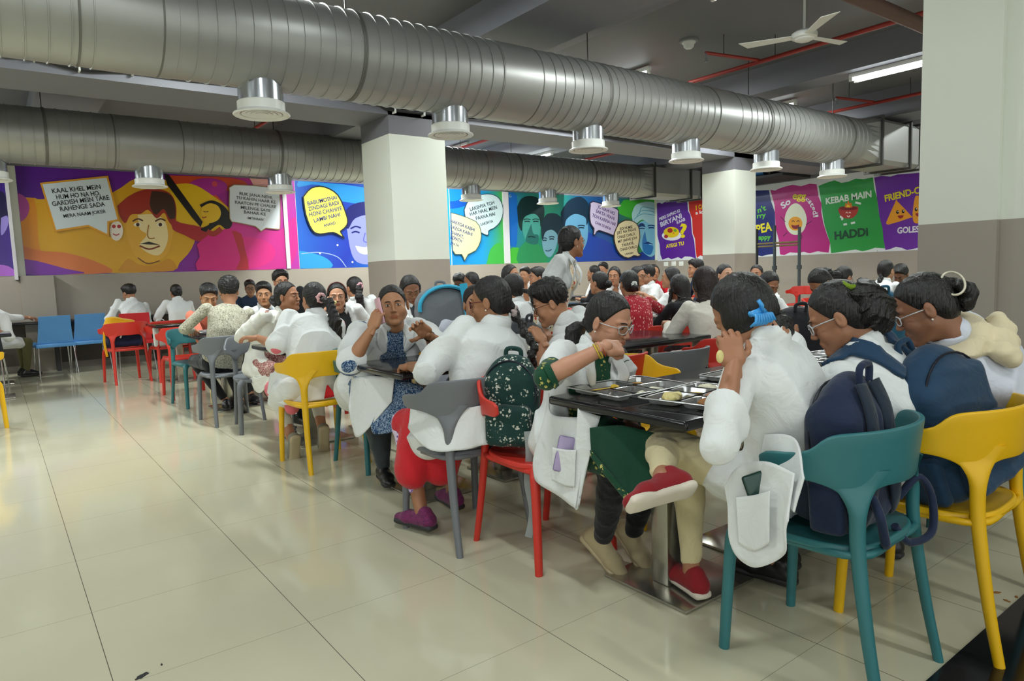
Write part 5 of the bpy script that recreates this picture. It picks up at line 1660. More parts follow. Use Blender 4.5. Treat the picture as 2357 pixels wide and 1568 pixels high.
def blue_chair(x, y, face, label, c='5c9fe0', name='shell_chair', grp='shell chairs with chrome legs'):
    t = thing(name, label, 'chair', (x, y, 0), R_(face), grp); m = plast('plastic_'+c, c, .35)
    bm = bmesh.new(); n = 10; G = []
    for i in range(n+1):
        row = []
        u = -1+2*i/n
        for j in range(13):
            if j <= 6:   # seat, front to back
                f = j/6; y_ = .21-.42*f; z = .455-.012*(1-u*u)-.008*math.sin(f*math.pi)
                w = .225
            else:
                f = (j-6)/6; y_ = -.21-.02*math.sin(f*1.2)-.075*f-.02*(1-u*u)*f*.6; z = .455+.40*f
                w = .225-.03*f*f-.012*math.sin(f*math.pi)
            row.append(bm.verts.new((u*w, y_, z)))
        G.append(row)
    for i in range(n):
        for j in range(12): bm.faces.new((G[i][j], G[i+1][j], G[i+1][j+1], G[i][j+1]))
    bmesh.ops.recalc_face_normals(bm, faces=bm.faces[:]); bmesh.ops.solidify(bm, geom=bm.faces[:], thickness=.012)
    o = bmobj('shell', bm, m, t, True, autos=60)
    box('rear_rail', -.23, .23, -.245, -.215, .40, .455, m, t, .008)
    for sx in (-1, 1):
        box('side_rail', sx*.225-.018, sx*.225+.018, -.24, .2, .4, .455, m, t, .008)
        tube('leg', [(sx*.21, .17, .44), (sx*.225, .2, 0)], .011, CHROME, t, 10)
        tube('leg', [(sx*.215, -.22, .42), (sx*.24, -.29, 0)], .011, CHROME, t, 10)
    return t
blue_chair(.66, 12.52-.33, 6, 'empty sky blue chair at the wall counter, the left one')
blue_chair(1.12, 12.58-.3, 4, 'empty sky blue chair at the wall counter, the right one')
blue_chair(1.62, 11.55, 0, 'shiny red shell chair of the back-turned person at the wall counter', 'd8303a')
blue_chair(-.18, 10.8, 176, 'shell chair with chrome legs at the left edge, black jacket on it', '2a2c30')

def table(x0, x1, y0, y1, label, base=True, z=.76):
    t = thing('dining_table', label, 'table', (x0, y0, 0), 0, 'black topped canteen tables')
    w, d = x1-x0, y1-y0
    o = box('tabletop', 0, w, 0, d, z-.036, z, BLACK, t, .012, 3)
    for cx_ in ((.30, w-.30) if w > 1.0 else (w/2,)):
        box('base_plate', cx_-.11-.03, cx_+.31-.03, d/2-.21, d/2+.21, 0, .014, STEEL, t, .004)
        box('column', cx_-.04, cx_+.045, d/2-.042, d/2+.042, .014, z-.06, STEEL, t, .004)
        box('top_bracket', cx_-.14, cx_+.14, d/2-.14, d/2+.14, z-.06, z-.036, plain('bracket_dark', '2f2f31', .6), t, .003)
    return t
table(1.745, 2.90, 1.40, 2.09, 'front black table with the two steel food trays')
table(2.93, 4.08, 1.40, 2.09, 'black table continuing the front one, before the hooded girl')
table(1.635, 2.80, 3.12, 3.80, 'black table under the elbow of the woman on the phone')
table(3.02, 4.16, 3.08, 3.77, 'bare glossy black table behind the girl in green')
table(1.60, 2.75, 4.86, 5.56, 'black table of the ponytailed girl and the girl with bread')
table(3.0, 4.1, 4.9, 5.6, 'black table behind the standing woman')
table(1.50, 2.65, 6.86, 7.52, 'black table between the patterned shirt and salmon shirt men')
table(1.56, 2.7, 9.3, 9.98, 'black table behind the man in the salmon shirt, near the yellow backpack')
table(-.9, .14, 9.65, 10.3, 'black table at the left edge of the photo, nearer one')
table(-.9, .16, 11.15, 11.75, 'black table at the left edge of the photo, further one')
table(5.25, 6.3, 4.15, 4.85, 'black table in front of the girl in the red kurta')
for i, (x, y, l) in enumerate(((5.35, 2.95, 'black table corner behind the blue claw clip'), (6.9, 3.0, 'black table behind the green hair tie'), (7.9, 3.45, 'black table edge beside the teal backpack'), (9.6, 4.4, 'far black table under the girl with curly hair'),
                            (9.2, 7.2, 'far black table left of the far pillar'), (10.3, 9.4, 'far black table with hands over a tray'), (6.6, 7.6, 'far black table behind the standing woman'), (12.2, 5.0, 'far black table below the green poster'), (8.2, 9.6, 'far black table under the turbaned man poster'),
                            (3.1, 8.6, 'far black table behind the bread girl'))):
    table(x, x+1.1, y, y+.68, l)

# ================================================================ people
WC = cloth('white_coat', 'dfe2e2', .32); WC2 = cloth('white_coat_warm', 'dcdcd4', .3); WC3 = cloth('white_coat_blue', 'd3d8e6', .3)
SKIRTM = cloth('kurti_green', '12402f', .3); HAIR = hairmat('hair_black', '0d0b0b')
GREENF = cloth('kurti_green_floral', '14452f', .3, .85, 'floral', 'c9c06a', None, 1.2)
BLUEF = cloth('kurti_blue', '24466e', .3, .85, 'paisley', 'a9bccf', None, 1.3)
REDK = cloth('kurti_red', 'c5222c', .3); REDF = cloth('kurti_red_print', '9e1f2e', .3, .85, 'dashes', 'e0b6ae', None, 1.)
REDP = cloth('kurti_maroon', '7c1f28', .3, .85, 'paisley', 'd9c9b8', None, 1.3)
PINK = cloth('kurti_pink', 'e0707c', .25); CREAM_L = cloth('leggings_cream', 'cfc29a', .35); WHITE_L = cloth('trousers_white', 'd8d5c8', .3)
BLK = cloth('cloth_black', '15161a', .3); DGREY = cloth('jeans_grey', '3a4043', .3); PURP = cloth('leggings_purple', 'd9cbe4', .3, .85, 'rings', '6a3f9a', None, 1.)
PAIS = cloth('shirt_patterned', 'b9b6a2', .3, .85, 'squiggle', '55534c', None, 1.); SALM = cloth('shirt_salmon', 'e0806a', .35); NAVY = cloth('cloth_navy', '1d2c44', .3)
LBLUE = cloth('shirt_lightblue', '9fb8d8', .3); YFL = cloth('kurti_cream_floral', 'e6dcc0', .25, .85, 'floral', 'c87a3a', 'c4452e', .9)
KHAKI = cloth('khaki', '5f5c3c', .3); MINT = cloth('mint', '8fcbb4', .3); SWEAT = cloth('sweater_white', 'e4e0d4', .4); LIME = cloth('lime', 'b9cc4a', .3); CHAR = cloth('charcoal', '34373b', .3); CREAMH = cloth('hood_cream', 'dccfae', .35)
RSH = cloth('shoe_red', '8c1c24', .2, .8); RUB = plain('rubber_white', 'd9cfc0', .5, var=.08); RUBD = plain('rubber_dark', '2a2a2c', .6); RUBT = plain('rubber_tan', 'b7a888', .6)
TAN = cloth('shoe_tan', 'a99a78', .2, .8); GRSH = cloth('shoe_grey', '8d8c7c', .2, .8); BSH = plain('shoe_black', '18181a', .35); MAG = cloth('shoe_magenta', '7a2a5c', .3, .8, 'squiggle', '2e1a3a', None, 2.)
def W3(x, y, z): return (x, y, z, 1)

P = {}
# --- girl with the blue claw clip, back to us at the front table
P[1] = dict(label='person in a white coat and cream leggings, blue claw clip in black hair, legs crossed', lod=0, seat=(2.03, 1.25), head=6, hp=at(1712, 722, 2.22), look=(2, 38, 0), hair='bun', cover=1, bun=(.02, -.05, -.092), bunr=.052,
            coat=WC, open=.03, csl=1.45, bulk=1.02, shirt=(WC, .5), pants=(CREAM_L, .86), shoes=(RSH, RUB), skin='a06b48', bow=.06, face=False,
            wr={'L': W3(*at(1688, 842, 2.02)), 'R': (.12, .24, .78)}, pole={'L': (-.5, -.1, -1), 'R': (.9, -.5, -.6)}, hands={'L': dict(dir=(.25, .25, .9), up=(-.6, -.6, .3), curl=(60, 62, 66, 70), thumb=(50, 25)), 'R': dict(curl=(40, 42, 44, 46))},
            knee={'L': (-.08, .40, .62), 'R': (.06, .38, .52)}, ank={'L': (-.34, .22, .585), 'R': (.04, .36, .10)}, toe={'L': (-.92, .30, -.05), 'R': (.35, .9, 0)}, sup={'L': (.25, .75, .6)},
            lap=.3, fat=.02)
# --- girl wearing the navy backpack
P[3] = dict(label='person wearing a navy backpack over a white coat, bushy bun with an olive tie', lod=0, seat=(2.50, 1.12), head=4, hp=at(1930, 732, 2.42), look=(20, 28, 0), hair='topbun', coat=WC, open=.03, csl=1.3, bulk=1.05, shirt=(WC, .5),
            pants=(CHAR, .9), shoes=(BSH, RUBD), skin='9a6644', glasses='clear', bow=.09, wr={'L': (-.10, .34, .93), 'R': (.2, .36, .8)}, hands={'L': dict(dir=(.15, .1, .9), curl=(60, 60, 65, 70))}, earring=False,
            ank={'R': (.05, .42, .085), 'L': (-.1, .36, .085)}, fold=.008)
# --- girl with the cream hood
P[4] = dict(label='person in a pale coat with a cream hood, white clip in her hair', lod=0, seat=(3.12, 1.02), head=14, hp=at(2128, 712, 2.50), look=(12, 28, 0), hair='highpony', tie=(0, -.10, .06), tail=.1, tailoff=(0, -.05, 0), coat=WC3, open=.03, csl=1.3, bulk=1.12, fat=.08,
            shirt=(WC3, .5), pants=(CHAR, .9), shoes=(BSH, RUBD), skin='8a5a3c', glasses='clear', bow=.1, wr={'L': (-.12, .36, .9), 'R': (.2, .36, .8)}, hands={'L': dict(dir=(.15, .1, .9), curl=(60, 60, 65, 70))}, earring=True)
# --- girl in the green kurti
P[2] = dict(label='person with clear glasses, white coat over green kurti, lifting food to her mouth', lod=0, seat=(1.97, 2.20), head=176, hp=at(1402, 742, 2.93), look=(16, 20, 0), hair='pony', tie=(0, -.11, -.05), tail=.1, tailoff=(0, -.05, 0), coat=WC, open=.052, csl=.55, bulk=1.04, fat=.08,
            shirt=(GREENF, 1.02), kurti=True, pants=(BLK, .95), shoes=(TAN, RUBT), skin='b98262', glasses='clear', eyes='down', gaze=(0, -.001), bow=.02, earring=True,
            wr={'R': W3(*at(1392, 800, 2.62)), 'L': (-.12, .24, .60)}, pole={'R': (1, -.1, -.45), 'L': (-.6, -.6, -.5)}, hands={'R': dict(dir=(-.95, -.05, -.1), up=(-.1, .75, .7), curl=(62, 66, 70, 74), thumb=(40, 30), pinch=True), 'L': dict(curl=(25, 28, 32, 36))},
            knee={'R': (.10, .40, .53), 'L': (-.09, .42, .52)}, ank={'R': (.0, .19, .13), 'L': (-.15, .21, .13)}, toe={'R': (-.15, .8, -.55), 'L': (.05, .8, -.55)},
            lap=.2)
# --- girl with the long braid
P[5] = dict(label='person with a long braid on a grey chair, white coat over red', lod=0, seat=(1.83, 2.78), head=0, hp=at(1128, 696, 3.45), look=(34, 8, 0), hair='braid', tie=(.045, -.11, -.075), tail=.27, tailoff=(.02, -.105, 0), scrunchie=('b8a8a8', (.04, -.11, -.065), .02),
            coat=WC, open=.03, csl=1.0, bulk=1.1, fat=.03, shirt=(REDK, 1.18), kurti=True, pants=(PURP, .74), shoes=(MAG, RUBD), skin='96643f', glasses='maroon', earring=True, bow=.05,
            wr={'L': (-.16, .30, .8), 'R': (.14, .32, .8)}, pole={'L': (-.9, -.4, -.8), 'R': (.9, -.4, -.8)}, knee={'L': (-.18, .36, .5), 'R': (.08, .38, .5)}, ank={'L': (-.24, .12, .10), 'R': (.04, .28, .10)}, toe={'L': (-.25, .9, 0), 'R': (.1, 1, 0)},
            shirt_extra=[cap((-.16, .22, .5), (-.24, .2, .3), .12, .1, (.8, 1.1, 1)), cap((-.1, .1, .42), (-.12, .12, .3), .11, .09)], coat_extra=[cap((-.14, -.05, .52), (-.2, .08, .46), .12, .1), cap((-.12, -.1, .52), (.14, -.1, .5), .1, .1), cap((-.1, -.09, .48), (.15, -.09, .46), .085, .085)], lap=.45)
# --- woman on the phone
P[6] = dict(label='person holding a pink phone to her ear, white coat over blue printed kurti', lod=0, seat=(1.98, 4.16), head=176, hp=at(904, 705, 4.2), look=(-22, -2, 4), hair='bun', bun=(0, -.12, -.02), bunr=.03, coat=WC, open=.055, csl=.9, bulk=1.4, fat=.2,
            shirt=(BLUEF, .98), kurti=True, pants=(DGREY, .95, 1.05), shoes=(BSH, RUBD), skin='a9744c', earring=False, bow=.02,
            wr={'R': W3(*at(857, 756, 3.98)), 'L': W3(*at(985, 770, 3.95))}, pole={'R': (.75, .35, -1), 'L': (-.9, -.2, -.9)}, hands={'R': dict(dir=(-.42, -.12, .9), up=(.75, .5, .4), curl=(46, 50, 54, 58), thumb=(38, 30)), 'L': dict(dir=(.75, .2, .62), up=(-.45, -.85, .1), curl=(30, 34, 36, 30), spread=9, thumb=(70, 5))},
            knee={'R': (.16, .38, .52), 'L': (-.14, .42, .52)}, ank={'R': (.14, .42, .10), 'L': (-.13, .46, .10)}, toe={'R': (.2, 1, 0), 'L': (-.1, 1, 0)},
            lap=.5)
# --- short-haired girl with glasses, next to the braid
P[9] = dict(label='person with short black hair and dark glasses bending over a tray in a white coat', lod=1, seat=(2.86, 2.85), head=14, hp=at(1266, 700, 3.9), look=(38, 22, 0), hair='short_thick', coat=WC, open=.03, csl=.95, shirt=(WC, .6), skin='b07a54', glasses='dark', bow=.07, pants=(CHAR, .9), shoes=(BSH, RUBD),
            wr={'L': W3(*at(1250, 786, 3.72)), 'R': (.15, .42, .8)}, pole={'L': (-.9, .1, -.6)})
# --- ponytail with pink scrunchie
P[10] = dict(label='person with a long ponytail in a pink scrunchie, white coat over pink', lod=0, seat=(1.72, 4.66), head=-4, hp=at(722, 690, 5.1), look=(8, 2, 0), hair='pony', tie=(0, -.115, .005), tail=.42, tailoff=(.03, -.10, 0), scrunchie=('d9a9aa', (0, -.125, .01), .026), coat=WC, open=.03, csl=.95, bulk=1.08, shirt=(PINK, 1.12), kurti=True,
            pants=(WHITE_L, .72), shoes=(GRSH, RUBT), skin='a8714c', bow=.04, wr={'L': (-.24, .36, .85), 'R': (.1, .35, .8)}, pole={'L': (-.9, -.3, -.9)}, hands={'L': dict(dir=(-.8, .6, .1), curl=(20, 24, 28, 32))},
            knee={'L': (-.15, .36, .47), 'R': (.14, .38, .49)}, ank={'L': (-.12, .09, .12), 'R': (.12, .16, .14)}, toe={'L': (.0, .35, -.93), 'R': (.05, .35, -.93)},
            shirt_extra=[cap((-.13, -.02, .45), (-.13, .0, .38), .07, .05), cap((.2, .0, .45), (.2, .0, .36), .06, .04)], coat_extra=[cap((-.13, -.08, .52), (.15, -.09, .5), .1, .1), cap((-.14, .02, .5), (-.16, .12, .44), .12, .1)], lap=.5)
P[11] = dict(label='person in profile with a messy low bun, white coat over a maroon printed kurti', lod=0, seat=(1.82, 5.92), head=196, hp=at(662, 684, 5.78), look=(24, -2, 0), hair='bun', bun=(0, -.115, -.02), bunr=.05, coat=WC2, open=.05, csl=.95, bulk=1.05, shirt=(REDP, .9), kurti=True, pants=(BLK, .95), shoes=(BSH, RUB), skin='a36c48', bow=.05,
             wr={'R': W3(*at(600, 782, 5.95)), 'L': (-.1, .35, .8)}, pole={'R': (.9, -.6, -.6)}, knee={'R': (.14, .40, .5), 'L': (-.08, .42, .5)}, ank={'R': (.12, .40, .1), 'L': (-.1, .3, .1)}, toe={'R': (.3, 1, 0), 'L': (0, 1, 0)},
             lap=.5)
P[12] = dict(label='person holding bread to her mouth, grey top under a white coat', lod=1, seat=(2.72, 6.22), head=172, hp=at(776, 684, 6.35), look=(-14, 2, 0), hair='long', tail=.14, tailoff=(0, -.04, 0), fringe=1, coat=WC, open=.06, shirt=(CHAR, .6), skin='b5805c', wr={'R': W3(*at(752, 712, 6.1)), 'L': (-.14, .36, .8)},
             pole={'R': (.8, -.2, -1)}, hands={'R': dict(dir=(-.3, .1, .9), up=(.6, .6, 0), curl=(60, 64, 68, 70))}, csl=1.4)
P[13] = dict(label='person behind, long ponytail with a pale pink band, turned away in a white coat', lod=2, seat=(3.35, 7.25), head=-10, hp=at(815, 664, 7.6), look=(20, 4, 0), hair='pony', tie=(0, -.115, .02), tail=.3, tailoff=(-.03, -.05, 0), scrunchie=('dcaab4', (0, -.12, .02), .026), coat=WC, open=.02, skin='a8714c', shirt=(BLK, .5))
P[7] = dict(label='person with loose black hair and thin glasses looking down, in front of the middle pillar', lod=1, seat=(2.95, 5.15), head=170, hp=at(945, 668, 6.0), look=(-2, 24, 6), hair='longloose', tail=.1, coat=WC, open=.05, shirt=(CHAR, .5), skin='8e5e40', glasses='gold', eyes='down')
P[8] = dict(label='person half hidden behind the braided girl, pale coat, only an eye and cheek visible', lod=1, seat=(2.55, 4.05), head=168, hp=at(1096, 702, 4.5), look=(-12, 4, 0), hair='bun', coat=WC3, open=.04, shirt=(NAVY, .5), skin='b5805c', legs=False)
P[14] = dict(label='person in a grey patterned shirt and black trousers, seen from behind on a grey chair', lod=0, male=True, seat=(1.64, 6.62), head=-2, hp=at(527, 672, 6.36), look=(-12, 6, 0), hair='short_thick', shirt=(PAIS, 1.75), pants=(BLK, .88), shoes=(BSH, RUBD), skin='a8734e', bulk=1.0, bow=.05,
             wr={'L': (-.18, .34, .82), 'R': (.12, .32, .8)}, pole={'L': (-1, -.3, -.6)}, knee={'L': (-.16, .38, .52), 'R': (.12, .36, .5)}, ank={'L': (.08, .34, .1), 'R': (.16, .1, .11)}, toe={'L': (.3, .9, 0), 'R': (.35, .7, -.4)})
P[15] = dict(label='person in a salmon shirt and dark trousers looking down at his plate', lod=1, male=True, seat=(1.86, 7.72), head=178, hp=at(481, 684, 6.98), look=(-6, 22, -4), hair='short', shirt=(SALM, 1.1), pants=(CHAR, .9), shoes=(BSH, RUBD), skin='ad7a50', eyes='down', bow=.03,
             wr={'R': (.0, .30, .84), 'L': (-.12, .32, .82)}, pole={'R': (1, -.1, -.5), 'L': (-1, -.1, -.5)}, knee={'R': (.12, .42, .5)}, ank={'R': (-.05, .52, .1), 'L': (-.2, .5, .1)})
P[16] = dict(label='person in navy with glasses far back under the purple poster', lod=2, male=True, seat=(3.35, 11.5), head=165, hp=at(576, 664, 11.0), look=(0, 6, 0), hair='short', shirt=(NAVY, 1.2), skin='80573c', glasses='dark')
P[17] = dict(label='person in a white coat over a light blue shirt, behind the patterned shirt', lod=2, male=True, seat=(2.36, 7.6), head=175, hp=at(608, 678, 7.3), look=(-16, 6, 0), hair='short', coat=WC, open=.07, shirt=(LBLUE, .5), skin='ad7a50')
P[18] = dict(label='person with black hair and dark glasses behind the girl in profile', lod=2, male=True, seat=(2.95, 7.95), head=165, hp=at(647, 650, 7.9), look=(10, 0, 0), hair='short_thick', shirt=(BLK, 1.2), skin='b07a54', glasses='dark')
P[19] = dict(label='short-haired person in a white coat at the wall counter, back to us', lod=2, male=True, seat=(1.62, 11.55), head=10, hp=at(297, 676, 10.4), look=(20, 12, 0), hair='short_thick', coat=WC, open=.02, csl=1.2, skin='a06b48', bow=.08, legs=False)
P[20] = dict(label='person in a white coat with tied hair at the wall counter, back to us', lod=2, seat=(2.25, 11.45), head=8, hp=at(405, 674, 10.62), look=(0, 12, 0), hair='bun', bun=(0, -.12, 0), bunr=.04, coat=WC, open=.02, csl=1.5, skin='a06b48', bow=.08, legs=False)
P[21] = dict(label='standing person in a long white coat over a cream floral kurti, smiling in profile', lod=0, stand=True, seat=(3.5, 4.15), head=212, hp=at(1316, 558, 5.4), look=(48, 0, 0), hair='braid', tie=(0, -.105, -.06), tail=.14, tailoff=(0, -.05, 0), coat=WC, open=.085, csl=1.9, bulk=1.06, shirt=(YFL, .6), kurti=True, skin='9c6844', glasses='gold', earring=True,
             pelvis=.90, wr={'R': (.27, .03, .8), 'L': (-.27, .03, .8)}, pole={'R': (.3, -1, 0), 'L': (-.3, -1, 0)}, pants=(BLK, .9), shoes=(BSH, RUBD), knee={'R': (.1, .02, .48), 'L': (-.1, .02, .48)}, ank={'R': (.1, 0, .08), 'L': (-.1, 0, .08)}, bow=.0)
P[22] = dict(label='person in a white coat and khaki trousers cut by the left edge, arm stretched out', lod=1, male=True, seat=(-.12, 11.95), head=-70, hp=at(-36, 690, 9.6), look=(0, 20, 0), hair='short', coat=WC, open=.02, csl=1.6, skin='a8734e', pants=(KHAKI, .95), shoes=(BSH, RUBD), wr={'R': (.1, .5, .85), 'L': W3(*at(36, 738, 9.3))}, pole={'L': (0, -1, .2)},
             knee={'R': (.1, .46, .5), 'L': (-.1, .46, .5)}, ank={'R': (.1, .42, .09), 'L': (-.1, .46, .09)})
P[23] = dict(label='person in a white coat and black trousers cut by the left edge, nearer the camera', lod=1, seat=(-.18, 10.8), head=176, hp=at(-26, 694, 8.35), look=(0, 20, 0), hair='bun', coat=WC, open=.02, skin='a8734e', pants=(BLK, .9), shoes=(BSH, RUBD))
for k in sorted(P): person(P[k])

# --- the crowd at the far tables
def far(px, py, dist, hd, label, lod=2, **k):
    q = at(px, py, dist); d = R_(hd)
    sx_, sy_ = q[0]+math.sin(d)*.16, q[1]-math.cos(d)*.16
    s = dict(label=label, lod=lod, seat=(sx_, sy_), head=hd, hp=q, legs=True, pants=(CHAR, .97), open=.04, skin='a8734e', hair='bun')
    if 'shirt' not in k and 'coat' not in k: k['coat'] = WC
    s['pelvis'] = min(.6, q[2]-.52)
    nc = k.pop('nochair', 0); s.update(k); person(s)
    if not nc:
        c = ('red', 'red', 'grey', 'yellow')[int(px) % 4]; w_ = label.split(',')[0].split()[:12]
        chair(sx_, sy_-.0, hd, c, '%s chair of the %s' % (c, ' '.join(w_)))
    return s
far(1058, 652, 10.0, 150, 'person in black with short hair looking down, right beside the middle pillar', male=True, hair='short_thick', shirt=(BLK, 1.5), skin='6e4a34', look=(-20, 24, 0), glasses='dark')
far(1084, 648, 9.3, 60, 'person in a white coat behind the grey and blue backpack', hair='long', tail=.1, coat=WC, look=(0, 10, 0))
far(1178, 664, 6.0, 20, 'person with a long side ponytail in a white coat, behind the braided girl', hair='pony', tail=.34, tie=(0, -.1, -.02), tailoff=(.06, -.06, 0), coat=WC, lod=1)
far(1176, 634, 8.2, 200, 'person with black hair far behind the braided girl', hair='long', tail=.08, coat=WC)
far(1208, 634, 10.6, 120, 'small far person with short hair, left of the standing woman', male=True, hair='short', coat=WC, lod=3)
far(1236, 640, 8.4, 70, 'person in a white coat just behind the standing woman', male=True, hair='short', coat=WC)
far(1366, 630, 10.8, 30, 'far person with black hair right of the standing woman', hair='bun', shirt=(BLK, 1.5), lod=3)
far(1388, 622, 11.6, 110, 'far person in a white coat in profile under the cream speech bubble', male=True, hair='short', coat=WC, lod=3)
far(1378, 652, 7.4, 10, 'person with grey-black hair and black top behind the girl in green', hair='bun', shirt=(CHAR, 1.5))
far(1414, 636, 9.2, 150, 'far person facing left with a fringe, dark hair and a white coat', hair='long', tail=.12, coat=WC, look=(-30, 4, 0), skin='a8734e')
far(1447, 654, 6.4, -20, nochair=1, label= 'person in a red printed kurta with a white hair band, elbow on the table', lod=1, hair='bun', bun=(0, -.12, -.03), bunr=.03, shirt=(REDF, 1.7), scrunchie=('d5ddd8', (0, -.11, .0), .018), wr={'R': (.34, .42, .9), 'L': (-.2, .3, .8)}, pole={'R': (1, -.3, -.6)}, skin='9c6844', legs=True, pants=(BLK, .9))
far(1469, 636, 9.0, 165, 'person with glasses and resting chin behind the red kurta', hair='long', tail=.08, coat=WC, glasses='dark', look=(20, 6, 0))
far(1488, 634, 9.4, 60, 'person with short black hair in a white coat, back turned, by the food posters', male=True, hair='short_thick', coat=WC)
far(1505, 628, 10.6, 150, 'far person with centre-parted hair behind the white coats', hair='long', tail=.1, shirt=(REDK, 1.5), lod=3)
far(1543, 640, 8.0, 30, 'person in a white coat with hands raised over the table', hair='long', tail=.08, coat=WC, wr={'L': (-.2, .42, .95), 'R': (.1, .4, .9)})
far(1561, 662, 6.6, -4, 'person in black with thick black hair, back to us', hair='longloose', tail=.16, shirt=(BLK, 1.7))
far(1600, 620, 9.6, 60, 'person with short black hair near the switch plates', male=True, hair='short_thick', shirt=(NAVY, 1.4))
far(1620, 652, 5.2, -22, nochair=1, label= 'person with long wavy brown hair in a white sweater, back to us', lod=1, hair='long', tail=.30, tailoff=(-.06, -.06, 0), haircol='231512', shirt=(SWEAT, 1.8), legs=True, pants=(SWEAT, .9), bulk=1.1)
far(1669, 634, 7.8, 168, 'person looking at us over the blue claw clip girl, only eyes and forehead showing', hair='bun', coat=WC, look=(-6, 0, 0), skin='c08e6c')
far(1741, 632, 9.2, 110, 'person in profile with black hair beside the scaffold', hair='bun', coat=WC, skin='a06b48')
far(1770, 656, 6.6, 170, 'person with glasses and a mint top under a white coat, looking down', lod=1, hair='long', tail=.08, coat=WC, open=.06, shirt=(MINT, .5), glasses='gold', look=(-10, 30, 0), eyes='down', skin='9c6844')
far(1888, 652, 5.9, 60, 'person bowed low with dark hair, white coat over lime sleeves', lod=1, hair='bun', coat=WC, csl=.9, shirt=(LIME, 1.5), look=(20, 50, 0))
far(1942, 640, 7.6, 260, 'person with curly tied hair and glasses smiling down at the table', lod=1, hair='bun', bun=(0, -.12, -.01), bunr=.055, coat=WC, glasses='dark', look=(0, 24, 0), skin='b07a54')
far(2040, 624, 8.2, 262, 'upright person in profile with a braid and white coat under the purple food poster', lod=1, hair='braid', tie=(0, -.1, -.05), tail=.1, coat=WC, open=.06, shirt=(CHAR, .5), skin='b5805c')
far(2074, 634, 8.6, 90, 'person with short black hair bending down beside the right pillar', male=True, hair='short', shirt=(CHAR, 1.4), look=(0, 30, 0), skin='80573c')

# ================================================================ bags
def xfm(o, M):
    o.data.transform(Matrix(M))
def backpack(name, label, loc, rz, size, mat_, mat2=None, tilt=0., roll=0., res=.009, straps=True, front=1, group=None, seed=1, pocket=True):
    w, d, h = size
    t = thing(name, label, 'backpack', loc, 0, group or 'backpacks'); t.rotation_euler = (R_(tilt), R_(roll), R_(rz))
    pr = [(rbox((0, 0, h*.42), (w/2, d/2, h*.42), .06), .02), (ell((0, 0, h*.68), (w*.49, d*.5, h*.34)), .03)]
    v = auto([p for p, k in pr], res)
    for p, k in pr: v.add(p, k)
    v.noise(.007, 13, seed)
    o = vmesh('bag_body', [v.mesh()], mat_, t)
    f = front
    if pocket:
        pr = [(rbox((0, f*(d/2+.012), h*.27), (w*.40, .04, h*.22), .03), .02)]
        v = auto([p for p, k in pr], res)
        for p, k in pr: v.add(p, k)
        v.noise(.005, 18, seed+2)
        vmesh('front_pocket', [v.mesh()], mat2 or mat_, t)
    for s in (-1, 1):
        v = auto([rbox((s*w*.5, 0, h*.2), (.028, d*.33, h*.17), .02)], res); v.add([rbox((s*w*.5, 0, h*.2), (.028, d*.33, h*.17), .02)], .01); v.noise(.004, 18, 3)
        vmesh('side_pocket', [v.mesh()], mat_, t)
    tube('zipper', [(w*.47*math.cos(R_(a)), f*d*.32, h*.62+h*.33*math.sin(R_(a))) for a in range(-30, 211, 12)], .004, ZIP, t, 6)
    hl = smoothpts([(-.035, -f*d*.3, h*.95), (-.03, -f*d*.32, h*1.05), (.03, -f*d*.32, h*1.06), (.035, -f*d*.3, h*.95)], 5)
    tube('top_handle', hl, (.011), mat_, t, 8)
    if straps:
        for s in (-1, 1):
            pts = smoothpts([(s*w*.14, -f*d*.36, h*.95), (s*w*.17, -f*(d*.5+.008), h*.75), (s*w*.2, -f*(d*.5+.016), h*.45), (s*w*.3, -f*(d*.5+.01), h*.18), (s*w*.4, -f*d*.42, h*.06)], 6)
            bm = bmesh.new(); tube_into(bm, pts, [(.036-.016*min(1, max(0, k/len(pts)-.6)*2.2), .010) for k in range(len(pts))], 10, True, flat=(0, 1, .15))
            bmobj('shoulder_strap', bm, mat2 or mat_, t, True)
    return t
ZIP = plain('zipper', '1b1f2b', .4, .4, var=0)
NAVYB = cloth('bag_navy', '1a2742', .25, .75); NAVYD = cloth('bag_navy_strap', '202c3c', .3, .8); TEALB = cloth('bag_navy_teal', '1c3b57', .25, .7)
FLB = cloth('bag_floral', '183a36', .25, .8, 'floral', 'c9ccc0', None, 1.5); GRB = cloth('bag_grey', '7d8186', .25, .8); TUR = cloth('bag_turquoise', '39b4dc', .25, .7)
BBAG = cloth('bag_black', '1c1f24', .25, .7); YEL = cloth('bag_yellow', 'e0a818', .3, .7); NVY = cloth('bag_darknavy', '1a2140', .3, .7); BLT = cloth('bag_petrol', '215a78', .25, .7); WEB = plain('webbing_grey', '8f9594', .7)
t = backpack('backpack', 'navy backpack standing upright on the teal foreground chair, straps towards us', (2.03, 1.0, .462), 4, (.32, .16, .46), NAVYB, NAVYD, tilt=-3, res=.007)
tube('dangling_strap', smoothpts([(.14, -.08, .06), (.19, -.12, .12), (.24, -.14, .05), (.2, -.15, -.05), (.1, -.12, -.06), (.05, -.1, 0)], 6), (.012), NAVYB, t, 8)
tube('dangling_strap', smoothpts([(-.1, -.1, .12), (-.13, -.13, .08), (-.1, -.13, 0), (-.07, -.12, -.02)], 6), (.013), NAVYB, t, 8)
t3 = backpack('backpack', 'navy blue backpack worn by the seated person with the olive hair tie', (2.60, .90, .475), -8, (.36, .2, .5), TEALB, TEALB, tilt=-10, roll=-14, straps=False, front=-1, seed=3, res=.008)
text_obj('lettering', 'C', .09, WHITE_P, (.185, -.02, .2), (.1, 1, 0), (0, 0, 1), t3, .03)
p3 = P[3]; hh = R_(p3['head']); Rw = np.array(Matrix.Rotation(hh, 3, 'Z')); s3 = np.array((p3['seat'][0], p3['seat'][1], 0))
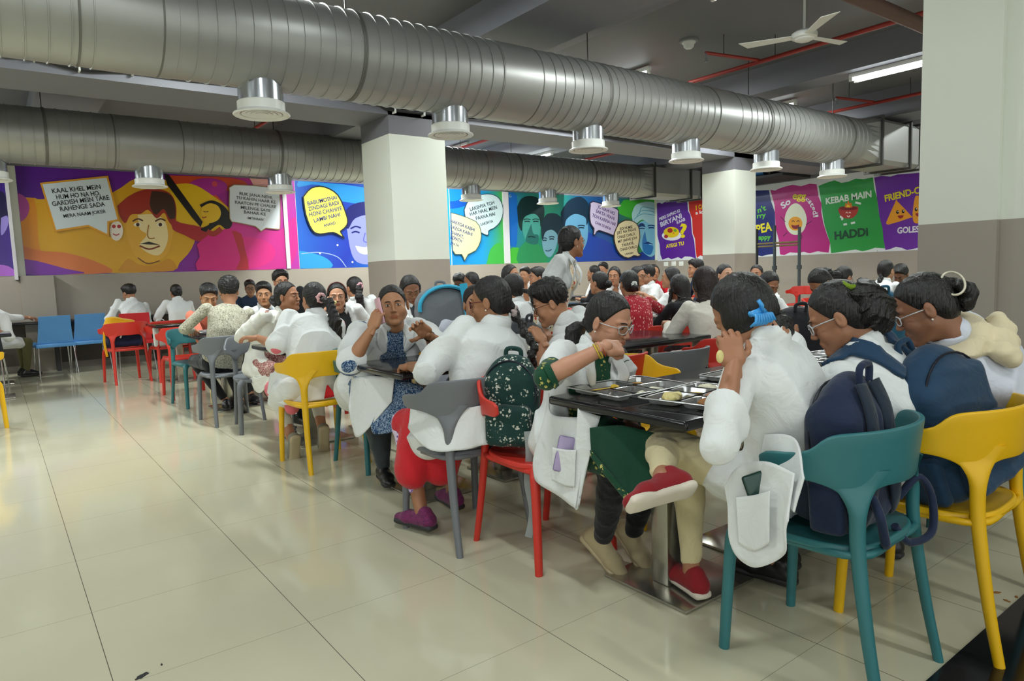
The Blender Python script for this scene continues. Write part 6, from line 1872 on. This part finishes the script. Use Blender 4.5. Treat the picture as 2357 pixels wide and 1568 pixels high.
tob = lambda q: np.array(t3.matrix_local.inverted() @ Vector(q)) if False else q
bpy.context.view_layer.update()
Mi = t3.matrix_world.inverted()
co3 = coat_of(p3)
def ribbon(name, pts, w, m, parent, target, th=.012, off=.008):
    P_ = smoothpts([tuple(p) for p in pts], 7); V = []; n = len(P_)
    for i, p in enumerate(P_):
        t_ = (P_[min(i+1, n-1)]-P_[max(i-1, 0)]).normalized(); sd_ = t_.cross(Vector((-.25, -.9, .35))).normalized()
        for k in range(5): V.append(tuple(p+sd_*w*(k/4-.5)))
    F_ = [(i*5+k, i*5+k+1, (i+1)*5+k+1, (i+1)*5+k) for i in range(n-1) for k in range(4)]
    o = mesh_obj(name, V, F_, m, None, True)
    if target is not None:
        md = o.modifiers.new('w', 'SHRINKWRAP'); md.target = target; md.wrap_mode = 'ABOVE_SURFACE'; md.offset = off
    md = o.modifiers.new('t', 'SOLIDIFY'); md.thickness = th; md.offset = 0
    bpy.context.view_layer.update(); o.parent = parent; o.matrix_parent_inverse = parent.matrix_world.inverted()
    return o
ribbon('shoulder_strap', [at(1868, 790, 2.40), at(1900, 782, 2.36), at(1960, 792, 2.33), at(2030, 815, 2.28), at(2100, 846, 2.24)], .062, TEALB, t3, co3)
ribbon('shoulder_strap', [at(2018, 728, 2.50), at(2050, 745, 2.46), at(2090, 785, 2.40), at(2125, 835, 2.32)], .06, TEALB, t3, co3)
t = backpack('backpack', 'dark green floral backpack hanging on the red chair of the girl in green', (1.84, 2.46, .465), 128, (.26, .14, .42), FLB, FLB, tilt=2, front=1, seed=5, res=.007)
tube('hanging_webbing', smoothpts([(-.10, .13, .1), (-.11, .15, 0), (-.10, .15, -.12), (-.12, .155, -.25), (-.1, .16, -.36)], 6), [(.016, .002)]*40, WEB, t, 6, flat=(0, 1, 0))
t = backpack('backpack', 'grey backpack with a turquoise band behind the woman on the phone', (2.66, 4.36, .77), 165, (.42, .2, .41), GRB, GRB, straps=False, seed=4, pocket=False)
tube('turquoise_band', [(.205*math.cos(R_(a)), .09, .25+.155*math.sin(R_(a))) for a in range(-8, 189, 8)], [(.014, .03)]*40, TUR, t, 8, flat=(0, 1, 0)); tube('turquoise_band', [(-.12, .12, .42), (-.15, .13, .2), (-.14, .13, .05)], [(.03, .012)]*3, TUR, t, 8, flat=(0, 1, 0))
t = backpack('backpack', 'yellow and navy backpack on the red chair near the blue chairs', (1.32, 10.2, .462), 6, (.42, .24, .24), NVY, NVY, straps=False, seed=6, pocket=False)
v = auto([ell((-.02, -.02, .26), (.22, .13, .15))], .012); v.add([ell((-.02, -.02, .26), (.2, .14, .12)), ell((-.1, -.05, .33), (.12, .08, .08))], .03); v.noise(.018, 16, 2); vmesh('yellow_flap', [v.mesh()], YEL, t)
text_obj('lettering', '7', .13, WHITE_P, (-.06, -.175, .17), (1, 0, 0), (0, 0, 1), t, .02)
tube('yellow_strap', smoothpts([(-.22, -.1, .3), (-.25, -.13, .1), (-.23, -.12, -.1)], 5), [(.014, .004)]*20, YEL, t, 8, flat=(0, 1, 0))
backpack('backpack', 'petrol blue backpack on the chair between the curly and the hooded heads', (5.55, 2.55, .56), -40, (.36, .2, .46), BLT, BLT, straps=False, seed=7, res=.014)
t = backpack('backpack', 'black backpack with a white tag behind the blue claw clip', (4.0, 2.35, .58), -30, (.36, .2, .40), BBAG, BBAG, straps=False, seed=2, res=.014)
box('tag', .1, .17, .13, .15, .12, .15, WHITE_P, t)
backpack('backpack', 'dark grey backpack on the chair beside the short-haired girl with glasses', (3.05, 3.30+.62, .50), 20, (.38, .2, .42), CHAR, CHAR, straps=False, seed=8, res=.014)
backpack('backpack', 'black bag on the red chair behind the right shoulder of the girl in green', (2.74, 2.76, .462), 10, (.34, .2, .36), BBAG, BBAG, seed=3, res=.012)
t = thing('sling_strap', 'round black strap of a bag looped over the orange-red chair back', 'strap', (3.82, 5.62, .8), 0)
tube('loop', [(.13*math.cos(R_(a)), 0, .13*math.sin(R_(a))+.0) for a in range(0, 361, 15)], .026, BBAG, t, 10)
t = thing('tote_bag', 'white tote bag with a red letter hanging on a red chair', 'bag', (1.70, 9.78, .47), R_(20))
v = auto([rbox((0, 0, .12), (.11, .03, .13), .03)], .01); v.add([rbox((0, 0, .12), (.11, .03, .13), .03)], .01); v.noise(.006, 18, 2); vmesh('bag_body', [v.mesh()], WC, t)
tube('handle', smoothpts([(-.05, 0, .24), (-.045, 0, .33), (.045, 0, .33), (.05, 0, .24)], 5), .006, WC, t, 8)
text_obj('lettering', 'c', .12, PL['red'], (0, -.034, .13), (1, 0, 0), (0, 0, 1), t, .03)

# ================================================================ trays, food, small things
def foodmat(name, c, c2, rough=.35, sc=60):
    N = NT(name, rough, 0, .5); n = N.noise(N.coord(), sc, 4, .6); N.col(N.mix(n, lin(c), lin(c2))); N.bump(n, .6, .006); return N.m
RICE = foodmat('rice', 'f0ecd8', 'dfd9b8', .6, 140); DAL = foodmat('dal_yellow', 'd2a518', 'e0c24a', .2, 30); CURRY = foodmat('curry_orange', 'c97a18', 'dfb23a', .3, 50); CUT = foodmat('cutlet_brown', '6b3a12', 'b0762a', .5, 50); POT = foodmat('potato_mash', 'e6dba0', 'd8c878', .6, 60)
TRAYM = galv('tray_steel', 'e2e4e4', .24, .03, 0, .75)
def lump(name, c, r, m, parent, amp=.004, sc=70, res=.003, extra=()):
    pr = [ell(c, r)]+[ell(e[0], e[1]) for e in extra]
    v = auto(pr, res, .01); v.add(pr, .008); v.noise(amp, sc, 2); return vmesh(name, [v.mesh()], m, parent)
def tray(label, x, y, rz, kind, z=.76, group='steel food trays', s=1.):
    t = thing('food_tray', label, 'tray', (x, y, z), R_(rz), group)
    W2, H2 = .20*s, .155*s
    cells = [(-.19, -.055, -.145, -.005), (-.045, .19, -.145, -.005), (-.19, -.02, .005, .145), (-.01, .10, .005, .145), (.11, .19, .005, .145)]
    bm = bmesh.new()
    # top sheet with recessed wells
    xs = sorted({-.2, .2}|{c[i] for c in cells for i in (0, 1)}); ys = sorted({-.155, .155}|{c[i] for c in cells for i in (2, 3)})
    def incell(a, b):
        return any(c[0] <= a <= c[1] and c[2] <= b <= c[3] for c in cells)
    vv = {}
    def V(a, b):
        k = (round(a, 4), round(b, 4))
        if k not in vv: vv[k] = bm.verts.new((a*s, b*s, .028))
        return vv[k]
    for i in range(len(xs)-1):
        for j in range(len(ys)-1):
            if not incell((xs[i]+xs[i+1])/2, (ys[j]+ys[j+1])/2):
                bm.faces.new((V(xs[i], ys[j]), V(xs[i+1], ys[j]), V(xs[i+1], ys[j+1]), V(xs[i], ys[j+1])))
    for c in cells:
        cx_, cy_ = (c[0]+c[1])/2, (c[2]+c[3])/2; a, b = (c[1]-c[0])/2, (c[3]-c[2])/2
        rings = []
        for k, (ins, z_, rr) in enumerate(((0, .028, .0), (.004, .026, .01), (.010, .008, .018), (.018, .004, .02), (.03, .0035, .02))):
            ring = []
            for q in range(24):
                an = 2*math.pi*(q+.5)/24; ca, sa = math.cos(an), math.sin(an); e = 8 if k else 30
                m = (abs(ca)**e+abs(sa)**e)**(-1/e)
                ring.append(bm.verts.new(((cx_+(a-ins)*ca*m)*s, (cy_+(b-ins)*sa*m)*s, z_)))
            rings.append(ring)
        for r0, r1 in zip(rings, rings[1:]):
            for q in range(24): bm.faces.new((r0[q], r0[(q+1) % 24], r1[(q+1) % 24], r1[q]))
        bm.faces.new(rings[-1])
    # rolled rim
    rim = [(-.2, -.155), (.2, -.155), (.2, .155), (-.2, .155)]
    bmesh.ops.solidify(bm, geom=bm.faces[:], thickness=.0015)
    bmobj('tray_body', bm, TRAYM, t, True, autos=35)
    pts = []
    for cx_, cy_, a0 in ((.185, .14, 0), (-.185, .14, 90), (-.185, -.14, 180), (.185, -.14, 270)):
        for q in range(6): pts.append(((cx_+.02*math.cos(R_(a0+18*q)))*s, (cy_+.02*math.sin(R_(a0+18*q)))*s, .027))
    pts.append(pts[0]); tube('rim', pts, .0035, TRAYM, t, 8)
    if kind == 1:
        lump('leftover_rice', (-.07*s, .06, .01), (.05, .035, .008), RICE, t, .004, 90, .004, [((.0, .08, .01), (.03, .02, .007))])
        lump('yellow_curry', (.07*s, -.07, .008), (.09, .045, .006), DAL, t, .003, 40, .004); lump('curry_lump', (.02, -.06, .016), (.02, .016, .012), DAL, t)
        lump('orange_gravy', (-.12*s, -.08, .008), (.045, .04, .006), CURRY, t, .003, 60, .004); lump('scraps', (-.09, -.05, .012), (.03, .02, .01), CURRY, t)
    elif kind == 2:
        lump('rice_heap', (.06, -.075, .02), (.07, .045, .02), RICE, t, .006, 90, .003, [((.1, -.06, .03), (.04, .03, .02)), ((.02, -.09, .02), (.04, .03, .018))])
        lump('potato_mash', (-.1, .075, .02), (.05, .035, .022), POT, t, .006, 80, .003, [((-.13, .05, .02), (.03, .025, .022))])
        lump('brown_cutlet', (-.13, -.08, .02), (.035, .028, .018), CUT, t, .003, 60, .003)
        lump('yellow_dal', (.045, .075, .009), (.045, .05, .006), DAL, t, .002, 40, .004); lump('rice_heap', (.15, .07, .018), (.03, .04, .016), RICE, t, .005, 90, .003)
    else:
        lump('rice_heap', (.06, -.075, .02), (.07, .045, .02), RICE, t, .006, 60, .006); lump('yellow_dal', (-.1, .075, .009), (.06, .05, .008), DAL, t, .002, 40, .006)
    return t
tray('steel tray of leftover yellow curry before the girl in the green kurti', 2.02, 1.905, 176, 1)
tray('steel tray with rice, mash and a brown cutlet before the blue claw clip girl', 2.075, 1.58, 8, 2)
tray('steel tray of the short-haired girl with glasses', 2.62, 3.42, 12, 3)
tray('tray between the patterned shirt and the salmon shirt', 1.72, 7.2, 5, 3)
tray('food tray under the elbow of the red printed kurta', 5.55, 4.55, -20, 3)
tray('far tray on the table of the curly-haired person with glasses', 9.9, 4.7, 0, 3)
tray('far tray with food under the raised hands', 10.6, 9.7, 0, 3)
tray('tray on the second row table behind the ponytail', 2.1, 5.2, 0, 3)
tray('metal tray of the hooded girl', 3.3, 1.75, 0, 3); tray('metal tray of the backpack-wearing girl', 2.62, 1.72, 4, 3)
box_ = tag(box('paper_napkin', 2.46, 2.6, 1.80, 1.90, .762, .772, WC, None, .004), 'crumpled white napkin on the front table by the raised hand', 'napkin')
# pink phone at the ear
def slab(name, label, center, R, size, m, cat='phone', bev=.008, group=None):
    bm = bmesh.new(); bbox(bm, -size[0]/2, size[0]/2, -size[1]/2, size[1]/2, -size[2]/2, size[2]/2, None, bev, 3)
    M = Matrix(np.vstack([np.hstack([np.array(R), np.array(center)[:, None]]), [[0, 0, 0, 1]]]).tolist())
    o = bmobj(name, bm, m, None, True, autos=40); o.matrix_world = M
    return tag(o, label, cat, group)
PNK = plain('phone_pink', 'e3b3c2', .35, var=0)
c = at(874, 716, 4.03); up_ = nrm(UP*.97+RT*(-.22)); fr = frame(up_, -FW*.5-RT*.8)
ph = slab('mobile_phone', 'pink phone held to the ear of the woman in blue', c, fr, (.072, .155, .012), PNK)
slab_m = plain('phone_dark', '14141a', .15, var=0)
ring = box('screen', -.033, .033, -.072, .072, -.0075, -.0055, slab_m, ph, 0)
# phone in the pocket of the girl in green, phone in the coat pocket at the front
# smart watch
p6 = P[6]; w_ = p6['W'][-1]; e_ = p6['El'][-1]; fa = nrm(w_-e_); c6 = w_-fa*.035
bm = bmesh.new(); fr = frame(fa, (-.3, -.9, .3))
ptsr = [tuple(c6+fr@np.array((.031*math.cos(R_(a)), 0, .027*math.sin(R_(a))))) for a in range(0, 361, 15)]
wt = tube('watch_strap', ptsr, [(.003, .011)]*25, plain('strap_black', '18181a', .5), p6['root'], 8, flat=tuple(fa))
bm = bmesh.new(); bbox(bm, -.02, .02, -.018, .018, -.005, .006, None, .004, 2); bm.transform(Matrix(np.vstack([np.hstack([fr, (c6+fr@np.array((0, 0, .031)))[:, None]]), [[0, 0, 0, 1]]]).tolist())); bmobj('watch_face', bm, slab_m, p6['root'], True, autos=40)
# necklace
# threads on the wrist of the girl in green
p2 = P[2]; w_ = p2['W'][1]; e_ = p2['El'][1]; fa = nrm(w_-e_)
for k, (o_, cc, r_) in enumerate(((.0, 'a8482a', .031), (.012, 'c9b23a', .031), (.022, 'c9b23a', .030))):
    c2 = w_-fa*(.012+o_); fr = frame(fa, (0, 0, 1))
    tube('wrist_thread', [tuple(c2+fr@np.array((r_*math.cos(R_(a)), 0, r_*math.sin(R_(a))))) for a in range(0, 361, 20)], .0032, plain('thread_'+cc, cc, .7), p2['root'], 6)
# floral cuffs of the green sleeves
s_, e2 = p2['shp'][1], p2['El'][1]; fa = nrm(e2-s_); c2 = e2-fa*.0
tube('sleeve_border', [tuple(c2+(w_-e2)*.03-fa*.0), tuple(c2+(w_-e2)*.12)], [.058, .052], GREENF, p2['root'], 20)
# bread, morsels
lump('bread_piece', at(771, 697, 6.02), (.016, .01, .018), POT, None, .003, 60, .004)
o = [q_ for q_ in D.objects if q_.name.startswith('bread_piece')][0]; tag(o, 'small piece of bread at the mouth of the girl in grey', 'food')
# blue claw clip, olive tie, white clip, headband
def on_head(p, pts): return [tuple(p['loc'](q)) for q in pts]
CL = plain('claw_blue', '3f9be0', .25, var=0)
r1 = P[1]['root']; cl = link(D.objects.new('claw_clip', D.meshes.new('claw_clip')), r1); bm = bmesh.new()
cc = np.array(wl(P[1], [(1748, 722, 2.10)])[0])
def clp(l): return [tuple(cc+np.array(q)) for q in l]
for k in range(8):
    x = -.04+.0115*k
    tube_into(bm, clp([(x, .012, .004), (x*1.2, -.016, -.004), (x*1.5, -.02, -.022), (x*1.6, -.004, -.036)]), [.0065, .006, .0048, .003], 8)
tube_into(bm, clp([(-.05, .004, .0), (0, -.008, .012), (.05, .004, .002)]), [(.009, .008)]*3, 10)
tube_into(bm, clp([(0, -.006, .010), (-.010, -.012, .028), (-.016, -.004, .042)]), [(.014, .007), (.02, .007), (.012, .006)], 10)
bmesh.ops.recalc_face_normals(bm, faces=bm.faces[:]); bm.to_mesh(cl.data); bm.free(); cl.data.materials.append(CL); cl.data.shade_smooth()
OL = cloth('hair_tie_olive', '6f8a1c', .3)
tube('hair_tie', on_head(P[3], [(-.015+.034*math.cos(R_(a)), -.088+.018*math.sin(R_(a)), .080+.018*math.sin(R_(a))+.003*math.sin(a)) for a in range(0, 361, 12)]), [.008+.003*(k % 2) for k in range(31)], OL, P[3]['root'], 8)
tube('oval_clip', on_head(P[4], [(-.045+.012*math.sin(R_(a)), -.115+.034*math.cos(R_(a)), .045+.042*math.sin(R_(a))) for a in range(0, 361, 12)]), .0042, plain('clip_cream', 'cfc8b4', .25, .2, var=0), P[4]['root'], 8)
tube('headband', on_head(P[12], [(.085*math.cos(R_(a)), .02-.02*math.sin(R_(a)), .045+.092*math.sin(R_(a))) for a in range(0, 181, 12)]), .006, plain('band_brown', '5a2a24', .4), P[12]['root'], 8)
# cream hood of the girl at the right edge
p4 = P[4]
N4, X4, Y4, S4 = p4['neck'], p4['X'], p4['Yf'], p4['sd']
ring4 = [N4+X4*math.sin(R_(t_))*.10-Y4*(math.cos(R_(t_))*.085+.01)-np.array((0, 0, .012*abs(t_)/60)) for t_ in range(-140, 141, 20)]
bk = N4-Y4*.15-S4*.03
pr = [cap(ring4[i], ring4[i+1], .034, .034, (1, 1, .8)) for i in range(len(ring4)-1)]+[cap(bk-X4*.07, bk+X4*.11, .036, .03), cap(bk-X4*.05-Y4*.03-np.array((0, 0, .035)), bk+X4*.09-Y4*.03-np.array((0, 0, .03)), .032, .026)]
v = auto(pr, .0075); v.add(pr, .022); v.noise(.008, 22, 4); vmesh('hood', [v.mesh()], CREAMH, p4['root'])
o = lump('bread_piece', at(1657, 820, 1.97), (.014, .01, .02), POT, None, .003, 60, .004); tag(o, 'torn bit of bread in the raised hand of the blue claw clip girl', 'food')

# ---------------- hanging coat skirts and kurti hems, cut as cloth panels
def dp(k, name, top, bot, m, **kw):
    p = P[k]; return drape(name, wl(p, top), wl(p, bot), m, p['root'], **kw)
dp(1, 'coat_skirt', [(1668, 1120, 2.06), (1700, 1075, 2.02), (1760, 1062, 1.95), (1830, 1090, 1.86)], [(1676, 1195, 2.04), (1692, 1275, 1.99), (1745, 1306, 1.94), (1800, 1275, 1.87), (1818, 1200, 1.83)], WC, folds=3, amp=.008, phase=1)
dp(1, 'coat_pocket', [(1694, 1145, 1.965), (1735, 1140, 1.94), (1772, 1130, 1.90)], [(1700, 1250, 1.965), (1735, 1268, 1.935), (1770, 1250, 1.89)], WC, folds=1, amp=.003)
dp(1, 'coat_skirt', [(1850, 1100, 1.84), (1830, 1010, 1.98), (1760, 1000, 2.08)], [(1830, 1180, 1.84), (1790, 1120, 1.95), (1740, 1100, 2.06)], WC, folds=2, amp=.006)
dp(2, 'coat_skirt', [(1262, 905, 2.86), (1268, 950, 2.80), (1300, 960, 2.70), (1362, 960, 2.62)], [(1240, 1010, 2.86), (1228, 1085, 2.82), (1262, 1128, 2.73), (1328, 1170, 2.60)], WC, folds=3, amp=.010, phase=.5)
dp(2, 'coat_skirt', [(1330, 940, 2.62), (1370, 955, 2.60), (1382, 958, 2.60)], [(1318, 1160, 2.61), (1330, 1171, 2.60), (1344, 1090, 2.595)], WC, folds=1, amp=.003, phase=2)
dp(2, 'coat_pocket', [(1272, 1030, 2.665), (1300, 1035, 2.645), (1326, 1036, 2.605)], [(1270, 1105, 2.68), (1300, 1118, 2.65), (1322, 1122, 2.60)], WC, folds=1, amp=.002)
dp(2, 'kurti_skirt', [(1358, 985, 2.58), (1430, 980, 2.5), (1520, 1000, 2.45)], [(1360, 1050, 2.58), (1440, 1150, 2.47), (1455, 1158, 2.45), (1520, 1125, 2.42)], SKIRTM, folds=2, amp=.008)
dp(2, 'hem_border', [(1359, 1036, 2.575), (1440, 1130, 2.465), (1455, 1140, 2.445), (1520, 1108, 2.415)], [(1360, 1052, 2.575), (1440, 1152, 2.465), (1455, 1161, 2.445), (1520, 1128, 2.415)], GREENF, folds=2, amp=.0, rows=3)
q = at(1300, 1046, 2.66); slab('mobile_phone', 'lilac phone in the coat pocket of the girl in green', q, frame(nrm(UP+RT*.2), -FW), (.07, .14, .01), plain('phone_lilac', 'a99ac0', .3, var=0))
q = at(1755, 1148, 1.955); slab('mobile_phone', 'dark green phone in the hanging coat pocket at the front', q, frame(nrm(UP-RT*.35), -FW), (.075, .155, .01), plain('phone_green', '23423c', .3, var=0))
dp(6, 'coat_skirt', [(812, 850, 4.06), (815, 868, 4.0), (855, 866, 3.86), (908, 868, 3.78)], [(802, 940, 4.0), (812, 985, 3.95), (828, 1004, 3.86), (903, 925, 3.77)], WC, folds=1.4, amp=.006)
dp(6, 'kurti_skirt', [(900, 880, 3.80), (940, 880, 3.75), (975, 890, 3.72)], [(852, 980, 3.82), (866, 1000, 3.80), (930, 985, 3.72), (975, 940, 3.7)], BLUEF, folds=2, amp=.008)
dp(5, 'coat_skirt', [(945, 940, 3.28), (1010, 950, 3.12), (1100, 935, 3.08), (1165, 925, 3.1)], [(938, 985, 3.28), (990, 1036, 3.10), (1065, 1036, 3.06), (1110, 1026, 3.07), (1160, 1015, 3.12)], WC, folds=3, amp=.008, phase=1.3)
dp(10, 'coat_skirt', [(622, 860, 4.8), (660, 850, 4.66), (740, 850, 4.6), (795, 870, 4.7)], [(614, 905, 4.82), (650, 932, 4.66), (730, 922, 4.58), (796, 915, 4.68)], WC, folds=3, amp=.008)
dp(10, 'kurti_panel', [(752, 888, 4.57), (755, 886, 4.57)], [(746, 918, 4.57), (774, 912, 4.57)], REDK, folds=1, amp=.0, rows=4, n=6)
dp(11, 'coat_skirt', [(572, 850, 5.75), (590, 870, 5.6), (640, 850, 5.45)], [(576, 880, 5.72), (598, 905, 5.58), (632, 862, 5.45)], WC2, folds=2, amp=.008)
# olive-brown lump standing in for a seated person's knees behind the front table
v = auto([ell((0, 0, 0), (.16, .1, .13))], .012); pr = [ell((0, 0, .0), (.12, .09, .12)), ell((.1, .03, -.06), (.1, .08, .1)), ell((-.06, 0, -.1), (.07, .06, .1)), ell((0, 0, -.22), (.15, .12, .12))]; v = auto(pr, .01); v.add(pr, .03); v.noise(.012, 20, 3)
o = vmesh('olive_lump', [v.mesh()], KHAKI, None); o.location = at(1658, 812, 4.6); tag(o, 'olive lump standing in for knees behind the front table', 'jacket')
# litter and marks on the floor
for i, (x, y, s_) in enumerate(((327, 1557, .022), (372, 1531, .006), (2292, 1365, .018), (2340, 1375, .01), (2318, 1384, .012))):
    q = fl(x, y, .0); bm = bmesh.new(); bmesh.ops.create_circle(bm, cap_ends=True, segments=14, radius=s_)
    bmesh.ops.scale(bm, vec=(1, .45, 1), verts=bm.verts); 
    for v_ in bm.verts: v_.co *= 1+.2*math.sin(v_.index*2.3)
    g = bmesh.ops.extrude_face_region(bm, geom=bm.faces[:]); bmesh.ops.translate(bm, vec=(0, 0, .002), verts=[e for e in g['geom'] if isinstance(e, bmesh.types.BMVert)])
    o = bmobj('floor_scrap', bm, plain('scrap_dark', '2c2c2e', .8) if i < 2 else plain('scrap_brown', '9a6a34', .8)); o.location = (q[0], q[1], .0005); o.rotation_euler = (0, 0, .5+i)
    tag(o, ('oval dark spot of dirt at the bottom left corner of the floor', 'tiny dark crumb beside the oval floor spot', 'larger brown scrap on the floor by the yellow chair leg', 'smaller brown scrap nearest the right edge', 'brown scrap nearest the black floor strip')[i], 'litter')
